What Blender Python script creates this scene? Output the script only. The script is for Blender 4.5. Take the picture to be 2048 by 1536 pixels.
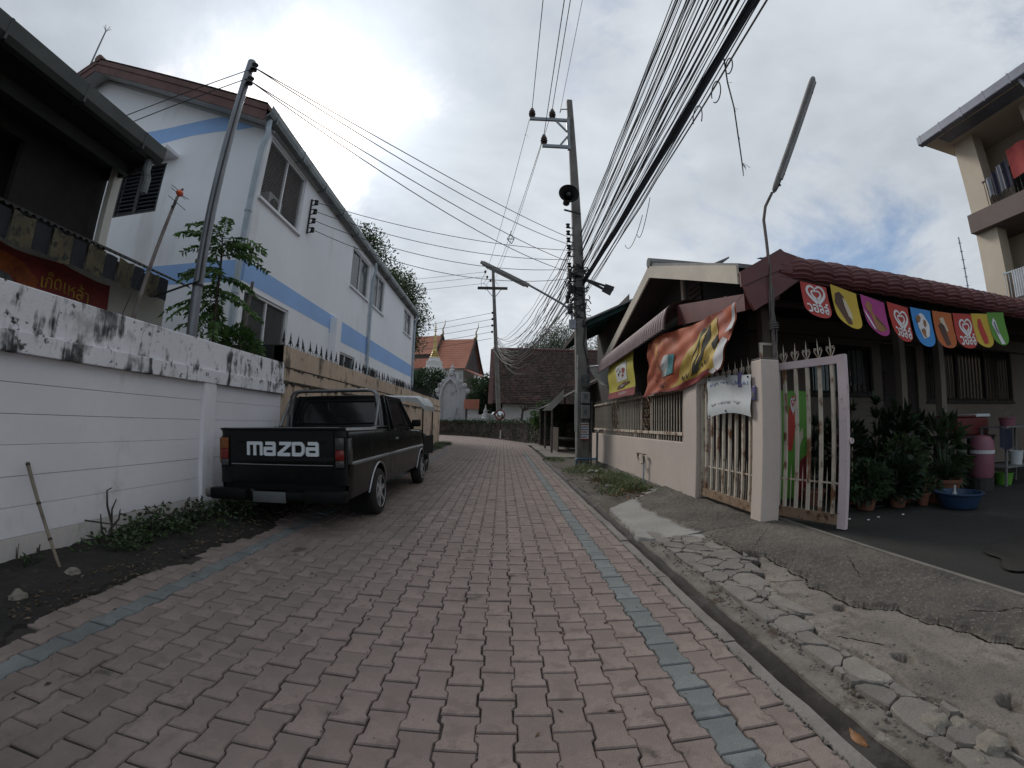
import bpy, bmesh, math, random
import numpy as np
from mathutils import Matrix, Vector, geometry, noise

for _o in list(bpy.data.objects):
    bpy.data.objects.remove(_o)
SC = bpy.context.scene
COL = SC.collection
R = math.radians
random.seed(7)
rng = np.random.default_rng(7)

# ------------------------------------------------------------------ camera (wide action-camera lens), sky, sun, exposure
FPX, LENS_A, PITCH, ROLL, YAW, CAM_H = 857.0, -0.0735, 0.0898, 0.0178, 0.02, 1.10
cam_data = bpy.data.cameras.new('camera')
cam = bpy.data.objects.new('camera', cam_data)
COL.objects.link(cam)
SC.camera = cam
cam_data.type = 'PANO'
cam_data.panorama_type = 'FISHEYE_LENS_POLYNOMIAL'
cam_data.sensor_fit = 'HORIZONTAL'
cam_data.sensor_width, cam_data.sensor_height = 36.0, 27.0
cam_data.fisheye_fov = R(175)
cam_data.clip_start, cam_data.clip_end = 0.05, 2000
_k = 36.0 / 2048 * FPX
cam_data.fisheye_polynomial_k0 = 0
cam_data.fisheye_polynomial_k1 = -1 / _k
cam_data.fisheye_polynomial_k2 = 0
cam_data.fisheye_polynomial_k3 = -LENS_A / _k ** 3
cam_data.fisheye_polynomial_k4 = 0
_rt = Vector((math.cos(YAW), -math.sin(YAW), 0))
_fh = Vector((math.sin(YAW), math.cos(YAW), 0))
_fw = _fh * math.cos(PITCH) + Vector((0, 0, math.sin(PITCH)))
_up = -_fh * math.sin(PITCH) + Vector((0, 0, math.cos(PITCH)))
_r2 = _rt * math.cos(ROLL) + _up * math.sin(ROLL)
_u2 = -_rt * math.sin(ROLL) + _up * math.cos(ROLL)
_m = Matrix((_r2, _u2, -_fw)).transposed().to_4x4()
_m.translation = (0, 0, CAM_H)
cam.matrix_world = _m

SUN_EL, SUN_AZ = R(38), R(-31)          # sun behind thin cloud, ahead and to the left of the road
SUN_DIR = Vector((math.sin(SUN_AZ) * math.cos(SUN_EL), math.cos(SUN_AZ) * math.cos(SUN_EL), math.sin(SUN_EL)))

world = bpy.data.worlds.new('World')
SC.world = world
world.use_nodes = True


def build_sky():
    nt = world.node_tree
    nt.nodes.clear()
    N, L = nt.nodes.new, nt.links.new
    out = N('ShaderNodeOutputWorld')
    bg = N('ShaderNodeBackground')
    bg.inputs['Strength'].default_value = 0.1
    sky = N('ShaderNodeTexSky')
    sky.sky_type = 'NISHITA'
    sky.sun_disc = False
    sky.sun_elevation = SUN_EL
    sky.sun_rotation = SUN_AZ
    sky.air_density, sky.dust_density, sky.ozone_density = 1.0, 1.6, 1.4
    tc = N('ShaderNodeTexCoord')
    sep = N('ShaderNodeSeparateXYZ')
    L(tc.outputs['Generated'], sep.inputs[0])

    def math_(op, a, b=None, c=None, clamp=False):
        n = N('ShaderNodeMath')
        n.operation = op
        n.use_clamp = clamp
        for i, v in enumerate((a, b, c)):
            if v is None:
                continue
            if isinstance(v, (int, float)):
                n.inputs[i].default_value = v
            else:
                L(v, n.inputs[i])
        return n.outputs[0]
    # a flat cloud deck seen in perspective: direction divided by its height
    zz = math_('ADD', math_('MAXIMUM', sep.outputs['Z'], 0.0), 0.16)
    cx = math_('DIVIDE', sep.outputs['X'], zz)
    cy = math_('DIVIDE', sep.outputs['Y'], zz)
    comb = N('ShaderNodeCombineXYZ')
    L(cx, comb.inputs[0])
    L(cy, comb.inputs[1])

    def noise_(scale, detail, rough, off, dist=0.0):
        mp = N('ShaderNodeMapping')
        mp.inputs['Location'].default_value = off
        L(comb.outputs[0], mp.inputs['Vector'])
        n = N('ShaderNodeTexNoise')
        n.inputs['Scale'].default_value = scale
        n.inputs['Detail'].default_value = detail
        n.inputs['Roughness'].default_value = rough
        n.inputs['Distortion'].default_value = dist
        L(mp.outputs[0], n.inputs['Vector'])
        return n.outputs['Fac']
    big = noise_(0.55, 5, 0.55, (-3.41, 19.18, 18.68), 0.5)
    fine = noise_(1.7, 7, 0.6, (-7.22, -15.34, 13.43), 0.3)
    cover_n = noise_(0.62, 8, 0.62, (SKYOFF), 0.35)
    # cloud brightness: grey bellies to bright cloud, brighter where the sun stands behind it
    dotn = N('ShaderNodeVectorMath')
    dotn.operation = 'DOT_PRODUCT'
    L(tc.outputs['Generated'], dotn.inputs[0])
    dotn.inputs[1].default_value = SUN_DIR
    d = math_('MAXIMUM', dotn.outputs['Value'], 0.0)
    glow = math_('ADD', math_('MULTIPLY', math_('POWER', d, 38.0), 5.2), math_('MULTIPLY', math_('POWER', d, 10.0), 1.3))
    shade = math_('ADD', math_('MULTIPLY', big, 0.85), math_('MULTIPLY', fine, 0.35))
    mr = N('ShaderNodeMapRange')
    L(shade, mr.inputs['Value'])
    mr.inputs['From Min'].default_value = 0.40
    mr.inputs['From Max'].default_value = 0.80
    mr.inputs['To Min'].default_value = 3.0
    mr.inputs['To Max'].default_value = 6.6
    val = math_('ADD', mr.outputs[0], math_('MULTIPLY', glow, math_('ADD', math_('MULTIPLY', fine, 0.7), 0.55)))
    ccol = N('ShaderNodeMix')
    ccol.data_type = 'RGBA'
    tint = N('ShaderNodeMapRange')
    L(mr.outputs[0], tint.inputs['Value'])
    tint.inputs['From Min'].default_value = 3.0
    tint.inputs['From Max'].default_value = 6.6
    L(tint.outputs[0], ccol.inputs[0])
    ccol.inputs[6].default_value = (0.87, 0.965, 1.09, 1)
    ccol.inputs[7].default_value = (0.955, 1.0, 1.04, 1)
    cl = N('ShaderNodeVectorMath')
    cl.operation = 'SCALE'
    L(ccol.outputs[2], cl.inputs[0])
    L(val, cl.inputs['Scale'])
    cov = N('ShaderNodeMapRange')
    cov.interpolation_type = 'SMOOTHSTEP'
    L(cover_n, cov.inputs['Value'])
    cov.inputs['From Min'].default_value = 0.36
    cov.inputs['From Max'].default_value = 0.52
    mix = N('ShaderNodeMix')
    mix.data_type = 'RGBA'
    L(cov.outputs[0], mix.inputs[0])
    L(sky.outputs[0], mix.inputs[6])
    L(cl.outputs[0], mix.inputs[7])
    L(mix.outputs[2], bg.inputs['Color'])
    L(bg.outputs[0], out.inputs['Surface'])


SKYOFF = (17.63, 5.97, 18.58)
build_sky()

sun_data = bpy.data.lights.new('sun', 'SUN')
sun_data.energy = 1.45
sun_data.angle = R(14)
sun_data.color = (1.0, 0.95, 0.88)
sun = bpy.data.objects.new('sun', sun_data)
COL.objects.link(sun)
sun.rotation_euler = SUN_DIR.to_track_quat('Z', 'Y').to_euler()
sun.location = SUN_DIR * 50

SC.view_settings.view_transform = 'Standard'
SC.view_settings.look = 'None'
SC.view_settings.gamma = 1
SC.view_settings.exposure = 0.46
SC.view_settings.use_curve_mapping = False
SC.cycles.max_bounces = 6
SC.cycles.use_denoising = True

# ------------------------------------------------------------------ surveying helpers: a sight line of the photograph meets a real plane


def sight(x, y):
    x, y = x - 1024, 768 - y
    r = math.hypot(x, y) / FPX
    th = r * (1 + LENS_A * r * r)
    s = math.sin(th) / max(r, 1e-9)
    return (_r2 * (x / FPX * s) + _u2 * (y / FPX * s) + _fw * math.cos(th))


def G(x, y, z=0.0):
    d = sight(x, y)
    return d * ((z - CAM_H) / d.z) + Vector((0, 0, CAM_H))


def AX(x, y, X):
    d = sight(x, y)
    return d * (X / d.x) + Vector((0, 0, CAM_H))


def AY(x, y, Y):
    d = sight(x, y)
    return d * (Y / d.y) + Vector((0, 0, CAM_H))


# ------------------------------------------------------------------ materials
MATS = {}


def mat(name, col, rough=0.8, var=0.12, scale=6.0, metal=0.0, spec=0.5, bump=0.0, bscale=None, detail=4.0,
        spots=None, streak=None, wstain=None, island=0.0, objrand=0.0, coord='Object', trans=0.0, grime=None, wear=None):
    """A procedural principled material: base colour with two noise octaves, optional stains, run-down streaks and relief."""
    if name in MATS:
        return MATS[name]
    m = bpy.data.materials.new(name)
    m.use_nodes = True
    MATS[name] = m
    nt = m.node_tree
    N, L = nt.nodes.new, nt.links.new
    b = nt.nodes['Principled BSDF']
    b.inputs['Roughness'].default_value = rough
    b.inputs['Metallic'].default_value = metal
    b.inputs['Specular IOR Level'].default_value = spec
    tc = N('ShaderNodeTexCoord')
    vec = tc.outputs[coord]

    def noise_(sc, det=4.0, stretch=None, rg=0.55):
        v = vec
        if stretch:
            mp = N('ShaderNodeMapping')
            mp.inputs['Scale'].default_value = stretch
            L(vec, mp.inputs['Vector'])
            v = mp.outputs[0]
        n = N('ShaderNodeTexNoise')
        n.inputs['Scale'].default_value = sc
        n.inputs['Detail'].default_value = det
        n.inputs['Roughness'].default_value = rg
        L(v, n.inputs['Vector'])
        return n.outputs['Fac']

    def mixc(f, a, bcol, mode='MIX'):
        n = N('ShaderNodeMix')
        n.data_type = 'RGBA'
        n.blend_type = mode
        for i, v in ((0, f), (6, a), (7, bcol)):
            if hasattr(v, 'links'):
                L(v, n.inputs[i])
            else:
                n.inputs[i].default_value = v if i == 0 else (v[0], v[1], v[2], 1)
        return n.outputs[2]

    def ramp(f, lo, hi):
        n = N('ShaderNodeMapRange')
        n.interpolation_type = 'SMOOTHSTEP'
        L(f, n.inputs['Value'])
        n.inputs['From Min'].default_value = lo
        n.inputs['From Max'].default_value = hi
        return n.outputs[0]
    dark = tuple(c * (1 - var) for c in col)
    lite = tuple(min(1, c * (1 + var)) for c in col)
    c = mixc(ramp(noise_(scale, detail), 0.3, 0.7), dark, lite)
    c = mixc(ramp(noise_(scale * 9, 3), 0.25, 0.75), mixc(0.5, c, tuple(x * (1 - var) for x in col)), c)
    if island or objrand:
        if island:
            g = N('ShaderNodeNewGeometry')
            src = g.outputs['Random Per Island']
        else:
            g = N('ShaderNodeObjectInfo')
            src = g.outputs['Random']
        amt = max(island, objrand)
        mr = N('ShaderNodeMapRange')
        L(src, mr.inputs['Value'])
        mr.inputs['To Min'].default_value = 1 - amt
        mr.inputs['To Max'].default_value = 1 + amt
        vm = N('ShaderNodeVectorMath')
        vm.operation = 'SCALE'
        L(c, vm.inputs[0])
        L(mr.outputs[0], vm.inputs['Scale'])
        c = vm.outputs[0]
    if streak:       # (colour, amount lo, hi, scale, vertical stretch)
        sc_, lo, hi, s, st = streak
        f1 = noise_(s, 6, (1, 1, st), 0.65)
        f2 = noise_(s * 0.35, 3)
        ad = N('ShaderNodeMath')
        ad.operation = 'ADD'
        L(f1, ad.inputs[0])
        L(f2, ad.inputs[1])
        c = mixc(ramp(ad.outputs[0], lo, hi), c, sc_)
    if wstain:       # stains that run on from piece to piece, placed by world position
        gp_ = N('ShaderNodeNewGeometry')
        vec0, vec = vec, gp_.outputs['Position']
        for sp in wstain:
            c = mixc(ramp(noise_(sp[3], 7, None, 0.62), sp[1], sp[2]), c, sp[0])
        vec = vec0
    for sp in (spots or []):   # (colour, lo, hi, scale)
        c = mixc(ramp(noise_(sp[3], 7, None, 0.68), sp[1], sp[2]), c, sp[0])
    L(c, b.inputs['Base Color'])
    if bump:
        bn = N('ShaderNodeBump')
        bn.inputs['Strength'].default_value = bump
        bn.inputs['Distance'].default_value = 0.02
        L(noise_(bscale or scale * 5, 6), bn.inputs['Height'])
        L(bn.outputs[0], b.inputs['Normal'])
    if rough < 0.99:
        mr = N('ShaderNodeMapRange')
        L(noise_(scale * 2.3, 4), mr.inputs['Value'])
        mr.inputs['To Min'].default_value = max(0.02, rough - 0.12)
        mr.inputs['To Max'].default_value = min(1, rough + 0.12)
        L(mr.outputs[0], b.inputs['Roughness'])
    if trans:
        t = N('ShaderNodeBsdfTranslucent')
        L(c, t.inputs['Color'])
        mx = N('ShaderNodeMixShader')
        mx.inputs[0].default_value = trans
        L(b.outputs[0], mx.inputs[1])
        L(t.outputs[0], mx.inputs[2])
        L(mx.outputs[0], nt.nodes['Material Output'].inputs['Surface'])
    return m


def glass(name, tint=(0.6, 0.65, 0.65), rough=0.05, alpha=0.35):
    if name in MATS:
        return MATS[name]
    m = bpy.data.materials.new(name)
    m.use_nodes = True
    MATS[name] = m
    nt = m.node_tree
    b = nt.nodes['Principled BSDF']
    b.inputs['Base Color'].default_value = (*tint, 1)
    b.inputs['Roughness'].default_value = rough
    b.inputs['Alpha'].default_value = alpha
    n = nt.nodes.new('ShaderNodeTexNoise')
    n.inputs['Scale'].default_value = 3
    r = nt.nodes.new('ShaderNodeMapRange')
    nt.links.new(n.outputs['Fac'], r.inputs['Value'])
    r.inputs['To Min'].default_value = rough
    r.inputs['To Max'].default_value = rough + 0.12
    nt.links.new(r.outputs[0], b.inputs['Roughness'])
    return m


# ------------------------------------------------------------------ mesh helpers


class MB:
    def __init__(s):
        s.v, s.f, s.mi = [], [], []

    def add(s, vs, fs, mi=0):
        o = len(s.v)
        s.v.extend([tuple(q) for q in vs])
        s.f.extend([tuple(o + i for i in f) for f in fs])
        s.mi.extend([mi] * len(fs))
        return s

    def hexa(s, p, mi=0):       # 8 corners: bottom ring 0-3, top ring 4-7
        return s.add(p, [(3, 2, 1, 0), (4, 5, 6, 7), (0, 1, 5, 4), (1, 2, 6, 5), (2, 3, 7, 6), (3, 0, 4, 7)], mi)

    def box(s, x0, x1, y0, y1, z0, z1, mi=0, ch=0.0):
        x0, x1 = min(x0, x1), max(x0, x1)
        y0, y1 = min(y0, y1), max(y0, y1)
        z0, z1 = min(z0, z1), max(z0, z1)
        if ch <= 0:
            return s.hexa([(x0, y0, z0), (x1, y0, z0), (x1, y1, z0), (x0, y1, z0),
                           (x0, y0, z1), (x1, y0, z1), (x1, y1, z1), (x0, y1, z1)], mi)
        bm = bmesh.new()
        bmesh.ops.create_cube(bm, size=1)
        for v in bm.verts:
            v.co = Vector(((x0 + x1) / 2 + v.co.x * (x1 - x0), (y0 + y1) / 2 + v.co.y * (y1 - y0), (z0 + z1) / 2 + v.co.z * (z1 - z0)))
        bmesh.ops.bevel(bm, geom=list(bm.edges), offset=ch, segments=2, profile=0.5, affect='EDGES', clamp_overlap=True)
        return s.bm(bm, mi)

    def bm(s, bm, mi=0):
        bm.verts.ensure_lookup_table()
        bm.verts.index_update()
        s.add([v.co[:] for v in bm.verts], [[v.index for v in f.verts] for f in bm.faces], mi)
        bm.free()
        return s

    def beam(s, p, q, w, h=None, up=(0, 0, 1), mi=0):
        p, q = Vector(p), Vector(q)
        h = w if h is None else h
        d = (q - p).normalized()
        u = Vector(up)
        a = d.cross(u)
        if a.length < 1e-4:
            a = d.cross(Vector((1, 0, 0)))
        a.normalize()
        b = a.cross(d).normalized()
        a, b = a * w / 2, b * h / 2
        return s.hexa([p - a - b, p + a - b, p + a + b, p - a + b, q - a - b, q + a - b, q + a + b, q - a + b][0:8], mi)

    def tube(s, pts, r, n=8, mi=0, cap=True):
        pts = [Vector(p) for p in pts]
        rs = r if isinstance(r, (list, tuple)) else [r] * len(pts)
        vs, fs = [], []
        prev = None
        for i, p in enumerate(pts):
            d = (pts[min(i + 1, len(pts) - 1)] - pts[max(i - 1, 0)])
            d = d.normalized() if d.length > 1e-9 else Vector((0, 0, 1))
            if prev is None:
                a = d.cross(Vector((0, 0, 1)))
                if a.length < 1e-3:
                    a = d.cross(Vector((1, 0, 0)))
            else:
                a = prev - d * prev.dot(d)
                if a.length < 1e-4:
                    a = d.cross(Vector((1, 0, 0)))
            a.normalize()
            prev = a
            b = d.cross(a)
            for k in range(n):
                t = 2 * math.pi * k / n
                vs.append(p + (a * math.cos(t) + b * math.sin(t)) * rs[i])
        for i in range(len(pts) - 1):
            for k in range(n):
                k2 = (k + 1) % n
                fs.append((i * n + k, i * n + k2, (i + 1) * n + k2, (i + 1) * n + k))
        if cap:
            fs.append(tuple(range(n - 1, -1, -1)))
            fs.append(tuple(range((len(pts) - 1) * n, len(pts) * n)))
        return s.add(vs, fs, mi)

    def lathe(s, prof, c, n=16, axis='z', mi=0, caps=None):
        c = Vector(c)
        vs, fs = [], []
        for (r, h) in prof:
            for k in range(n):
                t = 2 * math.pi * k / n
                a, b = r * math.cos(t), r * math.sin(t)
                vs.append(c + (Vector((a, b, h)) if axis == 'z' else Vector((h, a, b)) if axis == 'x' else Vector((b, h, a))))
        m = len(prof)
        for i in range(m - 1):
            for k in range(n):
                k2 = (k + 1) % n
                fs.append((i * n + k, i * n + k2, (i + 1) * n + k2, (i + 1) * n + k))
        if caps or (caps is None and prof[0][0] <= 0.062):
            fs.append(tuple(range(n - 1, -1, -1)))
        if caps or (caps is None and prof[-1][0] <= 0.062):
            fs.append(tuple(range((m - 1) * n, m * n)))
        return s.add(vs, fs, mi)

    def prism(s, poly, fn, t0, t1, mi=0):
        """poly: 2-D outline, fn(u, v, t) -> point; extruded from t0 to t1."""
        n = len(poly)
        vs = [fn(u, v, t0) for u, v in poly] + [fn(u, v, t1) for u, v in poly]
        tri = geometry.tessellate_polygon([[Vector((u, v, 0)) for u, v in poly]])
        fs = [tuple(t) for t in tri] + [tuple(n + i for i in reversed(t)) for t in tri]
        fs += [(i, (i + 1) % n, n + (i + 1) % n, n + i) for i in range(n)]
        return s.add(vs, fs, mi)

    def grid(s, fn, nu, nv, mi=0, flip=False):
        vs = [fn(i / nu, j / nv) for j in range(nv + 1) for i in range(nu + 1)]
        fs = []
        for j in range(nv):
            for i in range(nu):
                a = j * (nu + 1) + i
                q = (a, a + 1, a + nu + 2, a + nu + 1)
                fs.append(q[::-1] if flip else q)
        return s.add(vs, fs, mi)

    def sphere(s, c, r, n=12, m=8, mi=0, jit=0.0, seed=0):
        c = Vector(c)
        rr = r if isinstance(r, (tuple, list)) else (r, r, r)
        vs, fs = [], []
        for j in range(1, m):
            ph = math.pi * j / m
            for k in range(n):
                t = 2 * math.pi * k / n
                d = Vector((math.sin(ph) * math.cos(t), math.sin(ph) * math.sin(t), math.cos(ph)))
                q = 1 + (jit * noise.noise(d * 1.7 + Vector((seed * 3.7, seed, 0))) if jit else 0)
                vs.append(c + Vector((d.x * rr[0], d.y * rr[1], d.z * rr[2])) * q)
        vs += [c + Vector((0, 0, rr[2])), c - Vector((0, 0, rr[2]))]
        for j in range(m - 2):
            for k in range(n):
                k2 = (k + 1) % n
                fs.append((j * n + k, (j + 1) * n + k, (j + 1) * n + k2, j * n + k2))
        T, B = len(vs) - 2, len(vs) - 1
        for k in range(n):
            k2 = (k + 1) % n
            fs.append((T, k, k2))
            fs.append((B, (m - 2) * n + k2, (m - 2) * n + k))
        return s.add(vs, fs, mi)

    def mesh(s, name, mats, smooth=False):
        me = bpy.data.meshes.new(name)
        me.from_pydata(s.v, [], s.f)
        for m in (mats if isinstance(mats, (list, tuple)) else [mats]):
            me.materials.append(m)
        if any(s.mi):
            me.polygons.foreach_set('material_index', s.mi)
        if smooth:
            me.polygons.foreach_set('use_smooth', [True] * len(me.polygons))
            if smooth != 'all':
                me.set_sharp_from_angle(angle=R(38))
        me.update()
        return me

    def build(s, name, mats, parent=None, smooth=False, **tags):
        me = s.mesh(name, mats, smooth)
        bmx = bmesh.new()
        bmx.from_mesh(me)
        bmesh.ops.recalc_face_normals(bmx, faces=bmx.faces)
        bmx.to_mesh(me)
        bmx.free()
        return link(name, me, parent, **tags)


def link(name, me, parent=None, loc=None, local=False, **tags):
    o = bpy.data.objects.new(name, me)
    COL.objects.link(o)
    if parent is not None:
        o.parent = parent
        if not local:
            o.matrix_parent_inverse = world_of(parent).inverted()
    if loc is not None:
        o.location = loc
    for k, v in tags.items():
        o[k] = v
    return o


def world_of(o):
    m = o.matrix_basis.copy()
    while o.parent:
        m = o.parent.matrix_basis @ o.matrix_parent_inverse @ m
        o = o.parent
    return m


def tag(o, label, cat, group=None, kind=None):
    o['label'] = label
    o['category'] = cat
    if group:
        o['group'] = group
    if kind:
        o['kind'] = kind
    return o


def thing(name, loc, label, cat, group=None):
    o = bpy.data.objects.new(name, None)
    COL.objects.link(o)
    o.location = loc
    o.empty_display_size = 0.2
    return tag(o, label, cat, group)


def setting(o, kind='structure', label=None):
    o['kind'] = kind
    if label:
        o['label'] = label
    return o


def copy_tree(o, parent=None):
    c = o.copy()
    COL.objects.link(c)
    if parent is not None:
        c.parent = parent
    for ch in list(o.children):
        copy_tree(ch, c)
    return c


def text_polys(body, size=1.0, spacing=1.0, bold=0.0):
    """Flat triangles of a line of lettering, as (verts2d, tris)."""
    cu = bpy.data.curves.new('lettering', 'FONT')
    cu.body = body
    cu.size = size
    cu.space_character = spacing
    cu.offset = bold
    cu.align_x = 'CENTER'
    cu.align_y = 'CENTER'
    cu.resolution_u = 3
    ob = bpy.data.objects.new('lettering', cu)
    COL.objects.link(ob)
    dg = bpy.context.evaluated_depsgraph_get()
    me = bpy.data.meshes.new_from_object(ob.evaluated_get(dg))
    vs = [(v.co.x, v.co.y) for v in me.vertices]
    fs = [tuple(p.vertices) for p in me.polygons]
    bpy.data.objects.remove(ob)
    bpy.data.curves.remove(cu)
    bpy.data.meshes.remove(me)
    return vs, fs


def decal(name, polys, fn, m, parent, cut=None, raw=None):
    """Flat print laid on a surface: 2-D outlines cut into strips and carried over by fn(u, v)."""
    bm = bmesh.new()
    for poly in (polys or []):
        vs = [bm.verts.new((u, v, 0)) for u, v in poly]
        tri = geometry.tessellate_polygon([[Vector((u, v, 0)) for u, v in poly]])
        for t in tri:
            try:
                bm.faces.new([vs[i] for i in t])
            except ValueError:
                pass
    if raw:
        for vs_, fs_ in raw:
            vs = [bm.verts.new((u, v, 0)) for u, v in vs_]
            for f in fs_:
                try:
                    bm.faces.new([vs[i] for i in f])
                except ValueError:
                    pass
    if cut:
        for axis, vals in ((0, cut[0]), (1, cut[1])):
            for c in vals:
                n = [0, 0, 0]
                n[axis] = 1
                co = [0, 0, 0]
                co[axis] = c
                bmesh.ops.bisect_plane(bm, geom=list(bm.verts) + list(bm.edges) + list(bm.faces), plane_co=co, plane_no=n, dist=1e-6)
    for v in bm.verts:
        v.co = Vector(fn(v.co.x, v.co.y))
    me = bpy.data.meshes.new(name)
    bm.to_mesh(me)
    bm.free()
    me.materials.append(m)
    return link(name, me, parent)


def blob2(cx, cy, rx, ry, n=20, a=0.0, wob=0.0, seed=0):
    out = []
    for k in range(n):
        t = 2 * math.pi * k / n
        q = 1 + wob * noise.noise(Vector((math.cos(t) * 1.3 + seed * 5.1, math.sin(t) * 1.3, seed)))
        x, y = rx * q * math.cos(t), ry * q * math.sin(t)
        out.append((cx + x * math.cos(a) - y * math.sin(a), cy + x * math.sin(a) + y * math.cos(a)))
    return out


def stroke2(pts, w):
    """Outline of a 2-D brush stroke along pts."""
    L_, R_ = [], []
    for i, p in enumerate(pts):
        a = Vector(pts[max(i - 1, 0)])
        b = Vector(pts[min(i + 1, len(pts) - 1)])
        d = (b - a)
        d = d.normalized() if d.length > 1e-9 else Vector((1, 0))
        n = Vector((-d.y, d.x)) * (w[i] if isinstance(w, list) else w) / 2
        L_.append((p[0] + n.x, p[1] + n.y))
        R_.append((p[0] - n.x, p[1] - n.y))
    return L_ + R_[::-1]


def leaves_mesh(name, centres, dirs, ln, wd, m, bend=0.25, seed=1, jit=0.35):
    """Many small leaves: each a folded diamond of two triangles pairs."""
    r = np.random.default_rng(seed)
    C = np.asarray(centres, float)
    D = np.asarray(dirs, float)
    n = len(C)
    D = D + r.normal(0, jit, D.shape)
    D /= np.linalg.norm(D, axis=1)[:, None] + 1e-9
    S = np.cross(D, r.normal(0, 1, D.shape))
    S /= np.linalg.norm(S, axis=1)[:, None] + 1e-9
    U = np.cross(S, D)
    L_ = (ln * r.uniform(0.65, 1.25, n))[:, None]
    W_ = (wd * r.uniform(0.7, 1.2, n))[:, None]
    v = np.empty((n, 4, 3))
    v[:, 0] = C
    v[:, 1] = C + D * L_ * 0.5 + S * W_ / 2 + U * L_ * bend * 0.3
    v[:, 2] = C + D * L_ - U * L_ * bend
    v[:, 3] = C + D * L_ * 0.5 - S * W_ / 2 + U * L_ * bend * 0.3
    base = np.arange(n)[:, None] * 4
    f = np.concatenate([base + np.array([[0, 1, 2]]), base + np.array([[0, 2, 3]])], 0)
    me = bpy.data.meshes.new(name)
    me.from_pydata(v.reshape(-1, 3).tolist(), [], f.tolist())
    me.materials.append(m)
    return me


def fbm(x, y, s=1.0, o=4, z=0.0):
    return noise.fractal(Vector((x * s, y * s, z)), 0.6, 2.0, o)
# ------------------------------------------------------------------ setting: ground, paved road, kerb, channel, sidewalk, verge
M_dirt = mat('dirt', (0.052, 0.042, 0.033), 0.95, 0.35, 3.0, bump=0.6, bscale=30, spots=[((0.10, 0.085, 0.07), 0.58, 0.7, 9), ((0.022, 0.02, 0.016), 0.55, 0.7, 2.3)])
M_dirt2 = mat('channel_mud', (0.035, 0.028, 0.022), 0.6, 0.35, 5.0, bump=0.4, bscale=40)
M_bed = mat('joint_sand', (0.026, 0.022, 0.019), 0.95, 0.3, 30, bump=0.4, bscale=200, spots=[((0.13, 0.12, 0.105), 0.58, 0.66, 260)])
M_conc = mat('kerb_concrete', (0.18, 0.166, 0.148), 0.9, 0.2, 3.0, bump=0.35, bscale=60, spots=[((0.075, 0.068, 0.06), 0.56, 0.75, 2.4), ((0.10, 0.09, 0.08), 0.62, 0.7, 40)])
M_conc2 = mat('broken_concrete', (0.17, 0.155, 0.138), 0.92, 0.18, 4.0, bump=0.4, bscale=70, objrand=0.22, spots=[((0.09, 0.08, 0.07), 0.6, 0.75, 8)])

gm = MB().grid(lambda u, v: (-260 + 520 * u, -120 + 640 * v, -0.09), 4, 4)
setting(gm.build('ground', M_dirt))


def paver_material(name, col, lo, hi, rnd):
    m = mat(name, col, 0.88, 0.17, 4.0, bump=0.35, bscale=140, wstain=[(lo, 0.52, 0.78, 0.55), (tuple(q * .62 for q in lo), 0.60, 0.70, 2.6), (tuple(q * .8 for q in col), .5, .62, 9.0)], spots=[(hi, 0.58, 0.68, 330), (lo, 0.60, 0.68, 520)], **rnd)
    return m


PK = (0.218, 0.170, 0.151)
M_pav = paver_material('paver_pink', PK, (0.10, 0.080, 0.070), (0.30, 0.26, 0.235), dict(objrand=0.10))
M_pav_i = paver_material('paver_pink_field', PK, (0.10, 0.080, 0.070), (0.30, 0.26, 0.235), dict(island=0.10))
BL = (0.160, 0.172, 0.171)
M_blu = paver_material('paver_blue', BL, (0.06, 0.06, 0.058), (0.25, 0.27, 0.28), dict(objrand=0.12))
M_blu_i = paver_material('paver_blue_field', BL, (0.06, 0.06, 0.058), (0.25, 0.27, 0.28), dict(island=0.12))

PW, PL = 0.1343, 0.20
X_BLUE_R = 0.80


def paver_outline(inset, wob=0.0):
    a, b, h = 0.0742 - inset, 0.0601 - inset, PL / 2 - inset * 1.35
    s = [(a, -h), (a, -0.059), (a - 0.003, -0.054), (b + 0.003, -0.046), (b, -0.041), (b, 0.041), (b + 0.003, 0.046), (a - 0.003, 0.054), (a, 0.059), (a, h)]
    return s + [(-x, y) for x, y in reversed(s)]


def paver_mb(mb, cx, cy, dz=0.0, tx=0.0, ty=0.0, depth=0.035, rot=0.0, cut=None):
    o, i = paver_outline(0.0025), paver_outline(0.0062)
    if cut is not None:
        o = [(min(a, cut + .006 * math.sin(b * 40 + cy * 9)), b) for a, b in o]
        i = [(min(a, cut - .004 + .006 * math.sin(b * 40 + cy * 9)), b) for a, b in i]
    n = len(o)
    cr, sr = math.cos(rot), math.sin(rot)

    def pt(q, z):
        x, y = q[0] * cr - q[1] * sr, q[0] * sr + q[1] * cr
        return (cx + x, cy + y, z + dz + x * tx + y * ty)
    vs = [pt(q, 0.0) for q in i] + [pt(q, -0.0055) for q in o]
    fs = [tuple(range(n))] + [(k, n + k, n + (k + 1) % n, (k + 1) % n) for k in range(n)]
    if depth:
        vs += [pt(q, -depth) for q in o]
        fs += [(n + k, 2 * n + k, 2 * n + (k + 1) % n, n + (k + 1) % n) for k in range(n)]
    return mb.add(vs, fs)


ROAD_R, WALL_PTS = 1.10, [(1.9, 20.0), (1.45, 23.2), (-0.16, 28.3), (-2.05, 32.1), (-4.2, 34.2), (-9.0, 36.6), (-16.0, 38.0)]


def right_limit(y):
    if y < 20:
        return 1.10 + (0.25 if y > 13 else 0)
    for (x0, y0), (x1, y1) in zip(WALL_PTS, WALL_PTS[1:]):
        if y0 <= y <= y1:
            return x0 + (x1 - x0) * (y - y0) / (y1 - y0) - 0.05
    return -99


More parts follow.
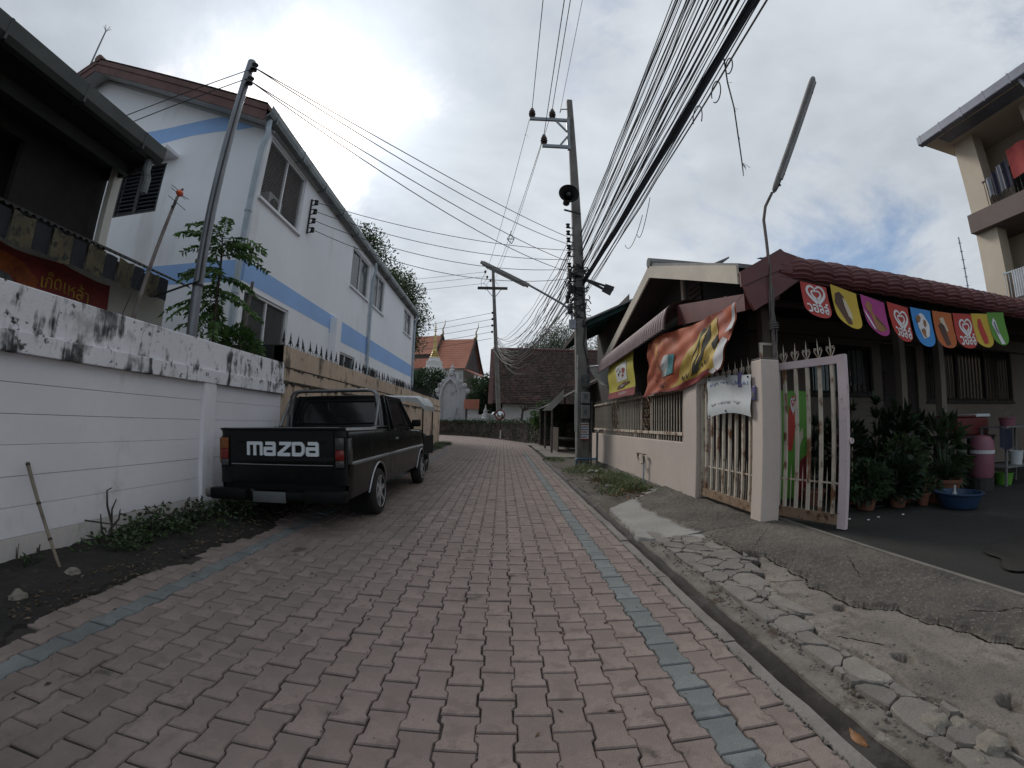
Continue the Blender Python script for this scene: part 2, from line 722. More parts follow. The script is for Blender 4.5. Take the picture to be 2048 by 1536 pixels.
def left_limit(y):
    w = 0.05 * math.sin(y * 2.3) + 0.04 * math.sin(y * 5.1 + 1)
    if y < 21:
        return (-2.36 if y < 8.5 else -2.50) + w
    return max(-14.0, -2.5 - (y - 21) * 1.6) + w


bed = MB()
ys = [-1.5 + 0.5 * i for i in range(78)]
vs, fs = [], []
for y in ys:
    l, r = left_limit(y) - 0.15, max(right_limit(y), left_limit(y) + 0.1) + 0.02
    for k in range(5):
        vs.append((l + (r - l) * k / 4, y, -0.013))
for j in range(len(ys) - 1):
    for k in range(4):
        a = j * 5 + k
        fs.append((a, a + 1, a + 6, a + 5))
bed.add(vs, fs)
road = setting(bed.build('road', M_bed), label='brick-pink interlocking block road')
spots = []
ncol0 = -130
for c in range(ncol0, 8):
    x = X_BLUE_R + c * PW
    for rrow in range(-8, 190):
        y = rrow * PL + (PL / 2 if c % 2 else 0.0) + 0.045
        if y > 36 or y < 0.3:
            continue
        if x - 0.05 < left_limit(y) or (x + 0.03 > right_limit(y) if y < 20 else x + 0.066 > right_limit(y) + 0.015):
            continue
        spots.append((x, y, c))
blue_cols = {0, -21}
near = []
for (x, y, c) in spots:
    d = sight  # noqa
    px = Vector((x, y, -CAM_H))
    fx = px.dot(_r2) / max(px.length, 1e-6)
    ang = math.acos(max(-1, min(1, px.normalized().dot(_fw))))
    vis = ang < R(73) and abs(math.atan2(px.dot(_r2), px.dot(_fw))) < R(64) and math.atan2(px.dot(_u2), px.dot(_fw)) > R(-50)
    near.append((-(1.0 / px.length ** 3) if vis else 0, x, y, c))
near.sort()
single = near[:300]
rest = near[300:]
paver_meshes = []
for v in range(6):
    paver_meshes.append(paver_mb(MB(), 0, 0, 0, random.uniform(-.02, .02), random.uniform(-.012, .012)).mesh('paver', [M_pav]))
paver_blue_mesh = paver_mb(MB(), 0, 0).mesh('paver', [M_blu])
paver_cut = [paver_mb(MB(), 0, k * .3, cut=1.106 - (X_BLUE_R + 2 * PW)).mesh('paver', [M_pav]) for k in range(1)]
for (_, x, y, c) in single:
    o = link('paver', paver_blue_mesh if c in blue_cols else paver_cut[0] if c == 2 else random.choice(paver_meshes), road)
    o.location = (x + random.gauss(0, .0014), y + random.gauss(0, .0018), random.gauss(0, .0014) - (random.uniform(.002, .006) if random.random() < .10 else 0))
    o.rotation_euler = (0, 0, random.gauss(0, .006))
fld, fldb = MB(), MB()
for (_, x, y, c) in rest:
    edge = x < left_limit(y) + 0.12
    paver_mb(fldb if c in blue_cols and y < 16 else fld, x + random.gauss(0, .0015), y + random.gauss(0, .002), random.gauss(0, .0015) - (0.006 if edge else 0),
             random.uniform(-.02, .02), random.uniform(-.012, .012), 0.02 if y < 9 else 0, random.gauss(0, .006) * (4 if edge else 1), 1.106 - x if c == 2 and y < 13 else None)
fld.build('paver_field', M_pav_i, road, kind='stuff')
fldb.build('blue_paver_field', M_blu_i, road, kind='stuff')

# concrete kerb strip with a few breaks
kerb = setting(MB().box(1.10, 1.19, -1.0, -0.9, -0.08, 0.0).build('kerb', M_conc), label='narrow concrete kerb beside the drain')
y = -0.9
while y < 20:
    L_ = random.choice([0.62, 0.8, 1.0, 1.2])
    y1 = min(20, y + L_)
    b = MB()
    dx, dz = random.gauss(0, .004), random.gauss(0, .004)
    nseg = 6
    prof = [(1.117 + dx, -0.07), (1.117 + dx, -0.006 + dz), (1.123 + dx, 0.0 + dz), (1.186 + dx, -0.001 + dz), (1.192 + dx, -0.009 + dz), (1.196 + dx, -0.085)]
    vs, fs = [], []
    for k in range(nseg + 1):
        yy = y + 0.006 + (y1 - y - 0.012) * k / nseg
        for (px_, pz_) in prof:
            w_ = 0.007 * fbm(px_ * 9, yy * 7, 1.0, 3)
            vs.append((px_ + w_, yy, pz_ + w_ * 0.6))
    m_ = len(prof)
    for k in range(nseg):
        for q in range(m_ - 1):
            a = k * m_ + q
            fs.append((a, a + 1, a + m_ + 1, a + m_))
    fs.append(tuple(range(m_)))
    fs.append(tuple(range(nseg * m_, nseg * m_ + m_)))
    b.add(vs, fs)
    b.build('kerb_stone', M_conc, kerb)
    y = y1
# drain channel: wet mud floor between kerb and the worn inner edge
ch = MB()
ch.grid(lambda u, v: (1.18 + 0.17 * u, -1 + 15 * v, -0.046 + 0.004 * fbm(u * 1.2, v * 40, 1.0, 3) + 0.030 * max(0, u - 0.55) / 0.45), 10, 260)
M_wet = mat('drain_floor', (0.026, 0.022, 0.018), 0.6, 0.3, 4.0, spec=0.2, bump=0.25, bscale=30, spots=[((0.05, 0.045, 0.04), 0.52, 0.62, 3.0)])
setting(ch.build('drain_channel', M_wet, smooth=True), label='dark wet open drain channel along the kerb')
# worn inner edge of the drain, a rough sloping concrete band
M_worn = mat('worn_concrete', (0.150, 0.136, 0.120), 0.95, 0.25, 4.0, spec=0.15, bump=0.3, bscale=55, spots=[((0.065, 0.050, 0.039), 0.53, 0.64, 5.0), ((0.21, 0.19, 0.17), 0.60, 0.68, 7)])
wb = MB().grid(lambda u, v: (1.315 + 0.125 * u + 0.008 * fbm(u, v * 30, 1.0, 3), -1 + 7.5 * v, -0.020 + 0.024 * u + 0.004 * fbm(u * 2.5, v * 40, 1.0, 4) - (0.02 if u == 0 else 0)), 14, 300)
setting(wb.build('drain_edge', M_worn, smooth=True), label='worn muddy concrete edge of the drain')

# sidewalk: rough slab beyond the crack, darker older layer behind the step
CRACK = [(0.2, 1.60), (0.74, 1.62), (0.84, 1.68), (0.89, 1.66), (0.96, 1.64), (1.02, 1.68), (1.12, 1.64), (1.18, 1.62), (1.31, 1.63), (1.48, 1.63), (1.57, 1.61), (1.69, 1.58), (1.96, 1.66), (2.17, 1.74), (2.45, 1.76), (2.6, 1.82), (3.05, 2.04), (3.25, 1.92), (3.6, 1.89), (3.84, 1.80), (3.86, 1.42), (3.95, 1.31), (4.6, 1.35), (5.38, 1.37), (5.75, 1.72), (6.3, 2.2), (6.6, 2.5)]
STEP = [(0.2, 2.6), (1.16, 2.33), (1.31, 2.26), (1.51, 2.22), (1.75, 2.17), (1.98, 2.0), (2.29, 1.97), (2.42, 2.01), (2.99, 2.05), (3.24, 1.94), (3.93, 1.92), (4.25, 1.86), (5.17, 1.78), (5.8, 1.9), (6.6, 2.6)]


def lerp_line(line, y):
    if y <= line[0][0]:
        return line[0][1]
    for (y0, x0), (y1, x1) in zip(line, line[1:]):
        if y0 <= y <= y1:
            return x0 + (x1 - x0) * (y - y0) / max(1e-6, y1 - y0)
    return line[-1][1]


PITS = [(1.91, 1.96, 0.045), (1.79, 1.39, 0.045), (1.87, 0.93, 0.055)]


def step_x(y):
    return lerp_line(STEP, y) + 0.045 * fbm(3.7, y * 5, 1, 5)


def walk_z(x, y):
    z = 0.015 + 0.07 * max(0, min(1, (x - 1.4) / 1.2))
    st = step_x(y)
    t = max(0, min(1, (x - st) / 0.012))
    z += 0.024 * t + 0.006 * fbm(x, y, 5, 5) * (0.5 + t) + 0.006 * fbm(x, y, 24, 3) * (0.2 + t) - 0.02 * max(0, 1 - abs(x - st) / 0.018)
    for (a, b, r_) in PITS:
        d2 = math.hypot(x - a, y - b) / r_
        if d2 < 1.35:
            q = max(0, 1 - d2 / (1 + 0.3 * fbm(x * 14, y * 14)))
            z -= 0.06 * min(1, q * 4.0)
    return z


nx, ny = 110, 420
vs, fs, cols = [], [], []
for j in range(ny + 1):
    y = 0.25 + 6.3 * (j / ny) ** 1.25
    xl = lerp_line(CRACK, y) + 0.022 * fbm(y * 9, 3.3, 1, 4)
    xr = 2.87
    for i in range(nx + 1):
        u = i / nx
        x = xl + (xr - xl) * u
        z = walk_z(x, y)
        if i == 0:
            z -= 0.07
        vs.append((x, y, z))
        st = step_x(y)
        old = max(0, min(1, (x - st) / 0.012))
        pale = 0.0
        if y > 3.7:
            pale = 1.0 - old
        cols.append((old, pale, 0, 1))
for j in range(ny):
    for i in range(nx):
        a = j * (nx + 1) + i
        fs.append((a, a + 1, a + nx + 2, a + nx + 1))
me = bpy.data.meshes.new('sidewalk')
me.from_pydata(vs, [], fs)
at = me.color_attributes.new('layer', 'FLOAT_COLOR', 'POINT')
at.data.foreach_set('color', [c for q in cols for c in q])
me.polygons.foreach_set('use_smooth', [True] * len(me.polygons))
M_walk = bpy.data.materials.new('sidewalk_concrete')
M_walk.use_nodes = True


def walk_nodes():
    nt = M_walk.node_tree
    N, L = nt.nodes.new, nt.links.new
    b = nt.nodes['Principled BSDF']
    b.inputs['Roughness'].default_value = 0.92
    tc = N('ShaderNodeTexCoord')

    def noi(s, d=6, rg=0.6):
        n = N('ShaderNodeTexNoise')
        n.inputs['Scale'].default_value = s
        n.inputs['Detail'].default_value = d
        n.inputs['Roughness'].default_value = rg
        L(tc.outputs['Object'], n.inputs['Vector'])
        return n.outputs['Fac']

    def rmp(f, a, c, lo=0.0, hi=1.0):
        n = N('ShaderNodeMapRange')
        L(f, n.inputs['Value'])
        n.inputs['From Min'].default_value = a
        n.inputs['From Max'].default_value = c
        n.inputs['To Min'].default_value = lo
        n.inputs['To Max'].default_value = hi
        return n.outputs[0]

    def mx(f, a, c):
        n = N('ShaderNodeMix')
        n.data_type = 'RGBA'
        for i, v in ((0, f), (6, a), (7, c)):
            if hasattr(v, 'links'):
                L(v, n.inputs[i])
            else:
                n.inputs[i].default_value = v if i == 0 else (*v, 1)
        return n.outputs[2]
    ca = N('ShaderNodeVertexColor')
    ca.layer_name = 'layer'
    sp = N('ShaderNodeSeparateColor')
    L(ca.outputs['Color'], sp.inputs[0])
    new = mx(rmp(noi(2.2), 0.35, 0.7), (0.13, 0.113, 0.098), (0.245, 0.212, 0.184))
    new = mx(rmp(noi(9, 6, .7), 0.48, 0.72), new, (0.085, 0.072, 0.062))
    new = mx(rmp(noi(90, 4), 0.55, 0.68), new, (0.08, 0.07, 0.06))
    pale = mx(rmp(noi(2.0), 0.35, 0.7), (0.22, 0.215, 0.20), (0.31, 0.30, 0.275))
    old = mx(rmp(noi(1.3), 0.35, 0.7), (0.045, 0.040, 0.034), (0.125, 0.110, 0.092))
    old = mx(rmp(noi(55, 3), 0.55, 0.72), old, (0.20, 0.18, 0.16))
    c = mx(sp.outputs[1], new, pale)
    c = mx(sp.outputs[0], c, old)
    c = mx(rmp(noi(0.9, 5), 0.60, 0.70), c, (0.03, 0.028, 0.025))
    L(c, b.inputs['Base Color'])
    bn = N('ShaderNodeBump')
    bn.inputs['Strength'].default_value = 0.9
    bn.inputs['Distance'].default_value = 0.014
    L(noi(45, 8, .7), bn.inputs['Height'])
    L(bn.outputs[0], b.inputs['Normal'])


walk_nodes()
me.materials.append(M_walk)
sidewalk = setting(link('sidewalk', me), label='cracked rough concrete sidewalk')
# dark gaping crack along the step and a few hairline cracks
def ribbon(pts, w0, w1, seed):
    b_ = MB()
    r_ = random.Random(seed)
    vs_, fs_ = [], []
    for i, (x_, y_) in enumerate(pts):
        w_ = r_.uniform(w0, w1)
        z_ = walk_z(x_ + .004, y_) + .004
        vs_ += [(x_ - w_, y_ + r_.gauss(0, .003), z_ - .003), (x_ + w_ * .4, y_ + r_.gauss(0, .003), z_)]
    for i in range(len(pts) - 1):
        fs_.append((2 * i, 2 * i + 1, 2 * i + 3, 2 * i + 2))
    return b_.add(vs_, fs_)


M_gap = mat('crack_dirt', (0.018, 0.015, 0.012), 0.98, 0.3, 9, spec=0.05)
ribbon([(step_x(.9 + .022 * i), .9 + .022 * i) for i in range(140)], .003, .016, 3).build('crack', M_gap, sidewalk)
for k_, (xa, ya, xb, yb) in enumerate([(1.78, 2.5, 2.0, 2.42), (1.66, 1.7, 1.80, 1.52), (2.3, 2.2, 2.55, 2.6), (2.4, 1.5, 2.8, 1.3), (2.1, 3.2, 2.5, 3.6)]):
    ribbon([(xa + (xb - xa) * i / 24 + .012 * fbm(i * .3, k_, 1, 3), ya + (yb - ya) * i / 24) for i in range(25)], .001, .004, k_).build('crack', M_gap, sidewalk)
# soil showing between the broken pieces
rb = MB().grid(lambda u, v: (1.42 + 0.75 * u, 0.2 + 6.6 * v, -0.020 + 0.016 * fbm(u * 6, v * 50, 1.0, 4)), 24, 200)
setting(rb.build('rubble_bed', M_dirt, smooth=True), label='dark soil between the broken concrete')


def clip(poly, p, n):
    out = []
    for i in range(len(poly)):
        a, b = poly[i], poly[(i + 1) % len(poly)]
        da, db = (a - p).dot(n), (b - p).dot(n)
        if da <= 0:
            out.append(a)
        if (da < 0) != (db < 0) and abs(da - db) > 1e-12:
            out.append(a + (b - a) * (da / (da - db)))
    return out


def fragments(x0f, x1f, y0, y1, big, mid, small, seed, minA=0.00025):
    """Broken slab pieces: a power diagram of large, middle and small seeds between two edges."""
    r = random.Random(seed)
    S = []
    for (cnt, rad) in ((big, 0.118), (mid, 0.055), (small, 0.020)):
        got = tries = 0
        while got < cnt and tries < 6000:
            tries += 1
            y = r.uniform(y0, y1)
            a, b = x0f(y), x1f(y)
            if b - a < 0.03:
                continue
            rr2 = rad * r.uniform(.75, 1.25)
            p = Vector((r.uniform(a, b), y))
            if all((p - q).length > (rr2 + qr) * .78 for q, qr in S):
                S.append((p, rr2))
                got += 1
    out = []
    for p, pr in S:
        poly = [Vector((p.x - .3, p.y - .3)), Vector((p.x + .3, p.y - .3)), Vector((p.x + .3, p.y + .3)), Vector((p.x - .3, p.y + .3))]
        for q, qr in S:
            if q is p or (q - p).length > 0.8:
                continue
            d = (q - p).length
            t = (d * d + pr * pr - qr * qr) / (2 * d * d)
            poly = clip(poly, p + (q - p) * t, (q - p))
            if len(poly) < 3:
                break
        if len(poly) < 3:
            continue
        a, b = x0f(p.y), x1f(p.y)
        poly = clip(clip(poly, Vector((b, p.y)), Vector((1, 0))), Vector((a, p.y)), Vector((-1, 0)))
        if len(poly) < 3:
            continue
        # keep pieces near their seed so soil shows between the small ones
        lim = pr * r.uniform(1.45, 2.0)
        for k in range(9):
            an = 2 * math.pi * (k + r.random()) / 9
            n_ = Vector((math.cos(an), math.sin(an)))
            poly = clip(poly, p + n_ * lim, n_)
            if len(poly) < 3:
                break
        if len(poly) < 3:
            continue
        A = abs(sum(poly[i].cross(poly[(i + 1) % len(poly)]) for i in range(len(poly)))) / 2
        if A < minA:
            continue
        c = sum(poly, Vector((0, 0))) / len(poly)
        pts = []
        for i in range(len(poly)):
            u, v = poly[i], poly[(i + 1) % len(poly)]
            if (u - v).length < 0.004:
                continue
            for t in (0.15, 0.5, 0.85):
                q = u.lerp(v, t) + Vector((r.gauss(0, .0022), r.gauss(0, .0022)))
                pts.append(c + (q - c) * (1 - 0.0028 / max(0.01, (q - c).length)))
        if len(pts) >= 6:
            out.append((c, pts, A))
    return out


def fragment_mesh(c, pts, h, tilt, seed):
    n = len(pts)
    vs = []
    for s, z in ((0.94, h), (1.0, h - 0.006), (1.01, -0.03)):
        for p in pts:
            q = (p - c) * s
            vs.append((q.x, q.y, z + (q.x * tilt[0] + q.y * tilt[1]) + 0.003 * fbm(q.x * 20, q.y * 20, 1, 3, seed)))
    vs.append((0, 0, h + 0.001))
    fs = [(k, (k + 1) % n, 3 * n) for k in range(n)]
    for r_ in range(2):
        fs += [(r_ * n + k, (r_ + 1) * n + k, (r_ + 1) * n + (k + 1) % n, r_ * n + (k + 1) % n) for k in range(n)]
    return MB().add(vs, fs)


frs = fragments(lambda y: 1.435, lambda y: lerp_line(CRACK, y) - 0.012, 0.72, 2.15, 13, 26, 60, 3)
frs += fragments(lambda y: 1.44, lambda y: lerp_line(CRACK, y) - 0.015, 2.15, 3.82, 16, 30, 60, 5)
frs += fragments(lambda y: 1.405, lambda y: 1.432, 0.75, 2.6, 0, 9, 22, 8)
for i, (c, pts, A) in enumerate(frs):
    hh = 0.016 + 0.016 * random.random() + 0.012 * min(1, (c.x - 1.42) / .4)
    o = fragment_mesh(c, pts, hh, (random.gauss(0, .03), random.gauss(0, .03)), i).build('concrete_fragment', M_conc2, sidewalk, smooth=True)
    o.location = (c.x, c.y, 0.0)

# loose rounded stones at the corner of the broken strip
M_stone = mat('field_stone', (0.20, 0.18, 0.15), 0.9, 0.25, 7, bump=0.5, bscale=40, spots=[((0.09, 0.08, 0.065), 0.55, 0.7, 12)])
for k, (x, y, r_, lab) in enumerate([(1.53, 1.0, 0.052, 'rounded grey stone wedged at the end of the broken concrete strip'),
                                     (1.60, 0.95, 0.043, 'smaller grey stone lying between two bigger stones beside the sidewalk slab'),
                                     (1.60, 0.83, 0.062, 'big angular pale stone nearest the bottom corner of the sidewalk'),
                                     (1.50, 0.80, 0.030, 'small flat stone on the mud beside the big angular stone'),
                                     (1.60, 1.06, 0.030, 'small dark stone against the edge of the sidewalk slab')]):
    tag(MB().sphere((0, 0, 0), (r_, r_ * 0.9, r_ * 0.62), 18, 12, jit=0.38, seed=k + 2).build('stone', M_stone, smooth=True), lab, 'stone', 'stones by the broken sidewalk').location = (x, y, r_ * 0.35)
# grit
gb = MB()
for k in range(520):
    y = random.uniform(0.7, 3.8)
    x = random.choice([random.gauss(1.52, .06), random.gauss(1.40, .03), random.gauss(1.105, .006), random.uniform(1.4, 2.0)])
    s_ = random.uniform(.004, .013)
    zb = 0.0 if x < 1.2 else (walk_z(x, y) if x > lerp_line(CRACK, y) else 0.01)
    gb.sphere((x, y, zb), (s_, s_ * random.uniform(.6, 1), s_ * .7), 5, 4)
setting(gb.build('gravel', M_conc2), 'stuff', 'loose grit and small concrete crumbs by the drain')

# grit and crumbs lying on the paving, mostly along the joints
gr = MB()
rg_ = random.Random(77)
for k in range(900):
    c_ = rg_.randrange(-21, 3)
    x = X_BLUE_R + c_ * PW + (PW / 2 + rg_.gauss(0, .006) if rg_.random() < .7 else rg_.uniform(-.06, .06))
    y = .6 + 5.5 * rg_.random() ** 1.6
    s_ = rg_.uniform(.0018, .0048)
    gr.sphere((x, y, .0005), (s_, s_ * rg_.uniform(.6, 1), s_ * .6), 5, 4)
setting(gr.build('road_grit', M_conc2), 'stuff', 'fine grit lying in the joints of the paving')
lc_ = [(rg_.uniform(-2.2, 1.05), .8 + 9 * rg_.random(), .004) for _ in range(70)]
setting(link('stray_leaves', leaves_mesh('stray_leaves', lc_, [(rg_.gauss(0, 1), rg_.gauss(0, 1), .03) for _ in lc_], .035, .015, mat('stray_leaf', (0.10, 0.065, 0.035), .9, .3, 6, island=.5), .15, 3, .05)), 'stuff', 'few small dry leaves scattered on the paving')
# drain leaf
M_leafb = mat('dry_leaf', (0.20, 0.085, 0.025), 0.6, 0.3, 20)
lf = MB().grid(lambda u, v: (1.275 + (u - .5) * .05 * math.sin(math.pi * min(1, v * 1.02 + .02)), 1.06 + v * .10, -0.045 + 0.012 * math.cos((u - .5) * 3) + 0.006 * v), 4, 8)
tag(lf.build('fallen_leaf', M_leafb, smooth=True), 'curled orange brown leaf lying in the dark drain channel', 'leaf')

# yard floor behind the gate line
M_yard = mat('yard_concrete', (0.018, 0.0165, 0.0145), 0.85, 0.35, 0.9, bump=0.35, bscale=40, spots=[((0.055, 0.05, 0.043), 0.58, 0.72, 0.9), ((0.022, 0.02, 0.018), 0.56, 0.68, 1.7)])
yd = MB().grid(lambda u, v: (2.88 + 16 * u ** 1.4, -1.5 + 8.0 * v, 0.092 + 0.008 * fbm(u * 9, v * 5, 1, 3)), 60, 40)
setting(yd.build('yard', M_yard, smooth=True), label='dark stained concrete yard inside the gate')
tr = MB()
tr.box(2.862, 2.905, 0.2, 4.0, 0.05, 0.118)
M_track = mat('track_concrete', (0.13, 0.12, 0.105), 0.9, 0.2, 5, bump=0.3)
setting(tr.build('gate_track', M_track), label='pale concrete strip along the gate line')
pud = blob2(4.25, 1.98, .80, .36, 64, .05, .55, 3)
M_pud = mat('wet_patch', (0.018, 0.016, 0.013), 0.55, 0.3, 3)
setting(MB().prism(pud, lambda u, v, t: (u, v, t), 0.104, 0.108).build('wet_patch', M_pud), label='dark wet stain on the yard floor')

# right verge beyond the driveway: soil, weeds and low footing
vr = MB().grid(lambda u, v: (1.335 + 1.45 * u, 5.3 + 15.9 * v, -0.012 + 0.05 * u + 0.028 * fbm(u * 3, v * 15, 1, 4)), 20, 110)
M_verge = mat('verge_soil', (0.075, 0.064, 0.05), 0.95, 0.35, 2.0, bump=0.6, bscale=30, spots=[((0.14, 0.125, 0.11), 0.55, 0.68, 1.4), ((0.03, 0.026, 0.02), 0.56, 0.7, 3)])
setting(vr.build('right_verge', M_verge, smooth=True), label='bare soil verge below the house wall')
cs = MB()
for (x0, x1, y0, y1, z) in [(1.35, 2.9, 13.2, 16.4, .05), (1.30, 2.8, 16.5, 19.5, .06), (1.2, 2.0, 19.6, 21.6, .07)]:
    cs.grid(lambda u, v: (x0 + (x1 - x0) * u + .05 * fbm(v * 8, u, 1, 2), y0 + (y1 - y0) * v, z + .01 * fbm(u * 4, v * 4)), 6, 8)
setting(cs.build('concrete_apron', M_conc), label='old concrete apron in front of the sheds')

# left verge: dark soil below the white wall
lv = MB().grid(lambda u, v: (-3.25 + (left_limit(0.2 + 7.2 * v) + 0.04 + 0.11 * fbm(v * 26, 1, 1, 4) + 3.25) * u, 0.2 + 7.2 * v,
                             0.014 + 0.05 * (1 - u) + 0.022 * fbm(u * 5, v * 28, 1, 4) * (1.05 - u) - 0.012 * u ** 4 - (.02 if u == 1 else 0)), 44, 300)
M_verge2 = mat('left_soil', (0.015, 0.0125, 0.010), 0.95, 0.4, 3.0, bump=0.7, bscale=40, spots=[((0.050, 0.041, 0.032), 0.58, 0.7, 8), ((0.012, 0.010, 0.008), 0.52, 0.7, 2.0)])
setting(lv.build('left_verge', M_verge2, smooth=True), label='dark soil verge below the white wall')
lv2 = MB().grid(lambda u, v: (-3.3 + 0.85 * u, 7.4 + 14.2 * v, -0.005 + 0.05 * (1 - u) + 0.02 * fbm(u * 3, v * 30, 1, 4)), 10, 60)
setting(lv2.build('far_left_verge', M_verge2, smooth=True), label='soil strip below the tan wall')
# ------------------------------------------------------------------ left side: white precast wall
M_white = mat('white_paint_wall', (0.82, 0.80, 0.825), 0.85, 0.05, 1.2, bump=0.12, bscale=60, streak=((0.56, 0.53, 0.49), 1.10, 1.42, 3.5, .22), spots=[((0.52, 0.48, 0.43), 0.62, 0.80, 1.3), ((0.22, 0.21, 0.20), 0.735, 0.77, 7)])
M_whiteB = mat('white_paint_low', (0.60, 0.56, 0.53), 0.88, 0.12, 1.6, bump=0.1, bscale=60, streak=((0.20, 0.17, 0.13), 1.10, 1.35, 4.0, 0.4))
M_stain = mat('stained_white_coping', (0.80, 0.79, 0.81), 0.88, 0.06, 1.5, bump=0.15, bscale=50,
              streak=((0.045, 0.045, 0.045), 1.00, 1.20, 11.0, 0.12), spots=[((0.05, 0.05, 0.05), 0.585, 0.66, 9.0), ((0.42, 0.41, 0.40), 0.5, 0.75, 3)])
M_seam = mat('wall_seam', (0.26, 0.25, 0.24), 0.95, 0.2, 10)
WX = -3.20
bw = thing('boundary_wall', (WX, 3.0, 0), 'white precast panel wall with black mould streaks along its top', 'wall')
rows = [0.0, 0.203, 0.405, 0.608, 0.815, 1.018, 1.222, 1.412]
for (y0, y1) in [(-1.6, 1.0), (1.2, 3.985), (4.19, 5.755)]:
    MB().box(WX - 0.10, WX - 0.03, y0 - 0.05, y1 + 0.05, -0.05, 1.41).build('backing', M_seam, bw)
    for k in range(7):
        z0, z1 = rows[k] + (0.0016 if k else -0.06), rows[k + 1] - 0.0016
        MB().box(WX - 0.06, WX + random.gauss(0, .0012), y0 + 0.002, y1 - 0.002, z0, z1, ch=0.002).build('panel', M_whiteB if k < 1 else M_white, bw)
for (y0, y1) in [(1.0, 1.2), (3.985, 4.19)]:
    MB().box(WX - 0.13, WX + 0.045, y0, y1, -0.06, 1.42, ch=0.008).build('pillar', M_white, bw)
MB().box(WX - 0.13, WX + 0.055, -1.6, 5.76, 1.412, 1.555, ch=0.006).build('ledge_beam', M_stain, bw)
MB().box(WX - 0.11, WX + 0.030, -1.6, 5.755, 1.5555, 1.86, ch=0.008).build('parapet', M_stain, bw)

# tan plastered wall with spearheads
M_tan = mat('tan_plaster', (0.56, 0.43, 0.315), 0.9, 0.1, 1.5, bump=0.12, bscale=50, streak=((0.13, 0.10, 0.075), 1.04, 1.26, 9.0, 0.10), spots=[((0.26, 0.17, 0.10), 0.64, 0.8, 1.2)])
M_moss = mat('mouldy_ledge', (0.06, 0.045, 0.03), 0.95, 0.4, 12, bump=0.6, bscale=60)
M_iron = mat('black_iron', (0.025, 0.024, 0.023), 0.6, 0.3, 20, metal=0.4)
TY0, TY1 = 5.76, 21.6
tw = thing('tan_wall', (WX, TY0, 0), 'tan plastered wall topped with iron spearheads behind the pickup', 'wall')
MB().box(WX - 0.16, WX, TY0, TY1, -0.06, 1.60).build('wall_face', M_tan, tw)
MB().box(WX - 0.17, WX + 0.018, TY0, TY1, 1.601, 1.80, ch=0.006).build('band', M_tan, tw)
MB().box(WX - 0.16, WX + 0.004, TY0, TY1, 1.801, 1.97).build('upper_band', M_tan, tw)
MB().box(WX - 0.165, WX + 0.0042, TY0, TY1, 1.9702, 2.12).build('coping', M_tan, tw)


def ragged(y0, y1, z, x, amp):
    b = MB()
    n = int((y1 - y0) / 0.05)
    vs, fs = [], []
    for i in range(n + 1):
        y = y0 + (y1 - y0) * i / n
        d = amp * (0.4 + max(0, fbm(y * 7, z * 3, 1, 4)) * 2.2)
        vs += [(x + 0.004, y, z + 0.012), (x + 0.010, y, z - d * 0.4), (x + 0.003, y, z - d)]
    for i in range(n):
        a = i * 3
        fs += [(a, a + 1, a + 4, a + 3), (a + 1, a + 2, a + 5, a + 4)]
    return b.add(vs, fs)


ragged(TY0, TY1, 1.60, WX + 0.016, 0.045).build('mould_line', M_moss, tw)
ragged(TY0, TY1, 1.806, WX + 0.016, 0.030).build('mould_line', M_moss, tw)
for yv in [7.9, 10.1, 12.3, 14.5, 16.7, 18.9, 21.0]:
    MB().box(WX - 0.1, WX + 0.03, yv, yv + 0.16, -0.06, 1.598, ch=0.005).build('pilaster', M_tan, tw)
sp = MB()
sp.tube([(0, 0, 0), (0, 0, 0.10)], 0.006, 5)
sp.sphere((0, 0, 0.075), 0.019, 6, 5)
sp.add([(0.014, 0, 0.10), (0, 0.014, 0.10), (-0.014, 0, 0.10), (0, -0.014, 0.10), (0, 0, 0.19), (0, 0, 0.08)], [(0, 1, 4), (1, 2, 4), (2, 3, 4), (3, 0, 4), (1, 0, 5), (2, 1, 5), (3, 2, 5), (0, 3, 5)])
sp.tube([(0, -0.05, 0.02), (0, -0.03, 0.06), (0, 0, 0.05), (0, 0.03, 0.06), (0, 0.05, 0.02)], 0.005, 4)
spm = sp.mesh('spearhead', M_iron)
yy = TY0 + 0.08
while yy < TY1:
    o = link('spearhead', spm, tw)
    o.location = (WX - 0.07 + random.gauss(0, .004), yy, 2.12)
    o.scale = (1.35, 1.35, 1.4)
    o.rotation_euler = (random.gauss(0, .06), random.gauss(0, .06), random.gauss(0, .2))
    yy += 0.235
MB().tube([(WX - 0.07, TY0 + .03, 2.135), (WX - 0.07, TY1, 2.135)], 0.006, 5).build('spear_rail', M_iron, tw)
# black-stained return wall of the tan wall
M_blk = mat('black_stain_and_dark_inside', (0.022, 0.022, 0.021), 0.95, 0.4, 4, bump=0.3)  # also paints the dark insides of louvre window and apartment doorway
MB().box(WX - 1.5, WX - 0.005, TY0 + 0.0, TY0 + 0.15, 0, 2.13).build('return_wall', M_blk, tw, label='black stained end of the tan wall')


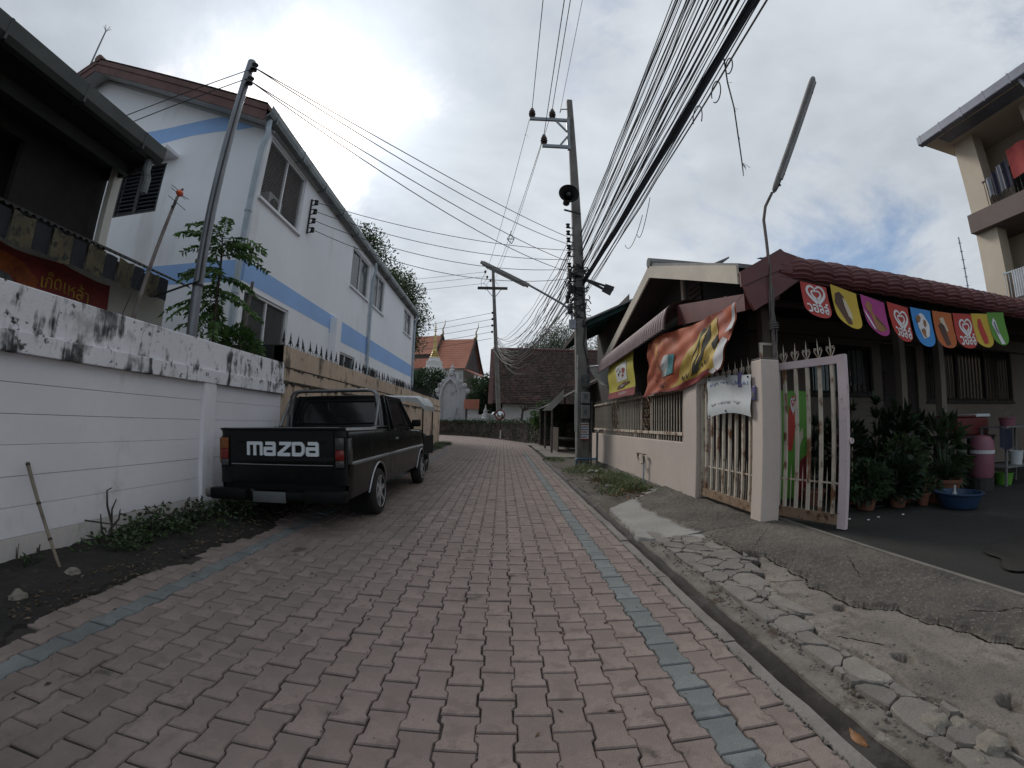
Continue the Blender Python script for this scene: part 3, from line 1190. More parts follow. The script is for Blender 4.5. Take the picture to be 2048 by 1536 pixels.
# ------------------------------------------------------------------ facade helper with real openings
def facade(mb, O, U, V, w, h, holes, depth, mi=0, top=None):
    """Wall of width w (along U) and height h (along V) with rectangular holes (u0,u1,v0,v1) and reveals going back by depth (vector)."""
    O, U, V, D = Vector(O), Vector(U), Vector(V), Vector(depth)
    us = sorted({0, w, *[q for hh in holes for q in hh[:2]]})
    vs_ = sorted({0, h, *[q for hh in holes for q in hh[2:4]]})

    def P(u, v):
        return O + U * u + V * v
    for i in range(len(us) - 1):
        for j in range(len(vs_) - 1):
            cu, cv = (us[i] + us[i + 1]) / 2, (vs_[j] + vs_[j + 1]) / 2
            if any(a < cu < b and c < cv < d for a, b, c, d in holes):
                continue
            mb.add([P(us[i], vs_[j]), P(us[i + 1], vs_[j]), P(us[i + 1], vs_[j + 1]), P(us[i], vs_[j + 1])], [(0, 1, 2, 3)], mi)
    for a, b, c, d in holes:
        q = [P(a, c), P(b, c), P(b, d), P(a, d)]
        mb.add(q + [p + D for p in q], [(0, 1, 5, 4), (1, 2, 6, 5), (2, 3, 7, 6), (3, 0, 4, 7)], mi)
    return mb


def frame_rect(mb, P, u0, u1, v0, v1, t, dn):
    """Four bars of a frame in the plane given by P(u, v, n)."""
    for (a, b, c, d) in ((u0, u1, v0, v0 + t), (u0, u1, v1 - t, v1), (u0, u0 + t, v0 + t, v1 - t), (u1 - t, u1, v0 + t, v1 - t)):
        mb.hexa([P(a, c, 0), P(b, c, 0), P(b, d, 0), P(a, d, 0), P(a, c, dn), P(b, c, dn), P(b, d, dn), P(a, d, dn)])
    return mb


M_ac0 = mat('pale_curtain', (0.42, 0.40, 0.36), .9, .1, 4)
# ------------------------------------------------------------------ white and blue two-storey building
M_bw = mat('building_white', (0.78, 0.79, 0.82), 0.85, 0.04, 0.5, bump=0.05, bscale=40, streak=((0.62, 0.62, 0.62), 1.08, 1.4, 1.6, .10), spots=[((0.68, 0.68, 0.69), 0.55, 0.8, 0.7)])
M_bblue = mat('building_blue', (0.28, 0.45, 0.75), 0.8, 0.06, 0.8, bump=0.05)
M_alu = mat('white_aluminium', (0.62, 0.63, 0.64), 0.5, 0.05, 8)
M_gut = mat('galvanised_gutter', (0.165, 0.185, 0.185), 0.5, 0.3, 2.0, metal=0.35, spots=[((0.05, 0.055, 0.055), 0.55, 0.72, 3.5), ((0.26, 0.28, 0.28), 0.62, 0.75, 1.7)])
M_pipe = mat('pale_downpipe', (0.36, 0.42, 0.47), 0.5, 0.15, 3)
M_roofr = mat('red_brown_roof', (0.125, 0.062, 0.055), 0.8, 0.25, 2.0, bump=0.3)
M_sof = mat('soffit', (0.40, 0.41, 0.41), 0.85, 0.08, 2)
M_glassd = glass('window_glass', (0.10, 0.12, 0.13), 0.06, 0.55)
M_inner = mat('room_inside', (0.16, 0.155, 0.15), 0.9, 0.2, 2)
M_net = mat('wire_mesh', (0.30, 0.30, 0.29), 0.6, 0.2, 10, metal=0.3)
BX, BY0, BY1, BZ = -4.6, 6.5, 20.9, 6.62
wb_ = thing('white_blue_building', (BX, BY0, 0), 'white two-storey building with sky blue bands and long grey gutter', 'building')
ywin = [(6.60, 8.30, 5.08, 6.42, 'mesh'), (6.62, 8.32, 1.9, 3.31, 'mesh'), (11.80, 13.52, 5.0, 6.25, 'slide'), (14.0, 15.45, 5.0, 6.26, 'slide'), (18.8, 20.4, 5.1, 6.2, 'slide'),
        (11.2, 12.7, 1.6, 2.95, 'slide'), (13.6, 15.2, 1.6, 2.85, 'slide'), (17.9, 19.8, 1.6, 2.85, 'slide')]
holes = [(a - BY0, b - BY0, c, d) for a, b, c, d, k in ywin]
facade(MB(), (BX, BY0, 0), (0, 1, 0), (0, 0, 1), BY1 - BY0, BZ, holes, (-0.14, 0, 0)).build('wall', M_bw, wb_)
BXL, RX, RZ = -15.2, -9.9, 8.76
gw = MB()
gh = [(1.78, 3.18, 4.97, 6.08)]
# gable end facing the camera: lower rectangle with one louvred window, and the triangle above
facade(gw, (BX, BY0, 0), (-1, 0, 0), (0, 0, 1), BX - BXL, BZ, [(2.42, 3.66, 4.99, 6.10)], (0, 0.12, 0))
gw.add([(BX, BY0, BZ), (BXL, BY0, BZ), (RX, BY0, RZ + .2)], [(0, 1, 2)])
gw.build('gable_wall', M_bw, wb_)
MB().box(BXL, BX - 0.003, BY1, BY1 + 0.1, 0, BZ).build('end_wall', M_bw, wb_)
MB().box(-6.2, -6.1, BY0 + .02, BY1, 0, BZ).build('inner_wall', M_inner, wb_)
MB().box(-6.2, BX - .2, BY0 + .02, BY1, 4.2, 4.3).build('inner_floor', M_inner, wb_)
# blue band along the side, with its break round the chimney-like pilaster
sb = MB()
for (y0, y1, z0, z1) in [(BY0 + 0.0, 10.55, 3.41, 3.80), (10.55, 11.0, 3.30, 3.80)]:
    sb.box(BX - 0.01, BX + 0.004, y0, y1, z0, z1)
sb.box(BX - 0.01, BX + 0.004, 11.0, BY1, 3.22, 3.80)
sb.build('blue_band', M_bblue, wb_)
MB().box(BX - 0.01, BX + 0.20, 10.6, 10.95, 0, 3.72, ch=0.01).build('pilaster', M_bw, wb_)
gb_ = MB()
gb_.box(BXL, BX + 0.004, BY0 - 0.004, BY0 + 0.01, 3.41, 3.80)
poly = [AY(p[0], p[1], BY0 - 0.004) for p in [(262, 273), (300, 264), (340, 256), (400, 242), (457, 231), (490, 246), (531, 250), (480, 259), (430, 264), (380, 272), (310, 291), (240, 312), (200, 322), (200, 290)]]
gb_.prism([(q.x, q.z) for q in poly], lambda u, v, t: (u, t, v), BY0 - 0.005, BY0 + 0.01)
gb_.build('blue_gable_band', M_bblue, wb_)


def side_window(y0, y1, z0, z1, kind):
    P = lambda u, v, n: Vector((BX - 0.09 + n, u, v))
    f = frame_rect(MB(), P, y0, y1, z0, z1, 0.05, 0.06)
    ym = (y0 + y1) / 2
    f.box(BX - 0.09, BX - 0.04, ym - 0.022, ym + 0.022, z0 + 0.05, z1 - 0.05)
    fo = f.build('window_frame', M_alu, wb_)
    if kind == 'mesh':
        n_ = MB()
        s_ = 0.075
        w, h = y1 - y0, z1 - z0
        k = -h
        while k < w:
            for sgn in (1, -1):
                a0, a1 = max(0, k), min(w, k + h)
                if a1 - a0 > 0.02:
                    b0, b1 = a0 - k, a1 - k
                    if sgn > 0:
                        p, q = (a0, b0), (a1, b1)
                    else:
                        p, q = (a0, h - b0), (a1, h - b1)
                    n_.beam((BX - 0.075, y0 + p[0], z0 + p[1]), (BX - 0.075, y0 + q[0], z0 + q[1]), 0.005, 0.005, (1, 0, 0))
            k += s_
        n_.build('wire_mesh', M_net, fo)
    else:
        MB().box(BX - 0.075, BX - 0.070, y0 + .05, ym - .02, z0 + .05, z1 - .05).build('pane', M_glassd, fo)
        MB().box(BX - 0.085, BX - 0.080, ym + .02, y1 - .05, z0 + .05, z1 - .05).build('pane', M_glassd, fo)
        MB().grid(lambda u, v: (BX - .22 + .02 * math.sin(u * 30), y0 + .1 + (y1 - y0) * .38 * u, z0 + .1 + (z1 - z0 - .15) * v), 24, 1).build('curtain', M_ac0, fo)
    MB().box(BX - 0.10, BX + 0.06, y0 - .05, y1 + .05, z0 - .05, z0 - 0.002).build('sill', M_bw, fo)


for w_ in ywin:
    side_window(*w_)
# air conditioner seen through the mesh, and a leaning panel
M_ac = mat('appliance_white', (0.55, 0.55, 0.52), 0.6, 0.06, 5)
ac = thing('air_conditioner', (-5.2, 7.9, 5.2), 'white air conditioner unit behind the upper mesh window', 'air conditioner')
MB().box(-5.35, -5.05, 7.6, 8.2, 5.25, 5.8, ch=0.02).build('housing', M_ac, ac)
MB().lathe([(0.05, 0), (0.2, 0.004), (0.2, 0.02), (0.16, 0.02), (0.05, 0.02)], (-5.055, 7.85, 5.52), 20, 'x').build('fan_guard', M_iron, ac)
# louvred window of the gable end with its little concrete hood
lw = MB()
P = lambda u, v, n: Vector((u, BY0 + 0.05 - n, v))
xl, xr = BX - 3.66, BX - 2.42
frame_rect(lw, P, xl, xr, 4.99, 6.10, 0.045, 0.05)
xm = (xl + xr) / 2
lw.box(xm - 0.05, xm + 0.05, BY0 + 0.0, BY0 + 0.05, 5.03, 6.06)
M_brown = mat('dark_brown_wood', (0.026, 0.023, 0.022), 0.7, 0.3, 6)
lwo = lw.build('louvre_window', M_brown, wb_)
M_slat = mat('louvre_glass', (0.075, 0.095, 0.13), 0.3, 0.2, 6)
MB().box(xl, xr, BY0 + .13, BY0 + .16, 4.95, 6.14).build('dark_backing', M_blk, wb_)  # added black sheet, paints the darkness of the room behind the louvres
for s_ in range(2):
    a, b = (xl + 0.05, xm - 0.05) if s_ == 0 else (xm + 0.05, xr - 0.05)
    for k in range(11):
        z = 5.06 + k * 0.092
        MB().hexa([(a, BY0 + .015, z), (b, BY0 + .015, z), (b, BY0 + .075, z + .055), (a, BY0 + .075, z + .055),
                   (a, BY0 + .012, z + .006), (b, BY0 + .012, z + .006), (b, BY0 + .072, z + .061), (a, BY0 + .072, z + .061)]).build('louvre', M_slat, lwo)
MB().box(xl - 0.22, xr + 0.28, BY0 - 0.42, BY0, 6.17, 6.25, ch=0.01).build('window_hood', M_bw, wb_)
# roof, barge boards, soffit, ridge, gutter
EX, EZ = -4.50, 6.47
ov = 0.45
rf = MB()
sl = (RZ - EZ) / (EX - RX)
for (xa, xb) in ((EX, RX), (2 * RX - EX, RX)):
    za, zb = EZ + 0.22, RZ + 0.42
    rf.hexa([(xa, BY0 - ov, za), (xb, BY0 - ov, zb), (xb, BY1 + .4, zb), (xa, BY1 + .4, za),
             (xa, BY0 - ov, za + .06), (xb, BY0 - ov, zb + .06), (xb, BY1 + .4, zb + .06), (xa, BY1 + .4, za + .06)])
ro = rf.build('roof', M_roofr, wb_)
rg = MB()
k = 0.0
for i in range(20):       # tile courses showing at the verge
    t0, t1 = i / 20, (i + 1) / 20
    for (xa, xb) in ((EX, RX), (2 * RX - EX, RX)):
        x0, x1 = xa + (xb - xa) * t0, xa + (xb - xa) * t1
        z0, z1 = EZ + .28 + (RZ + .20 - EZ) * t0, EZ + .28 + (RZ + .20 - EZ) * t1
        rg.hexa([(x0, BY0 - ov - .02, z0 + .0), (x1, BY0 - ov - .02, z1 + .0), (x1, BY0 - ov + .5, z1), (x0, BY0 - ov + .5, z0),
                 (x0, BY0 - ov - .02, z0 + .045), (x1, BY0 - ov - .02, z1 + .02), (x1, BY0 - ov + .5, z1 + .02), (x0, BY0 - ov + .5, z0 + .045)])
rg.build('verge_tiles', M_roofr, ro)
MB().tube([(RX, BY0 - ov - .05, RZ + .50), (RX, BY1 + .4, RZ + .50)], 0.11, 8).build('ridge_cap', M_roofr, ro)
bb = MB()
for (xa, xb) in ((EX, RX), (2 * RX - EX, RX)):
    for (d0, d1, yo) in ((-0.06, 0.15, 0.0), (0.15, 0.33, -0.02)):
        bb.hexa([(xa, BY0 - ov + yo, EZ + d0), (xb, BY0 - ov + yo, RZ + .20 + d0), (xb, BY0 - ov + yo + .03, RZ + .20 + d0), (xa, BY0 - ov + yo + .03, EZ + d0),
                 (xa, BY0 - ov + yo, EZ + d1 - .004), (xb, BY0 - ov + yo, RZ + .20 + d1 - .004), (xb, BY0 - ov + yo + .03, RZ + .20 + d1 - .004), (xa, BY0 - ov + yo + .03, EZ + d1 - .004)])
bb.build('barge_board', M_roofr, ro)
so = MB()
for (xa, xb) in ((EX, RX), (2 * RX - EX, RX)):
    so.add([(xa, BY0 - ov + .03, EZ + .02), (xb, BY0 - ov + .03, RZ + .22), (xb, BY0, RZ + .22), (xa, BY0, EZ + .02)], [(0, 1, 2, 3)])
    so.hexa([(xa, BY0 - .03, EZ - .06), (xb, BY0 - .03, RZ + .13), (xb, BY0 - .002, RZ + .13), (xa, BY0 - .002, EZ - .06),
             (xa, BY0 - .03, EZ + .0), (xb, BY0 - .03, RZ + .19), (xb, BY0 - .002, RZ + .19), (xa, BY0 - .002, EZ + .0)])
so.box(BX, EX, BY0, BY1 + .3, EZ + .0, EZ + .02)
so.build('soffit', M_sof, ro)
gt = MB()
prof = [(0, 0.16), (0, 0.0), (0.03, -0.05), (0.10, -0.07), (0.17, -0.03), (0.20, 0.05), (0.20, 0.17), (0.185, 0.17), (0.185, 0.05), (0.10, -0.05), (0.02, 0.0), (0.015, 0.16)]
gt.prism(prof, lambda u, v, t: (EX - 0.08 + u, t, EZ + 0.08 + v - .011 * (t - BY0)), BY0 - ov + .02, BY1 + .45)
go = gt.build('gutter', M_gut, wb_)
for k in range(12):
    yv = BY0 - .2 + k * 1.3
    zo_ = -.011 * (yv - BY0)
    MB().box(EX - 0.085, EX + 0.126, yv, yv + 0.03, EZ + .002 + zo_, EZ + .255 + zo_).build('gutter_joint', M_gut, go)


def downpipe(y, xw, ztop, zbot, r=0.055):
    b = MB()
    b.tube([(EX + .02, y, ztop + .02), (EX + .02, y, ztop - .12), (EX + .06, y, ztop - .30), (xw + .10, y + .02, ztop - .45), (xw + .07, y + .02, ztop - .62), (xw + .07, y + .02, zbot)], r, 8)
    o = b.build('downpipe', M_pipe, wb_, smooth=True)
    for z in (ztop - 1.9, ztop - 3.4):
        MB().tube([(xw + .07, y + .02, z), (xw + .07, y + .02, z + .05)], r + .012, 8).build('pipe_clip', M_pipe, o)


downpipe(BY0 - .28, BX - 0.0, EZ + .02, 0.2)
downpipe(13.72, BX, EZ - .02, 0.2, 0.05)
downpipe(20.95, BX, EZ - .02, 0.2, 0.05)

# insulator rack on the side wall
ir = thing('insulator_rack', (BX, 8.75, 5.5), 'black four-spool insulator rack on the white building wall', 'insulator')
MB().box(BX, BX + 0.03, 8.66, 8.70, 5.25, 6.13).build('bracket', M_iron, ir)
for k in range(4):
    z = 5.34 + k * 0.235
    b = MB()
    b.lathe([(0.03, -0.05), (0.055, -0.045), (0.035, 0), (0.055, 0.045), (0.03, 0.05)], (BX + 0.13, 8.70, z), 10)
    b.box(BX + .0, BX + .16, 8.685, 8.715, z - .065, z - .055)
    b.box(BX + .0, BX + .16, 8.685, 8.715, z + .055, z + .065)
    b.build('spool', M_iron, ir, smooth=True)
# slim mast rising behind the roof
bm_ = thing('roof_mast', (-13.4, 8.4, 9.0), 'thin roof mast with a small forked tip above the gable', 'mast')
MB().tube([(-13.5, 8.0, 8.5), (-13.41, 8.0, 13.22)], [0.05, 0.025], 6).build('mast_tube', M_gut, bm_)
tp = MB()
for a in range(6):
    tp.tube([(-13.41, 8.0, 13.2), (-13.41 + .12 * math.cos(a), 8.0 + .12 * math.sin(a), 13.38)], 0.01, 4)
tp.build('tip_prongs', M_gut, bm_)

# ------------------------------------------------------------------ dark near house with awning, banner
M_dwood = mat('dark_timber', (0.017, 0.0135, 0.0115), 0.85, 0.3, 2.0, bump=0.2, streak=((0.026, 0.021, 0.017), 1.1, 1.3, 6, 0.1))
M_ggut = mat('dull_green_gutter', (0.042, 0.050, 0.045), 0.6, 0.2, 3)
M_offw = mat('dirty_cream_wall', (0.62, 0.60, 0.54), 0.9, 0.1, 1.0, streak=((0.4, 0.37, 0.32), 1.1, 1.4, 3, 0.3))
dh = thing('dark_timber_house', (-5.4, 2.5, 0), 'dark timber house with deep eave and grey green gutter', 'house')
NX = -4.5
facade(MB(), (-5.3, -2.0, 2.55), (0, 1, 0), (0, 0, 1), 5.95, 2.0, [(3.9, 4.75, 0.25, 1.35)], (-0.1, 0, 0)).build('upper_wall', M_dwood, dh)
MB().box(-8.6, -5.302, 3.80, 3.95, 0, 5.0).build('side_wall', M_offw, dh)
MB().box(-5.16, -5.06, 3.86, 3.98, 2.6, 4.35).build('corner_post', M_offw, dh)
rl = MB()
for k in range(7):
    y = 1.93 + k * 0.13
    rl.beam((-5.26, y, 2.82), (-5.26, y, 3.12), 0.02)
rl.beam((-5.26, 1.85, 3.13), (-5.26, 2.8, 3.13), 0.035)
rl.build('window_rail', M_brown, dh)
MB().box(-5.9, -5.8, 1.5, 3.2, 2.6, 4.3).build('room_back', M_dwood, dh)
MB().box(-4.70, -4.58, -2.0, 4.72, 0, 2.80).build('lower_wall', M_offw, dh)
MB().box(-7.0, -4.71, 4.62, 4.72, 0, 2.80).build('lower_side_wall', M_offw, dh)
er = MB()
er.hexa([(NX, -2.5, 4.28), (NX, 3.95, 4.22), (-8.5, 3.95, 6.6), (-8.5, -2.5, 6.6), (NX, -2.5, 4.36), (NX, 3.95, 4.30), (-8.5, 3.95, 6.68), (-8.5, -2.5, 6.68)])
M_droof = mat('dark_roof', (0.032, 0.031, 0.03), 0.8, 0.3, 3)
dro = er.build('roof', M_droof, dh)
fa = MB()
fa.box(NX - .42, NX - .38, -2.5, 3.90, 4.02, 4.26)
fa.box(-5.3, NX - .42, -2.5, 3.85, 4.16, 4.18)
MB().box(NX - .38, NX - .05, -2.5, 3.94, 4.17, 4.19).build('eave_soffit', M_dwood, dro)
MB().hexa([(NX - .4, 3.90, 4.03), (NX - .02, 3.90, 4.18), (-8.4, 3.90, 6.5), (-8.4, 3.90, 4.03), (NX - .4, 3.94, 4.03), (NX - .02, 3.94, 4.18), (-8.4, 3.94, 6.5), (-8.4, 3.94, 4.03)]).build('gable_end', M_dwood, dro)
fa.build('eave_board', M_ggut, dro)
g2 = MB().prism([(0, .15), (0, -.02), (.05, -.06), (.14, -.06), (.18, 0), (.18, .16), (.165, .16), (.165, .01), (.02, .0), (.015, .15)], lambda u, v, t: (NX - .06 + u, t, 4.22 + v), -2.5, 3.99)
g2o = g2.build('gutter', M_ggut, dh)
for k in range(6):
    MB().box(NX - .064, NX + .124, -1 + k * 0.92, -0.975 + k * 0.92, 4.155, 4.384).build('gutter_joint', M_ggut, g2o)
MB().tube([(NX + .0, 3.86, 4.18), (NX - .02, 3.88, 4.02), (NX + .01, 3.90, 3.92), (NX, 3.90, 3.72)], 0.05, 8).build('spout', M_gut, dh, smooth=True)
# corrugated awning
aw = MB()
AWX0, AWX1, AWZ0, AWZ1 = -5.25, -4.20, 3.16, 2.73


def awf(u, v):
    y = -2.0 + 6.78 * u
    x = AWX0 + (AWX1 - AWX0) * v
    return (x, y, AWZ0 + (AWZ1 - AWZ0) * v + 0.012 * math.sin(y * 2 * math.pi / 0.076))


aw.grid(awf, 760, 2)
M_tin = mat('rusted_dark_tin', (0.026, 0.024, 0.023), 0.7, 0.4, 3)
awo = thing('tin_awning', (-4.6, 2, 2.8), 'dark corrugated tin awning with patched striped valance', 'awning')
aw.build('sheet', M_tin, awo)
M_val = mat('faded_yellow_cloth', (0.10, 0.085, 0.048), 0.9, 0.35, 5, spots=[((0.025, 0.025, 0.022), 0.48, 0.6, 10)])
M_val2 = mat('navy_cloth', (0.018, 0.019, 0.026), 0.9, 0.3, 5)
for k in range(14):
    y0 = -1.1 + k * 0.42
    if y0 > 4.35:
        break
    ln_ = 0.27 + 0.03 * random.random()
    fy = lambda u, v, y0=y0, w=0.235, ln=ln_: (AWX1 + 0.004 + 0.012 * math.sin(u * 5 + v), y0 + w * u, 2.70 - ln * v + 0.012 * math.cos(u * 6.28))
    MB().grid(fy, 6, 4).build('valance_panel', M_val, awo)
    fy2 = lambda u, v, y0=y0, ln=ln_: (AWX1 - 0.010 + 0.010 * math.sin(u * 4), y0 + 0.24 + 0.175 * u, 2.70 - ln * 0.93 * v)
    MB().grid(fy2, 4, 3).build('valance_panel', M_val2, awo)
# red banner on the lower wall, with lettering, a microphone and yellow print
ban = thing('red_banner', (-4.85, 3.0, 2.2), 'dark red banner with yellow lettering and a microphone picture', 'banner')
M_red = mat('banner_red', (0.18, 0.018, 0.014), 0.6, 0.25, 2)
M_yel = mat('print_yellow', (0.42, 0.27, 0.03), 0.7, 0.4, 6)
M_org = mat('print_orange', (0.30, 0.07, 0.012), 0.7, 0.5, 4)


def bfn(u, v, off=0.0):
    y = 1.45 + 2.30 * u
    top = 2.56 - 0.05 * u - 0.05 * abs(math.sin(u * math.pi * 2.6 + .5))
    return (-4.53 + off + 0.012 * math.sin(u * 24) + 0.01 * math.sin(v * 4), y, top - 0.66 * (1 - v))


MB().grid(lambda u, v: bfn(u, v), 60, 8).build('cloth', M_red, ban, smooth=True)
cutu = ([i / 40 for i in range(41)], [i / 8 for i in range(9)])
decal('print', [blob2(.12, .6, .12, .22, 26, .3, .9, 1), blob2(.30, .55, .07, .2, 20, .2, .7, 2), blob2(.04, .25, .05, .2, 18, 0, 1.2, 3)], lambda u, v: bfn(u, v, .006), M_yel, ban, cutu)
decal('print', [blob2(.2, .35, .10, .2, 20, .3, .8, 5), blob2(.42, .75, .10, .14, 20, .3, .8, 6), blob2(.55, .62, .05, .2, 20, .2, .9, 7)], lambda u, v: bfn(u, v, .005), M_org, ban, cutu)
for (body, u, v, s_) in (('เก๊ดเหล้า', .74, .66, .30), ('เมาสวย', .80, .36, .26)):
    tv, tf = text_polys(body, 1.0)
    if tv:
        decal('lettering', None, lambda a, b: bfn(a, b, .007), M_yel, ban, cutu, raw=[([(u + x * s_ * .27, v + y_ * s_) for x, y_ in tv], tf)])
M_mic = mat('mic_grey', (0.10, 0.105, 0.11), 0.6, 0.3, 14)
M_micd = mat('mic_dark', (0.02, 0.02, 0.022), 0.6, 0.3, 14)
decal('microphone_print', [blob2(.445, .50, .050, .125, 22, 0)], lambda u, v: bfn(u, v, .009), M_mic, ban, cutu)
decal('microphone_print', [[(.41, .50), (.445, .42), (.42, .26), (.36, .22), (.355, .32)]], lambda u, v: bfn(u, v, .010), M_micd, ban, cutu)
# ------------------------------------------------------------------ left poles, small tree, weeds
M_galv = mat('galvanised_pole', (0.20, 0.21, 0.225), 0.45, 0.15, 3, metal=0.5)
M_rust = mat('weathered_pipe', (0.16, 0.135, 0.125), 0.75, 0.3, 9, spots=[((0.10, 0.05, 0.03), 0.55, 0.7, 14)])
M_cable = mat('black_cable', (0.016, 0.016, 0.018), 0.6, 0.2, 3)
M_cableb = mat('blue_black_cable', (0.022, 0.030, 0.055), 0.6, 0.25, 3)
M_cableg = mat('grey_cable', (0.11, 0.105, 0.10), 0.6, 0.25, 3)
M_porc = mat('brown_porcelain', (0.05, 0.032, 0.028), 0.3, 0.2, 6)
mp = thing('steel_pole', (-3.5, 4.09, 0), 'grey steel pole with two insulators standing behind the white wall', 'pole')
MB().tube([(-3.5, 4.09, 0), (-3.5, 4.09, 3.0), (-3.5, 4.10, 5.76)], [0.062, 0.060, 0.055], 14).build('shaft', M_galv, mp, smooth=True)
for z in (5.36, 5.60):
    b = MB()
    b.lathe([(0.02, -0.05), (0.05, -0.045), (0.03, 0), (0.05, 0.045), (0.02, 0.05)], (-3.40, 4.06, z), 10)
    b.box(-3.46, -3.38, 4.05, 4.07, z - .07, z - .055)
    b.build('insulator', M_iron, mp, smooth=True)
MB().tube([(-3.44, 4.03, 5.3), (-3.438, 4.03, 4.4), (-3.44, 4.02, 3.4), (-3.435, 4.03, 2.55), (-3.6, 4.0, 2.50), (-4.2, 4.15, 2.44)], 0.012, 6).build('tied_cable', M_cable, mp)
MB().tube([(-3.5, 4.09, 2.50), (-3.5, 4.09, 2.53)], 0.066, 12).build('cable_tie', M_cable, mp)

am = thing('antenna_mast', (-3.5, 3.23, 1.8), 'leaning rusty pipe with an orange antenna head above the wall', 'antenna')
p0, p1 = Vector((-3.52, 3.20, 1.78)), Vector((-3.5, 3.50, 3.33))
MB().tube([p0, p0.lerp(p1, .7), p1], [0.021, 0.019, 0.016], 8).build('pipe', M_rust, am, smooth=True)
M_orange = mat('orange_plastic', (0.62, 0.10, 0.03), 0.45, 0.1, 6)
hd = MB()
hd.sphere(p1 + Vector((0, .02, .055)), (0.035, 0.05, 0.032), 10, 7)
hd.box(p1.x - .02, p1.x + .02, p1.y + .0, p1.y + .04, p1.z + .02, p1.z + .09, ch=.006)
hd.build('antenna_head', M_orange, am, smooth=True)
rd = MB()
for k, (a, b) in enumerate([((-.02, -.10, .06), (.02, .10, .02)), ((.0, -.13, -.05), (.02, .14, -.09)), ((.03, .02, .03), (.09, .08, .0)), ((-.02, .0, .09), (-.03, -.09, .10))]):
    rd.tube([p1 + Vector(a), p1 + Vector(b)], 0.0035, 5)
rd.tube([p1 + Vector((0, .03, .08)), p1 + Vector((0, .05, .12))], 0.012, 6)
rd.build('dipole_rods', M_iron, am)
MB().tube([p1 + Vector((0, -.01, -.05)), p1 + Vector((.02, -.03, -.10)), p1 + Vector((.015, -.06, -.15))], 0.014, 6).build('clamp', M_iron, am)
tb = MB()
tb.tube([p0.lerp(p1, .45) + Vector((.02, 0, 0)), p0.lerp(p1, .38) + Vector((.02, -.1, 0)), p0.lerp(p1, .12) + Vector((.0, -.14, 0)), p0 + Vector((0, -.10, 0))], .004, 5)
tb.build('loose_wire', M_iron, am)

M_bark = mat('bark', (0.09, 0.07, 0.055), 0.9, 0.3, 12, bump=0.6, bscale=40)
M_leaf1 = mat('leaf_fresh', (0.062, 0.125, 0.030), 0.55, 0.3, 3, island=0.45, trans=0.25)
M_leaf0 = mat('leaf_light', (0.085, 0.165, 0.040), 0.5, 0.3, 3, island=0.4, trans=0.3)
M_leaf2 = mat('leaf_deep', (0.030, 0.060, 0.022), 0.6, 0.3, 3, island=0.5, trans=0.2)
M_leaf3 = mat('leaf_mid', (0.045, 0.075, 0.028), 0.6, 0.3, 3, island=0.5, trans=0.2)


def pinnate_fronds(base_pts, n_leaf, ln, leaf_l, leaf_w, droop, m, name, seed, stem_m=None, spread=0.9):
    """Fronds with leaflets in two ranks; returns (leaf mesh, stem MB)."""
    r = random.Random(seed)
    C, D = [], []
    st = MB()
    for (p, d) in base_pts:
        p, d = Vector(p), Vector(d).normalized()
        side = d.cross(Vector((0, 0, 1)))
        side = side.normalized() if side.length > 1e-3 else Vector((1, 0, 0))
        L = ln * r.uniform(.75, 1.15)
        pts = []
        for k in range(7):
            t = k / 6
            pts.append(p + d * L * t - Vector((0, 0, 1)) * droop * L * t * t)
        st.tube(pts, [0.006, .005, .005, .004, .003, .003, .002], 4, cap=False)
        for k in range(n_leaf):
            t = .15 + .85 * k / max(1, n_leaf - 1)
            q = p + d * L * t - Vector((0, 0, 1)) * droop * L * t * t
            tg = (d - Vector((0, 0, 1)) * 2 * droop * t).normalized()
            for s in (-1, 1):
                C.append(q)
                D.append(tg * .55 + side * s * spread - Vector((0, 0, .5)))
    return leaves_mesh(name, C, D, leaf_l, leaf_w, m, .25, seed, .16), st


tr_ = thing('young_tree', (-3.8, 4.9, 0), 'slim young tree with feathery green fronds behind the white wall', 'tree')
tk = [(-3.80, 4.86, 0), (-3.79, 4.88, 1.6), (-3.80, 4.86, 2.4), (-3.78, 4.80, 3.1), (-3.79, 4.75, 3.45)]
MB().tube(tk, [0.035, .028, .022, .015, .008], 8).build('trunk', M_bark, tr_, smooth=True)
bp = []
r_ = random.Random(4)
for k in range(44):
    t = r_.random() ** .7
    z = 2.15 + 1.3 * t
    a = k * 2.399 + r_.gauss(0, .3)
    e = -.25 + .9 * t ** 1.4
    bp.append(((-3.79, 4.86 - .10 * t, z), (math.cos(a), math.sin(a) * 1.1, e)))
lm, stm = pinnate_fronds(bp, 13, 0.62, 0.115, 0.046, .42, M_leaf0, 'crown', 11)
link('crown', lm, tr_)
stm.build('frond_stems', M_leaf2, tr_)


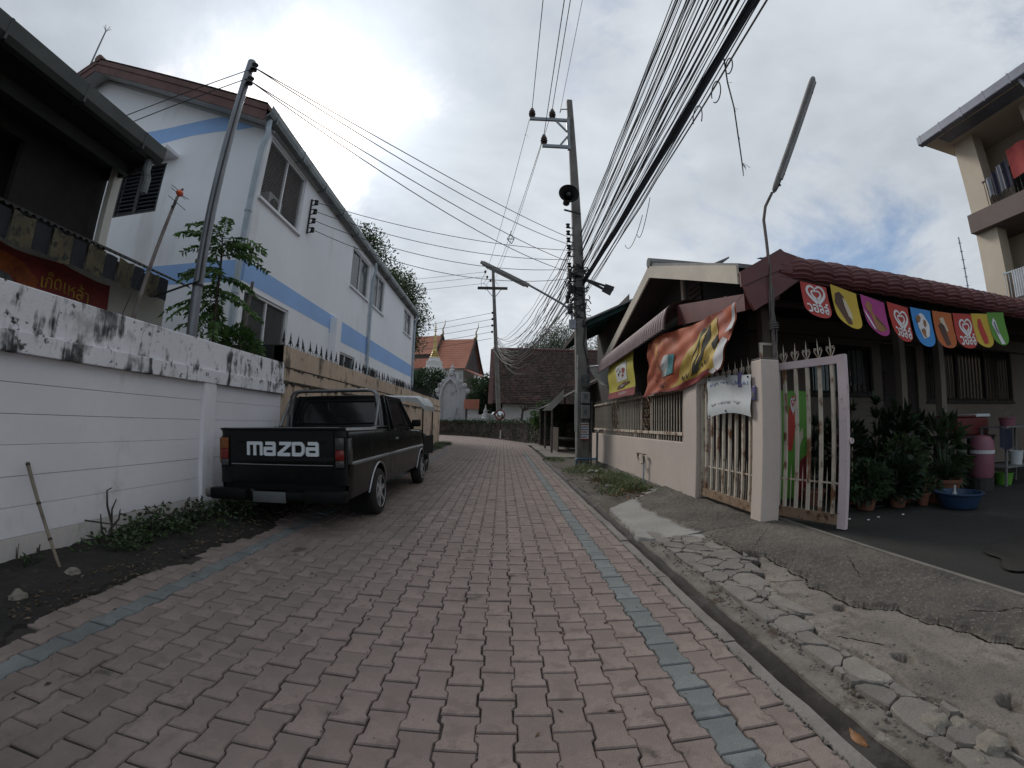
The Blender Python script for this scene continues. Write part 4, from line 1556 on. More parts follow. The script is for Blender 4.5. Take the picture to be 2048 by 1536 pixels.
def shrub(name, c, rad, n, ln, wd, m, label, cat='plant', seed=1, group=None, stems=6, up=.35):
    t = thing(name, (c[0], c[1], c[2] - rad[2]), label, cat, group)
    rr_ = np.random.default_rng(seed)
    d = rr_.normal(0, 1, (n, 3))
    d /= np.linalg.norm(d, axis=1)[:, None]
    q = rr_.uniform(.35, 1, n)[:, None] ** .6
    lum = 1 + .35 * np.sin(d[:, :1] * 5 + seed) * np.cos(d[:, 1:2] * 4 + d[:, 2:] * 5)
    C = np.array(c) + d * q * np.array(rad) * lum
    D = d + np.array([0, 0, up])
    link('foliage', leaves_mesh('foliage', C, D, ln, wd, m, .3, seed), t)
    s_ = MB()
    rs = random.Random(seed)
    for k in range(stems):
        e = Vector(c) + Vector((rs.uniform(-.7, .7) * rad[0], rs.uniform(-.7, .7) * rad[1], rs.uniform(.0, .7) * rad[2]))
        b0 = Vector((c[0] + rs.gauss(0, .1) * rad[0], c[1] + rs.gauss(0, .1) * rad[1], c[2] - rad[2]))
        s_.tube([b0, b0.lerp(e, .5) + Vector((rs.gauss(0, .06), rs.gauss(0, .06), .03)), e], [max(.004, rad[0] * .03), max(.003, rad[0] * .02), .003], 5)
    s_.build('stems', M_bark, t)
    return t


shrub('wall_shrub', (-3.55, 5.1, 2.02), (0.26, 0.36, 0.20), 900, .075, .04, M_leaf1, 'leafy green shrub peeping over the white wall by the tan wall', seed=3)
wsp = thing('old_post', (-3.9, 5.75, 0), 'weathered thin post standing beside the young tree', 'post')
MB().tube([(-3.92, 5.72, 0), (-3.90, 5.72, 2.3), (-3.86, 5.74, 3.1)], [.035, .03, .025], 7).build('post_shaft', M_rust, wsp)

# weeds and litter on the left verge
wd_C, wd_D = [], []
rw = random.Random(21)
for k in range(105):
    if k < 70:
        y = rw.uniform(2.5, 4.6)
        x = rw.gauss(-2.95 if y > 3 else -2.85, .17)
    else:
        y = rw.uniform(1.2, 7.0)
        x = rw.uniform(-3.18, -2.55)
    if x < -3.19 or x > -2.42:
        continue
    h = rw.uniform(.05, .20) * (1.25 if 2.8 < y < 4.3 else .7)
    for j in range(rw.randint(10, 22)):
        a = rw.uniform(0, 6.28)
        rr2 = rw.uniform(0, .09)
        wd_C.append((x + rr2 * math.cos(a), y + rr2 * math.sin(a), .03 + h * rw.random()))
        wd_D.append((math.cos(a), math.sin(a), rw.uniform(-.2, .7)))
setting(link('weeds', leaves_mesh('weeds', wd_C, wd_D, .056, .030, M_leaf3, .3, 5)), 'stuff', 'low green weeds growing below the white wall')
lt_C = [(rw.uniform(-3.18, -2.3), rw.uniform(.9, 5.5), .025) for _ in range(1500)]
lt_D = [(rw.gauss(0, 1), rw.gauss(0, 1), rw.gauss(0, .12)) for _ in lt_C]
M_litter = mat('dry_litter', (0.12, 0.088, 0.055), 0.9, 0.4, 5, island=0.6)
setting(link('leaf_litter', leaves_mesh('leaf_litter', lt_C, lt_D, .04, .014, M_litter, .2, 8, .1)), 'stuff', 'dry leaf litter scattered on the dark verge')
M_twig = mat('dead_twig', (0.055, 0.043, 0.036), 0.9, 0.3, 15)
M_bamboo = mat('bamboo', (0.20, 0.165, 0.12), 0.6, 0.25, 6, spots=[((0.08, 0.06, 0.045), 0.56, 0.66, 9)])
st_ = thing('bamboo_stick', (-2.83, 2.03, 0), 'thin bamboo stick leaning against the white wall', 'stick')
q0, q1 = Vector((-2.835, 2.05, 0.0)), Vector((-3.155, 2.035, 0.70))
MB().tube([q0, q0.lerp(q1, .33), q0.lerp(q1, .66), q1], [.010, .0115, .0125, .014], 8).build('cane', M_bamboo, st_, smooth=True)
for t in (.3, .62, .97):
    c = q0.lerp(q1, t)
    MB().tube([c, q0.lerp(q1, t + .02)], .0155, 8).build('node_ring', M_twig, st_)


def twig_plant(name, base, branches, label, r0=.012):
    t = thing(name, base, label, 'twig')
    b = MB()
    for pts in branches:
        n = len(pts)
        b.tube([Vector(base) + Vector(p) for p in pts], [r0 * (1 - .6 * i / max(1, n - 1)) for i in range(n)], 6)
    b.build('branches', M_twig, t)
    return t


twig_plant('dead_sapling', (-3.05, 2.66, 0), [[(0, 0, 0), (.0, .02, .15), (.01, .02, .30), (.03, .05, .38)], [(0, .01, .15), (.04, .06, .22), (.05, .07, .30)], [(0, 0, 0), (-.05, -.04, .14), (-.04, -.05, .27)], [(0, .02, .2), (-.02, .0, .33), (-.02, .0, .45), (.01, .02, .47)]], 'bare forked dead sapling in front of the white wall')
twig_plant('broken_branch', (-3.0, 3.35, 0), [[(0, 0, 0), (.05, .08, .16), (.09, .14, .30)], [(.03, .05, .12), (-.16, -.12, .17), (-.22, -.18, .15)], [(.05, .07, .17), (.16, .14, .20), (.20, .2, .17)], [(0, 0, .06), (-.15, -.2, .1)]], 'dark broken branch with side twigs among the weeds', .016)
twig_plant('long_twig', (-3.0, 2.9, .12), [[(-.12, -.42, .12), (0, -.1, .03), (.06, .3, -.03)]], 'long thin twig crossing in front of the dead sapling', .007)
for k, (x, y, h, lab) in enumerate([(-3.14, 2.08, .14, 'short brown cut stub close to the white wall'), (-3.08, 2.17, .10, 'second splintered stub beside the short brown stub'), (-3.18, 1.95, .17, 'thin forked dry stem at the foot of the wall')]):
    twig_plant('cut_stub', (x, y, 0), [[(0, 0, 0), (.005, .01, h * .6), (.02, .015, h)], [(0, 0, h * .3), (-.02, .02, h * .8)]], lab, .010 if k < 2 else .005)
for k, (x, y, r0, lab) in enumerate([(-2.63, 1.60, .055, 'rough round stone on the dark soil at the picture edge'), (-2.72, 2.05, .048, 'stone by the foot of the leaning bamboo stick')]):
    tag(MB().sphere((0, 0, 0), (r0, r0, r0 * .75), 14, 9, jit=.6, seed=k + 9).build('stone', M_stone, smooth=True), lab, 'stone').location = (x, y, r0 * .45)

# ------------------------------------------------------------------ dark pickup truck
M_paint = mat('dark_green_paint', (0.0055, 0.0068, 0.0064), 0.24, 0.25, 2.5, spec=0.25, spots=[((0.013, 0.013, 0.0125), 0.60, 0.8, 3.0), ((0.035, 0.032, 0.03), 0.72, 0.80, 14)])
M_blackp = mat('black_trim', (0.004, 0.004, 0.004), 0.6, 0.2, 5, spec=0.2)
M_rubber = mat('tyre_rubber', (0.016, 0.015, 0.014), 0.85, 0.3, 12, bump=0.3)
M_rim = mat('alloy_silver', (0.50, 0.51, 0.52), 0.35, 0.15, 8, metal=0.6)
M_chrome = mat('dull_chrome', (0.34, 0.35, 0.36), 0.32, 0.15, 6, metal=0.85)
M_lred = mat('lamp_red', (0.16, 0.010, 0.008), 0.2, 0.15, 10)
M_lamb = mat('lamp_amber', (0.20, 0.06, 0.012), 0.25, 0.15, 10)
M_lclr = mat('lamp_clear', (0.05, 0.047, 0.045), 0.2, 0.2, 10)
M_letter = mat('white_lettering', (0.62, 0.66, 0.68), 0.6, 0.04, 5)
M_plate = mat('worn_plate', (0.085, 0.092, 0.096), 0.6, 0.15, 3)
M_seat = mat('seat_cloth', (0.012, 0.012, 0.013), 0.9, 0.2, 8)
M_cglass = glass('car_glass', (0.012, 0.014, 0.015), 0.03, 0.86)
TW = 1.46
trk = thing('pickup_truck', (-1.395, 3.90, 0.0), 'dark green pickup with silver roll bar parked by the wall', 'pickup')
trk.rotation_euler = (0, R(-2.4), R(0.0))


def tpart(mb, name, m, parent=None, smooth=True):
    me_ = mb.mesh(name, m, smooth)
    bmx = bmesh.new()
    bmx.from_mesh(me_)
    bmesh.ops.recalc_face_normals(bmx, faces=bmx.faces)
    bmx.to_mesh(me_)
    bmx.free()
    return link(name, me_, parent or trk, local=True)


AXR, AXF, WR = 0.985, 3.60, 0.268


def arch_z(y, sill):
    z = sill
    for ya in (AXR, AXF):
        d = abs(y - ya)
        if d < 0.335:
            z = max(z, 0.245 + math.sqrt(max(0, 0.335 ** 2 - d * d)) * 1.08)
    return z


def xside(z, y):
    """Outward bulge of the body side at height z."""
    if z < 0.66:
        x = -0.035 + 0.035 * max(0, min(1, (z - 0.30) / 0.30)) ** .6
    else:
        x = -0.012 - 0.035 * max(0, (z - 0.66) / 0.34) ** 2
    if abs(z - 0.665) < 0.012:
        x += 0.012
    return x - (0.03 * max(0, (0.12 - y) / 0.12) ** 2 if y < 0.12 else 0) - (0.16 * max(0, (y - 3.6) / 0.6) ** 2.5 if y > 3.6 else 0)


def side_panel(y0, y1, ztop, name, sx, sill=0.33, n=None):
    n = n or max(4, int((y1 - y0) / 0.03))
    zs_rel = [0, .1, .25, .4]
    b = MB()
    rowsz = 14

    def f(u, v):
        y = y0 + (y1 - y0) * u
        zb = arch_z(y, sill + 0.02 * (y > 3.9))
        zt = ztop(y) if callable(ztop) else ztop
        if zb < 0.64:
            levels = [zb, zb + (0.64 - zb) * .4, zb + (0.64 - zb) * .75, 0.648, 0.656, 0.665, 0.674, 0.684]
        else:
            levels = [zb] + [zb + (0.684 - zb) * k / 7 if zb < 0.684 else zb + .001 * k for k in range(1, 8)]
        levels += [levels[7] + (zt - levels[7]) * q for q in (.25, .5, .75, .92, 1.0)]
        k = min(12, int(round(v * 12)))
        z = levels[k]
        x = xside(z, y) - (0.022 if k == 12 else 0)
        return (x if sx > 0 else -TW - x, y, z)
    b.grid(f, n, 12)
    return b


for sx in (1, -1):
    so_ = tpart(side_panel(0.03, 1.50, 1.0, 'bed_side', sx), 'bed_side', M_paint)
    X = lambda x: x if sx > 0 else -TW - x
    # bed rail and its bright moulding
    b = MB()
    b.prism([(-.002, .985), (-.03, 1.012), (-.085, 1.012), (-.10, .985), (-.10, .95), (-.02, .95)], lambda u, v, t: (X(u - .03), t, v), 0.02, 1.50)
    tpart(b, 'bed_rail', M_paint, so_)
    b = MB()
    b.prism([(0, .660), (.012, .664), (.012, .670), (0, .674)], lambda u, v, t: (X(u - .004), t, v), 0.05, 1.50)
    tpart(b, 'side_moulding', M_chrome, so_)
    # inner bed wall
    tpart(MB().box(X(-.14), X(-.15), 0.05, 1.5, .5, 1.0), 'inner_bed_side', M_paint, so_)
    # wheel-arch lips and wells
    for ya, nm in ((AXR, 'arch_lip'), (AXF, 'arch_lip')):
        b = MB()
        pts = []
        for k in range(15):
            t = math.pi * (0.05 + .90 * k / 14)
            y, z = ya + .335 * math.cos(t), 0.245 + .335 * 1.08 * math.sin(t)
            pts.append((X(xside(z, y) + .004), y, z))
        b.tube(pts, .012, 6)
        tpart(b, nm, M_chrome, so_)
        b = MB()
        b.grid(lambda u, v: (X(-.02 - .28 * v), ya + .345 * math.cos(math.pi * u), 0.245 + .345 * 1.08 * math.sin(math.pi * u)), 14, 1)
        tpart(b, 'wheel_well', M_blackp, so_)
    # cab lower side behind door, door, fender
    tpart(side_panel(1.515, 1.70, .985, 'cab_side', sx), 'cab_side', M_paint)
    dr = tpart(side_panel(1.708, 2.80, .985, 'door', sx), 'door', M_paint)
    tpart(MB().box(X(.002), X(.018), 1.76, 1.88, .84, .865, ch=.005), 'handle', M_chrome, dr)
    b = MB()
    b.prism([(0, .660), (.012, .664), (.012, .670), (0, .674)], lambda u, v, t: (X(u - .004), t, v), 1.52, 3.24)
    tpart(b, 'side_moulding', M_chrome, dr)
    b = MB()
    b.box(X(.03), X(.17), 2.66, 2.72, 1.0, 1.11, ch=.02)
    b.beam((X(-.03), 2.70, .99), (X(.06), 2.69, 1.03), .02)
    tpart(b, 'wing_mirror', M_blackp, dr)
    fe = tpart(side_panel(2.808, 4.15, lambda y: .965 - .05 * max(0, (y - 2.8) / 1.35), 'fender', sx), 'fender', M_paint)
    # door glass with frame and quarter light
    g = MB()
    wl = [(1.74, 1.0), (2.86, 1.0), (2.50, 1.385), (1.80, 1.385)]

    def wfn(u, v, t):
        return (X(-.035 - .10 * (v - 1.0) / .42 + t), u, v)
    g.prism(wl, wfn, 0, .004)
    tpart(g, 'side_window', M_cglass, dr, False)
    fr = MB()
    for a, bq in zip(wl, wl[1:] + wl[:1]):
        fr.beam(wfn(a[0], a[1], .004), wfn(bq[0], bq[1], .004), .03, .022, (1, 0, 0))
    fr.beam(wfn(2.52, 1.0, .003), wfn(2.40, 1.385, .003), .016, .016, (1, 0, 0))
    tpart(fr, 'window_frame', M_blackp, dr)
# tailgate with outline, rail lip, lettering
tg = MB()
tg.grid(lambda u, v: (-.16 - (TW - .32) * u, (-.006 if .40 < v < .46 else 0.0) + .015 * (1 - v) ** 2, .475 + .515 * v), 20, 26)
tgo = tpart(tg, 'tailgate', M_paint)
b = MB()
b.prism([(0, .985), (-.028, .995), (-.028, 1.008), (.05, 1.012), (.05, .985)], lambda u, v, t: (t, u, v), -.05, -TW + .05)
tpart(b, 'tailgate_lip', M_paint, tgo)
tpart(MB().box(-.10, -TW * .72, -.030, .03, 1.0125, 1.017), 'lip_trim', M_chrome, tgo)
for xx in (-.30, -TW + .30):
    tpart(MB().box(xx - .07, xx + .07, -.006, .002, .865, .88, ch=.003), 'gate_latch', M_blackp, tgo)
tpart(MB().box(-.17, -TW + .17, -.005, .003, .650, .657), 'gate_crease', M_chrome, tgo)
letters = []
x0_ = 0.0
TH = .245
for ch_ in 'mazda':
    if ch_ == 'm':
        S = [[(0, 0), (0, 1)], [(-.05, .9), (1.25, .9)], [(.6, .9), (.6, 0)], [(1.2, .95), (1.2, 0)]]
        w = 1.2
    elif ch_ == 'a':
        S = [[(.05, .9), (.85, .9)], [(.82, .95), (.82, 0)], [(.85, .1), (-.02, .1)], [(.0, .05), (.0, .62)], [(-.08, .52), (.85, .52)]]
        w = .82
    elif ch_ == 'z':
        S = [[(.12, .9), (1.15, .9)], [(1.10, .88), (.02, .12)], [(-.05, .1), (1.05, .1)]]
        w = 1.0
    else:
        S = [[(0, .0), (0, 1)], [(0, .9), (.65, .9)], [(.62, .93), (.85, .70)], [(.84, .74), (.84, .26)], [(.85, .30), (.62, .07)], [(.65, .1), (0, .1)]]
        w = .84
    for s_ in S:
        letters.append(stroke2([(x0_ + p[0], p[1]) for p in s_], TH))
    x0_ += w + .36
tot = x0_ - .36
LX0, LX1, LZ0, LH = -TW + .375, -.325, .742, .132
for k, poly in enumerate(letters):
    b = MB()
    b.prism(poly, lambda u, v, t: (LX0 + (LX1 - LX0) * u / tot, t, LZ0 + LH * v), -.0115 - .0002 * k, .004)
    tpart(b, 'letter_stroke', M_letter, tgo, False)
# rear corner posts and lamps
for sx in (1, -1):
    X = lambda x: x if sx > 0 else -TW - x
    b = MB()
    pr = [(-.165, .012), (-.10, .004), (-.045, .008), (-.022, .022), (-.012, .05), (-.165, .05)]
    b.prism(pr, lambda u, v, t: (X(u - (0.02 if t > .9 else 0)), v, t), .46, .985)
    tpart(b, 'rear_corner', M_paint)
    lamp = MB()
    lamp.box(X(-.145), X(-.045), -.010, .03, .62, .93, ch=.012)
    lo_ = tpart(lamp, 'taillight', M_blackp)
    for (z0, z1, m_) in ((.635, .70, M_lclr), (.702, .80, M_lred), (.802, .915, M_lclr if sx > 0 else M_lamb)):
        tpart(MB().box(X(-.138), X(-.052), -.018, .0, z0, z1, ch=.006), 'lens', m_, lo_)
    tpart(MB().box(X(-.04), X(.004), .03, .08, .66, .91, ch=.008), 'side_lens', M_lamb if sx < 0 else M_lclr, lo_)
tpart(MB().box(-.13, -TW + .13, .05, 1.5, .54, .56), 'bed_floor', M_paint)
tpart(MB().box(-.10, -TW + .10, 1.47, 1.50, .5, .99), 'bed_front', M_paint)
tpart(MB().box(-.06, -TW + .06, 0.03, 4.0, .40, .47), 'chassis', M_blackp)
# bumper, number plate, exhaust, mudflaps
bp_ = MB()
bp_.box(-.0, -.42, -.16, -.04, .315, .425, ch=.02)
bp_.box(-TW + .42, -TW, -.16, -.04, .315, .425, ch=.02)
bp_.box(-.42, -TW + .42, -.10, -.03, .325, .40, ch=.012)
bp_.beam((-.35, 0, .39), (-.35, -.06, .37), .05)
bp_.beam((-TW + .35, 0, .39), (-TW + .35, -.06, .37), .05)
bo = tpart(bp_, 'rear_bumper', M_blackp)
tpart(MB().tube([(-TW + .01, -.10, .37), (-TW - .06, -.10, .37)], .052, 12), 'bumper_end', M_rust, bo)
tpart(MB().box(-.62, -.98, -.118, -.105, .30, .405, ch=.004), 'number_plate', M_plate, bo)
for xx in (-.14, -TW + .14):
    tpart(MB().box(xx - .10, xx + .10, .63, .645, .08, .40), 'mudflap', M_blackp)
# cab
cb = MB()
XB0, XB1, XR0, XR1 = -.03, -TW + .03, -.135, -TW + .135
YB0, YB1, YR0, YR1, ZB, ZR = 1.50, 2.96, 1.60, 2.50, .985, 1.405


def cabp(u, v, w):     # u across 0..1, w along 0 rear..1 front, v height 0..1
    xa, xb = XB0 + (XR0 - XB0) * v, XB1 + (XR1 - XB1) * v
    ya, yb = YB0 + (YR0 - YB0) * v, YB1 + (YR1 - YB1) * v
    return Vector((xa + (xb - xa) * u, ya + (yb - ya) * w, ZB + (ZR - ZB) * v))


for (u, w) in ((0, 0), (1, 0), (0, 1), (1, 1)):
    cb.beam(cabp(u, -.03, w), cabp(u, 1.0, w), .055, .05, (0, 1, 0))
for u in (0, 1):
    cb.beam(cabp(u, -.03, .14), cabp(u, 1, .14), .05, .03, (0, 1, 0))
cb.grid(lambda u, v: (XR0 + .015 + (XR1 - XR0 - .03) * u, YR0 - .01 + (YR1 - YR0 + .04) * v, ZR + .005 + .032 * (1 - (2 * u - 1) ** 4) * (1 - .5 * (2 * v - 1) ** 4)), 20, 12)
cb.grid(lambda u, v: (XR0 + (XR1 - XR0) * u, YR0 + (YR1 - YR0) * v, ZR - .02), 2, 2)
# rear wall of cab round the window
for (u0, u1, v0, v1) in ((0, 1, -.03, .16), (0, 1, .90, 1.04), (0, .07, .16, .90), (.93, 1, .16, .90)):
    cb.add([cabp(u0, v0, 0), cabp(u1, v0, 0), cabp(u1, v1, 0), cabp(u0, v1, 0)], [(0, 1, 2, 3)])
# drip rail
for u in (0, 1):
    cb.beam(cabp(u, 1.03, 0), cabp(u, 1.03, 1), .02, .02)
cbo = tpart(cb, 'cab', M_paint)
gl = MB()
gl.add([cabp(.07, .16, -.003), cabp(.93, .16, -.003), cabp(.93, .90, -.003), cabp(.07, .90, -.003)], [(0, 1, 2, 3)])
tpart(gl, 'rear_window', M_cglass, cbo, False)
ws = MB()
ws.add([cabp(.04, .03, 1), cabp(.96, .03, 1), cabp(.96, .96, 1), cabp(.04, .96, 1)], [(0, 1, 2, 3)])
tpart(ws, 'windscreen', M_cglass, cbo, False)
sl_ = MB()
rub = [cabp(.09, .18, -.006), cabp(.5, .165, -.006), cabp(.91, .18, -.006), cabp(.925, .5, -.006), cabp(.91, .87, -.006), cabp(.5, .885, -.006), cabp(.09, .87, -.006), cabp(.075, .5, -.006)]
sl_.tube(rub + rub[:1], .009, 6, cap=False)
tpart(sl_, 'window_seal', M_blackp, cbo)
for xc in (-.42, -TW + .42):
    b = MB()
    b.box(xc - .21, xc + .21, 1.78, 1.90, .62, 1.10, ch=.05)
    b.box(xc - .11, xc + .11, 1.78, 1.86, 1.09, 1.23, ch=.035)
    tpart(b, 'seat', M_seat, cbo)
b = MB()
b.tube([(-TW + .42 + .17 * math.cos(t), 2.45 - .05 * math.sin(t), 1.0 + .17 * math.sin(t)) for t in [2 * math.pi * k / 20 for k in range(21)]], .012, 5, cap=False)
tpart(b, 'steering_wheel', M_blackp, cbo)
tpart(MB().box(-.08, -TW + .08, 2.62, 2.92, .85, 1.02, ch=.03), 'dashboard', M_blackp, cbo)
# bonnet, front
hd_ = MB().grid(lambda u, v: (-.06 - (TW - .12) * u, 2.95 + 1.22 * v, .975 - .055 * v + .03 * (1 - (2 * u - 1) ** 4) - .03 * max(0, v - .85) / .15), 16, 12)
tpart(hd_, 'bonnet', M_paint)
tpart(MB().box(-.05, -TW + .05, 4.08, 4.16, .45, .88, ch=.03), 'grille', M_blackp)
tpart(MB().box(.0, -TW, 4.15, 4.24, .36, .48, ch=.02), 'front_bumper', M_blackp)
# wheels
for ya in (AXR, AXF):
    for sx in (1, -1):
        wx = -.075 if sx > 0 else -TW + .075
        b = MB()
        w2 = .085
        b.lathe([(.175, -w2), (.235, -w2), (.258, -w2 + .015), (WR, -w2 + .04), (WR, w2 - .04), (.258, w2 - .015), (.235, w2), (.175, w2), (.16, w2 - .03), (.16, -w2 + .03)], (wx, ya, WR), 40, 'x')
        wo = tpart(b, 'wheel', M_rubber)
        r_b = MB()
        fx = wx + sx * .070
        r_b.lathe([(.186, -.02 * sx), (.186, .015 * sx), (.178, .018 * sx), (.170, .004 * sx)], (fx, ya, WR), 36, 'x')
        for k in range(6):
            a = 2 * math.pi * k / 6 + .3
            ca, sa = math.cos(a), math.sin(a)
            pl = [(.03, -.030), (.09, -.016), (.174, -.022), (.174, .022), (.09, .016), (.03, .030)]
            r_b.prism(pl, lambda u, v, t: (fx + t, ya + u * ca - v * sa, WR + u * sa + v * ca), -.012 * sx, .010 * sx)
        r_b.lathe([(.045, -.02 * sx), (.045, .012 * sx), (.03, .018 * sx)], (fx, ya, WR), 20, 'x')
        tpart(r_b, 'rim', M_rim, wo)
        tpart(MB().lathe([(.178, 0), (.178, -.01 * sx)], (fx - .02 * sx, ya, WR), 24, 'x', caps=True), 'brake_drum', M_blackp, wo)
# silver roll bar: double hoop with struts
rbm = MB()
for dy in (0, .10):
    yb = 1.36 + dy
    rbm.tube([(-.09, yb, 1.0), (-.105, yb, 1.20), (-.15, yb, 1.42), (-.19, yb, 1.462), (-.26, yb, 1.475), (-TW + .26, yb, 1.475), (-TW + .19, yb, 1.462), (-TW + .15, yb, 1.42), (-TW + .105, yb, 1.20), (-TW + .09, yb, 1.0)], .018, 10)
for xx in (-.115, -TW + .115):
    rbm.tube([(xx, 1.40, 1.36), (xx + (.02 if xx > -.5 else -.02), 1.16, 1.02)], .02, 8)
M_rollbar = mat('dull_steel_bar', (0.17, 0.175, 0.18), .35, .2, 6, metal=.7)
rbo = tpart(rbm, 'roll_bar', M_rollbar)
for xx in (-.07, -TW + .07):
    tpart(MB().box(xx - .04, xx + .04, 1.10, 1.48, 1.012, 1.022), 'roll_bar_foot', M_chrome, rbo)

# ------------------------------------------------------------------ canopied three-wheeler parked in front of the pickup
M_tarp = mat('pale_tarpaulin', (0.40, 0.42, 0.42), 0.55, 0.12, 3)
ct = thing('canopied_tricycle', (-1.75, 9.2, 0), 'motor tricycle under a pale tarpaulin canopy ahead of the pickup', 'tricycle')
CX0, CX1, CY0, CY1 = -2.75, -1.60, 8.65, 9.9


def canf(u, v):
    x = CX0 + (CX1 - CX0) * u
    y = CY0 + (CY1 - CY0) * v
    q = min(1, (1 - abs(2 * u - 1)) * 3)
    return (x, y, 1.39 + .20 * math.sin(math.pi * .5 * q) - .05 * abs(math.sin(v * math.pi * 3)) ** .5 * 0 - .03 * math.cos(v * 6.28 * 1.5))


cn = MB().grid(canf, 24, 16)
cno = cn.build('canopy', M_tarp, ct, smooth=True)
MB().grid(lambda u, v: (CX1 + .004 + .006 * math.sin(u * 40), CY0 + (CY1 - CY0) * u, 1.42 - .10 * v - .02 * abs(math.sin(u * 12.5))), 30, 2).build('scalloped_edge', M_tarp, cno)
MB().grid(lambda u, v: (CX0 + (CX1 - CX0) * u, CY0 - .004, 1.40 + .17 * math.sin(math.pi * .5 * min(1, (1 - abs(2 * u - 1)) * 3)) - .08 * v - .02 * abs(math.sin(u * 9))), 20, 2).build('scalloped_edge', M_tarp, cno)
for (x, y) in ((CX0 + .03, CY0 + .03), (CX1 - .03, CY0 + .03), (CX0 + .03, CY1 - .03), (CX1 - .03, CY1 - .03)):
    MB().tube([(x, y, .35), (x, y, 1.42)], .016, 6).build('canopy_post', M_iron, ct)
MB().box(CX0, CX1, CY0, CY1, .38, .44).build('load_floor', M_blackp, ct)
MB().box(CX0, CX0 + .03, CY0, CY1, .44, .80).build('side_board', M_blackp, ct)
MB().box(CX1 - .03, CX1, CY0, CY1, .44, .78).build('side_board', M_blackp, ct)
MB().box(CX0 + .3, CX1 - .3, CY1 + .1, CY1 + .9, .35, .78, ch=.08).build('motor_body', M_blackp, ct)
for (x, y) in ((CX0 + .06, CY0 + .5), (CX1 - .06, CY0 + .5), ((CX0 + CX1) / 2, CY1 + 1.1)):
    w_ = MB().lathe([(.14, -.05), (.24, -.05), (.27, 0), (.24, .05), (.14, .05)], (x, y, .27), 28, 'x').build('wheel', M_rubber, ct, smooth=True)
    MB().lathe([(.03, -.06), (.14, -.03), (.14, .03), (.03, .06)], (x, y, .27), 20, 'x').build('rim', M_rim, w_)
# ------------------------------------------------------------------ far end: low brick wall, gate arch, temple, halls, trees
M_brickold = mat('old_brick', (0.075, 0.058, 0.047), 0.95, 0.3, 3, bump=0.5, island=0.45, spots=[((0.03, 0.032, 0.024), 0.5, 0.65, 2)])
lwl = thing('low_brick_wall', (-1, 30, 0), 'low dark crumbling brick wall where the road bends away', 'wall')
seglist = []
base_pts = [(3.6, 18.6)] + WALL_PTS
core = MB()
bricks = MB()
rb_ = random.Random(5)
for (a, b) in zip(base_pts, base_pts[1:]):
    A_, B_ = Vector((*a, 0)), Vector((*b, 0))
    d = (B_ - A_).normalized()
    n = Vector((d.y, -d.x, 0))
    if n.y > 0:
        n = -n
    L = (B_ - A_).length
    core.hexa([A_ - n * .05, B_ - n * .05, B_ - n * .35, A_ - n * .35, A_ - n * .05 + Vector((0, 0, 1.12)), B_ - n * .05 + Vector((0, 0, 1.12)), B_ - n * .35 + Vector((0, 0, 1.12)), A_ - n * .35 + Vector((0, 0, 1.12))])
    for r0 in range(13):
        s = -.15 * (r0 % 2)
        while s < L:
            w = .30
            if rb_.random() < .93:
                z = r0 * .088
                p0 = A_ + d * max(0, s) + n * rb_.uniform(-.02, .025)
                p1 = A_ + d * min(L, s + w - .02) + n * rb_.uniform(-.02, .025)
                top = z + .074
                up_ = Vector((0, 0, 1))
                bricks.hexa([p0 + up_ * z, p1 + up_ * z, p1 - n * .12 + up_ * z, p0 - n * .12 + up_ * z, p0 + up_ * top, p1 + up_ * top, p1 - n * .12 + up_ * top, p0 - n * .12 + up_ * top])
            s += w
core.build('wall_core', M_brickold, lwl)
bo_ = bricks.build('brickwork', M_brickold, lwl)
bo_['kind'] = 'stuff'

M_plast = mat('weathered_plaster', (0.42, 0.42, 0.43), 0.92, 0.12, 1.0, bump=0.2, streak=((0.07, 0.07, 0.07), 1.12, 1.3, 2.2, 0.25), spots=[((0.13, 0.13, 0.13), 0.58, 0.7, 2.2)])
AYD = 37.5
ag = thing('temple_gate', (-4.4, AYD, 0), 'grey white plastered gate with pointed arch and scrolled crest', 'gate')


def apx(x, y):
    q = AY(x, y, AYD)
    return (q.x, q.z)


outl = [apx(*p) for p in [(876, 842), (876, 800), (872, 785), (876, 772), (884, 762), (893, 755), (903, 748), (912, 754), (920, 762), (928, 772), (933, 785), (930, 800), (931, 842)]]
MB().prism(outl, lambda u, v, t: (u, AYD + t, v - .0), 0, 1.6).build('gate_body', M_plast, ag)
arch_in = [apx(*p) for p in [(881, 842), (881, 795), (884, 778), (892, 765), (902, 758), (911, 767), (917, 780), (919, 795), (919, 842)]]
# raised arch moulding round a recessed panel
mo = MB()
pts = [(u, AYD - .06, v) for u, v in arch_in]
mo.tube(pts, .14, 6)
mo.build('arch_moulding', M_plast, ag)
MB().prism([apx(*p) for p in [(920, 842), (920, 792), (926, 788), (931, 792), (931, 842)]], lambda u, v, t: (u, AYD + t, v), -.35, -.003).build('side_pier', M_plast, ag)
for (x, y, r0) in [(880, 770, .20), (930, 771, .20), (875, 781, .22), (936, 783, .22), (887, 762, .16), (922, 763, .16), (903, 747, .22)]:
    q = AY(x, y, AYD - .02)
    MB().lathe([(.02, -.12), (r0 * .8, -.10), (r0, 0), (r0 * .8, .10), (.02, .12)], q, 14, 'y').build('scroll', M_plast, ag, smooth=True)
q = AY(904, 740, AYD)
MB().lathe([(.30, -.5), (.34, -.3), (.22, -.1), (.30, .1), (.16, .25), (.2, .36), (.06, .5), (.02, .75)], (q.x, AYD + .3, q.z - .1), 12).build('finial', M_plast, ag, smooth=True)

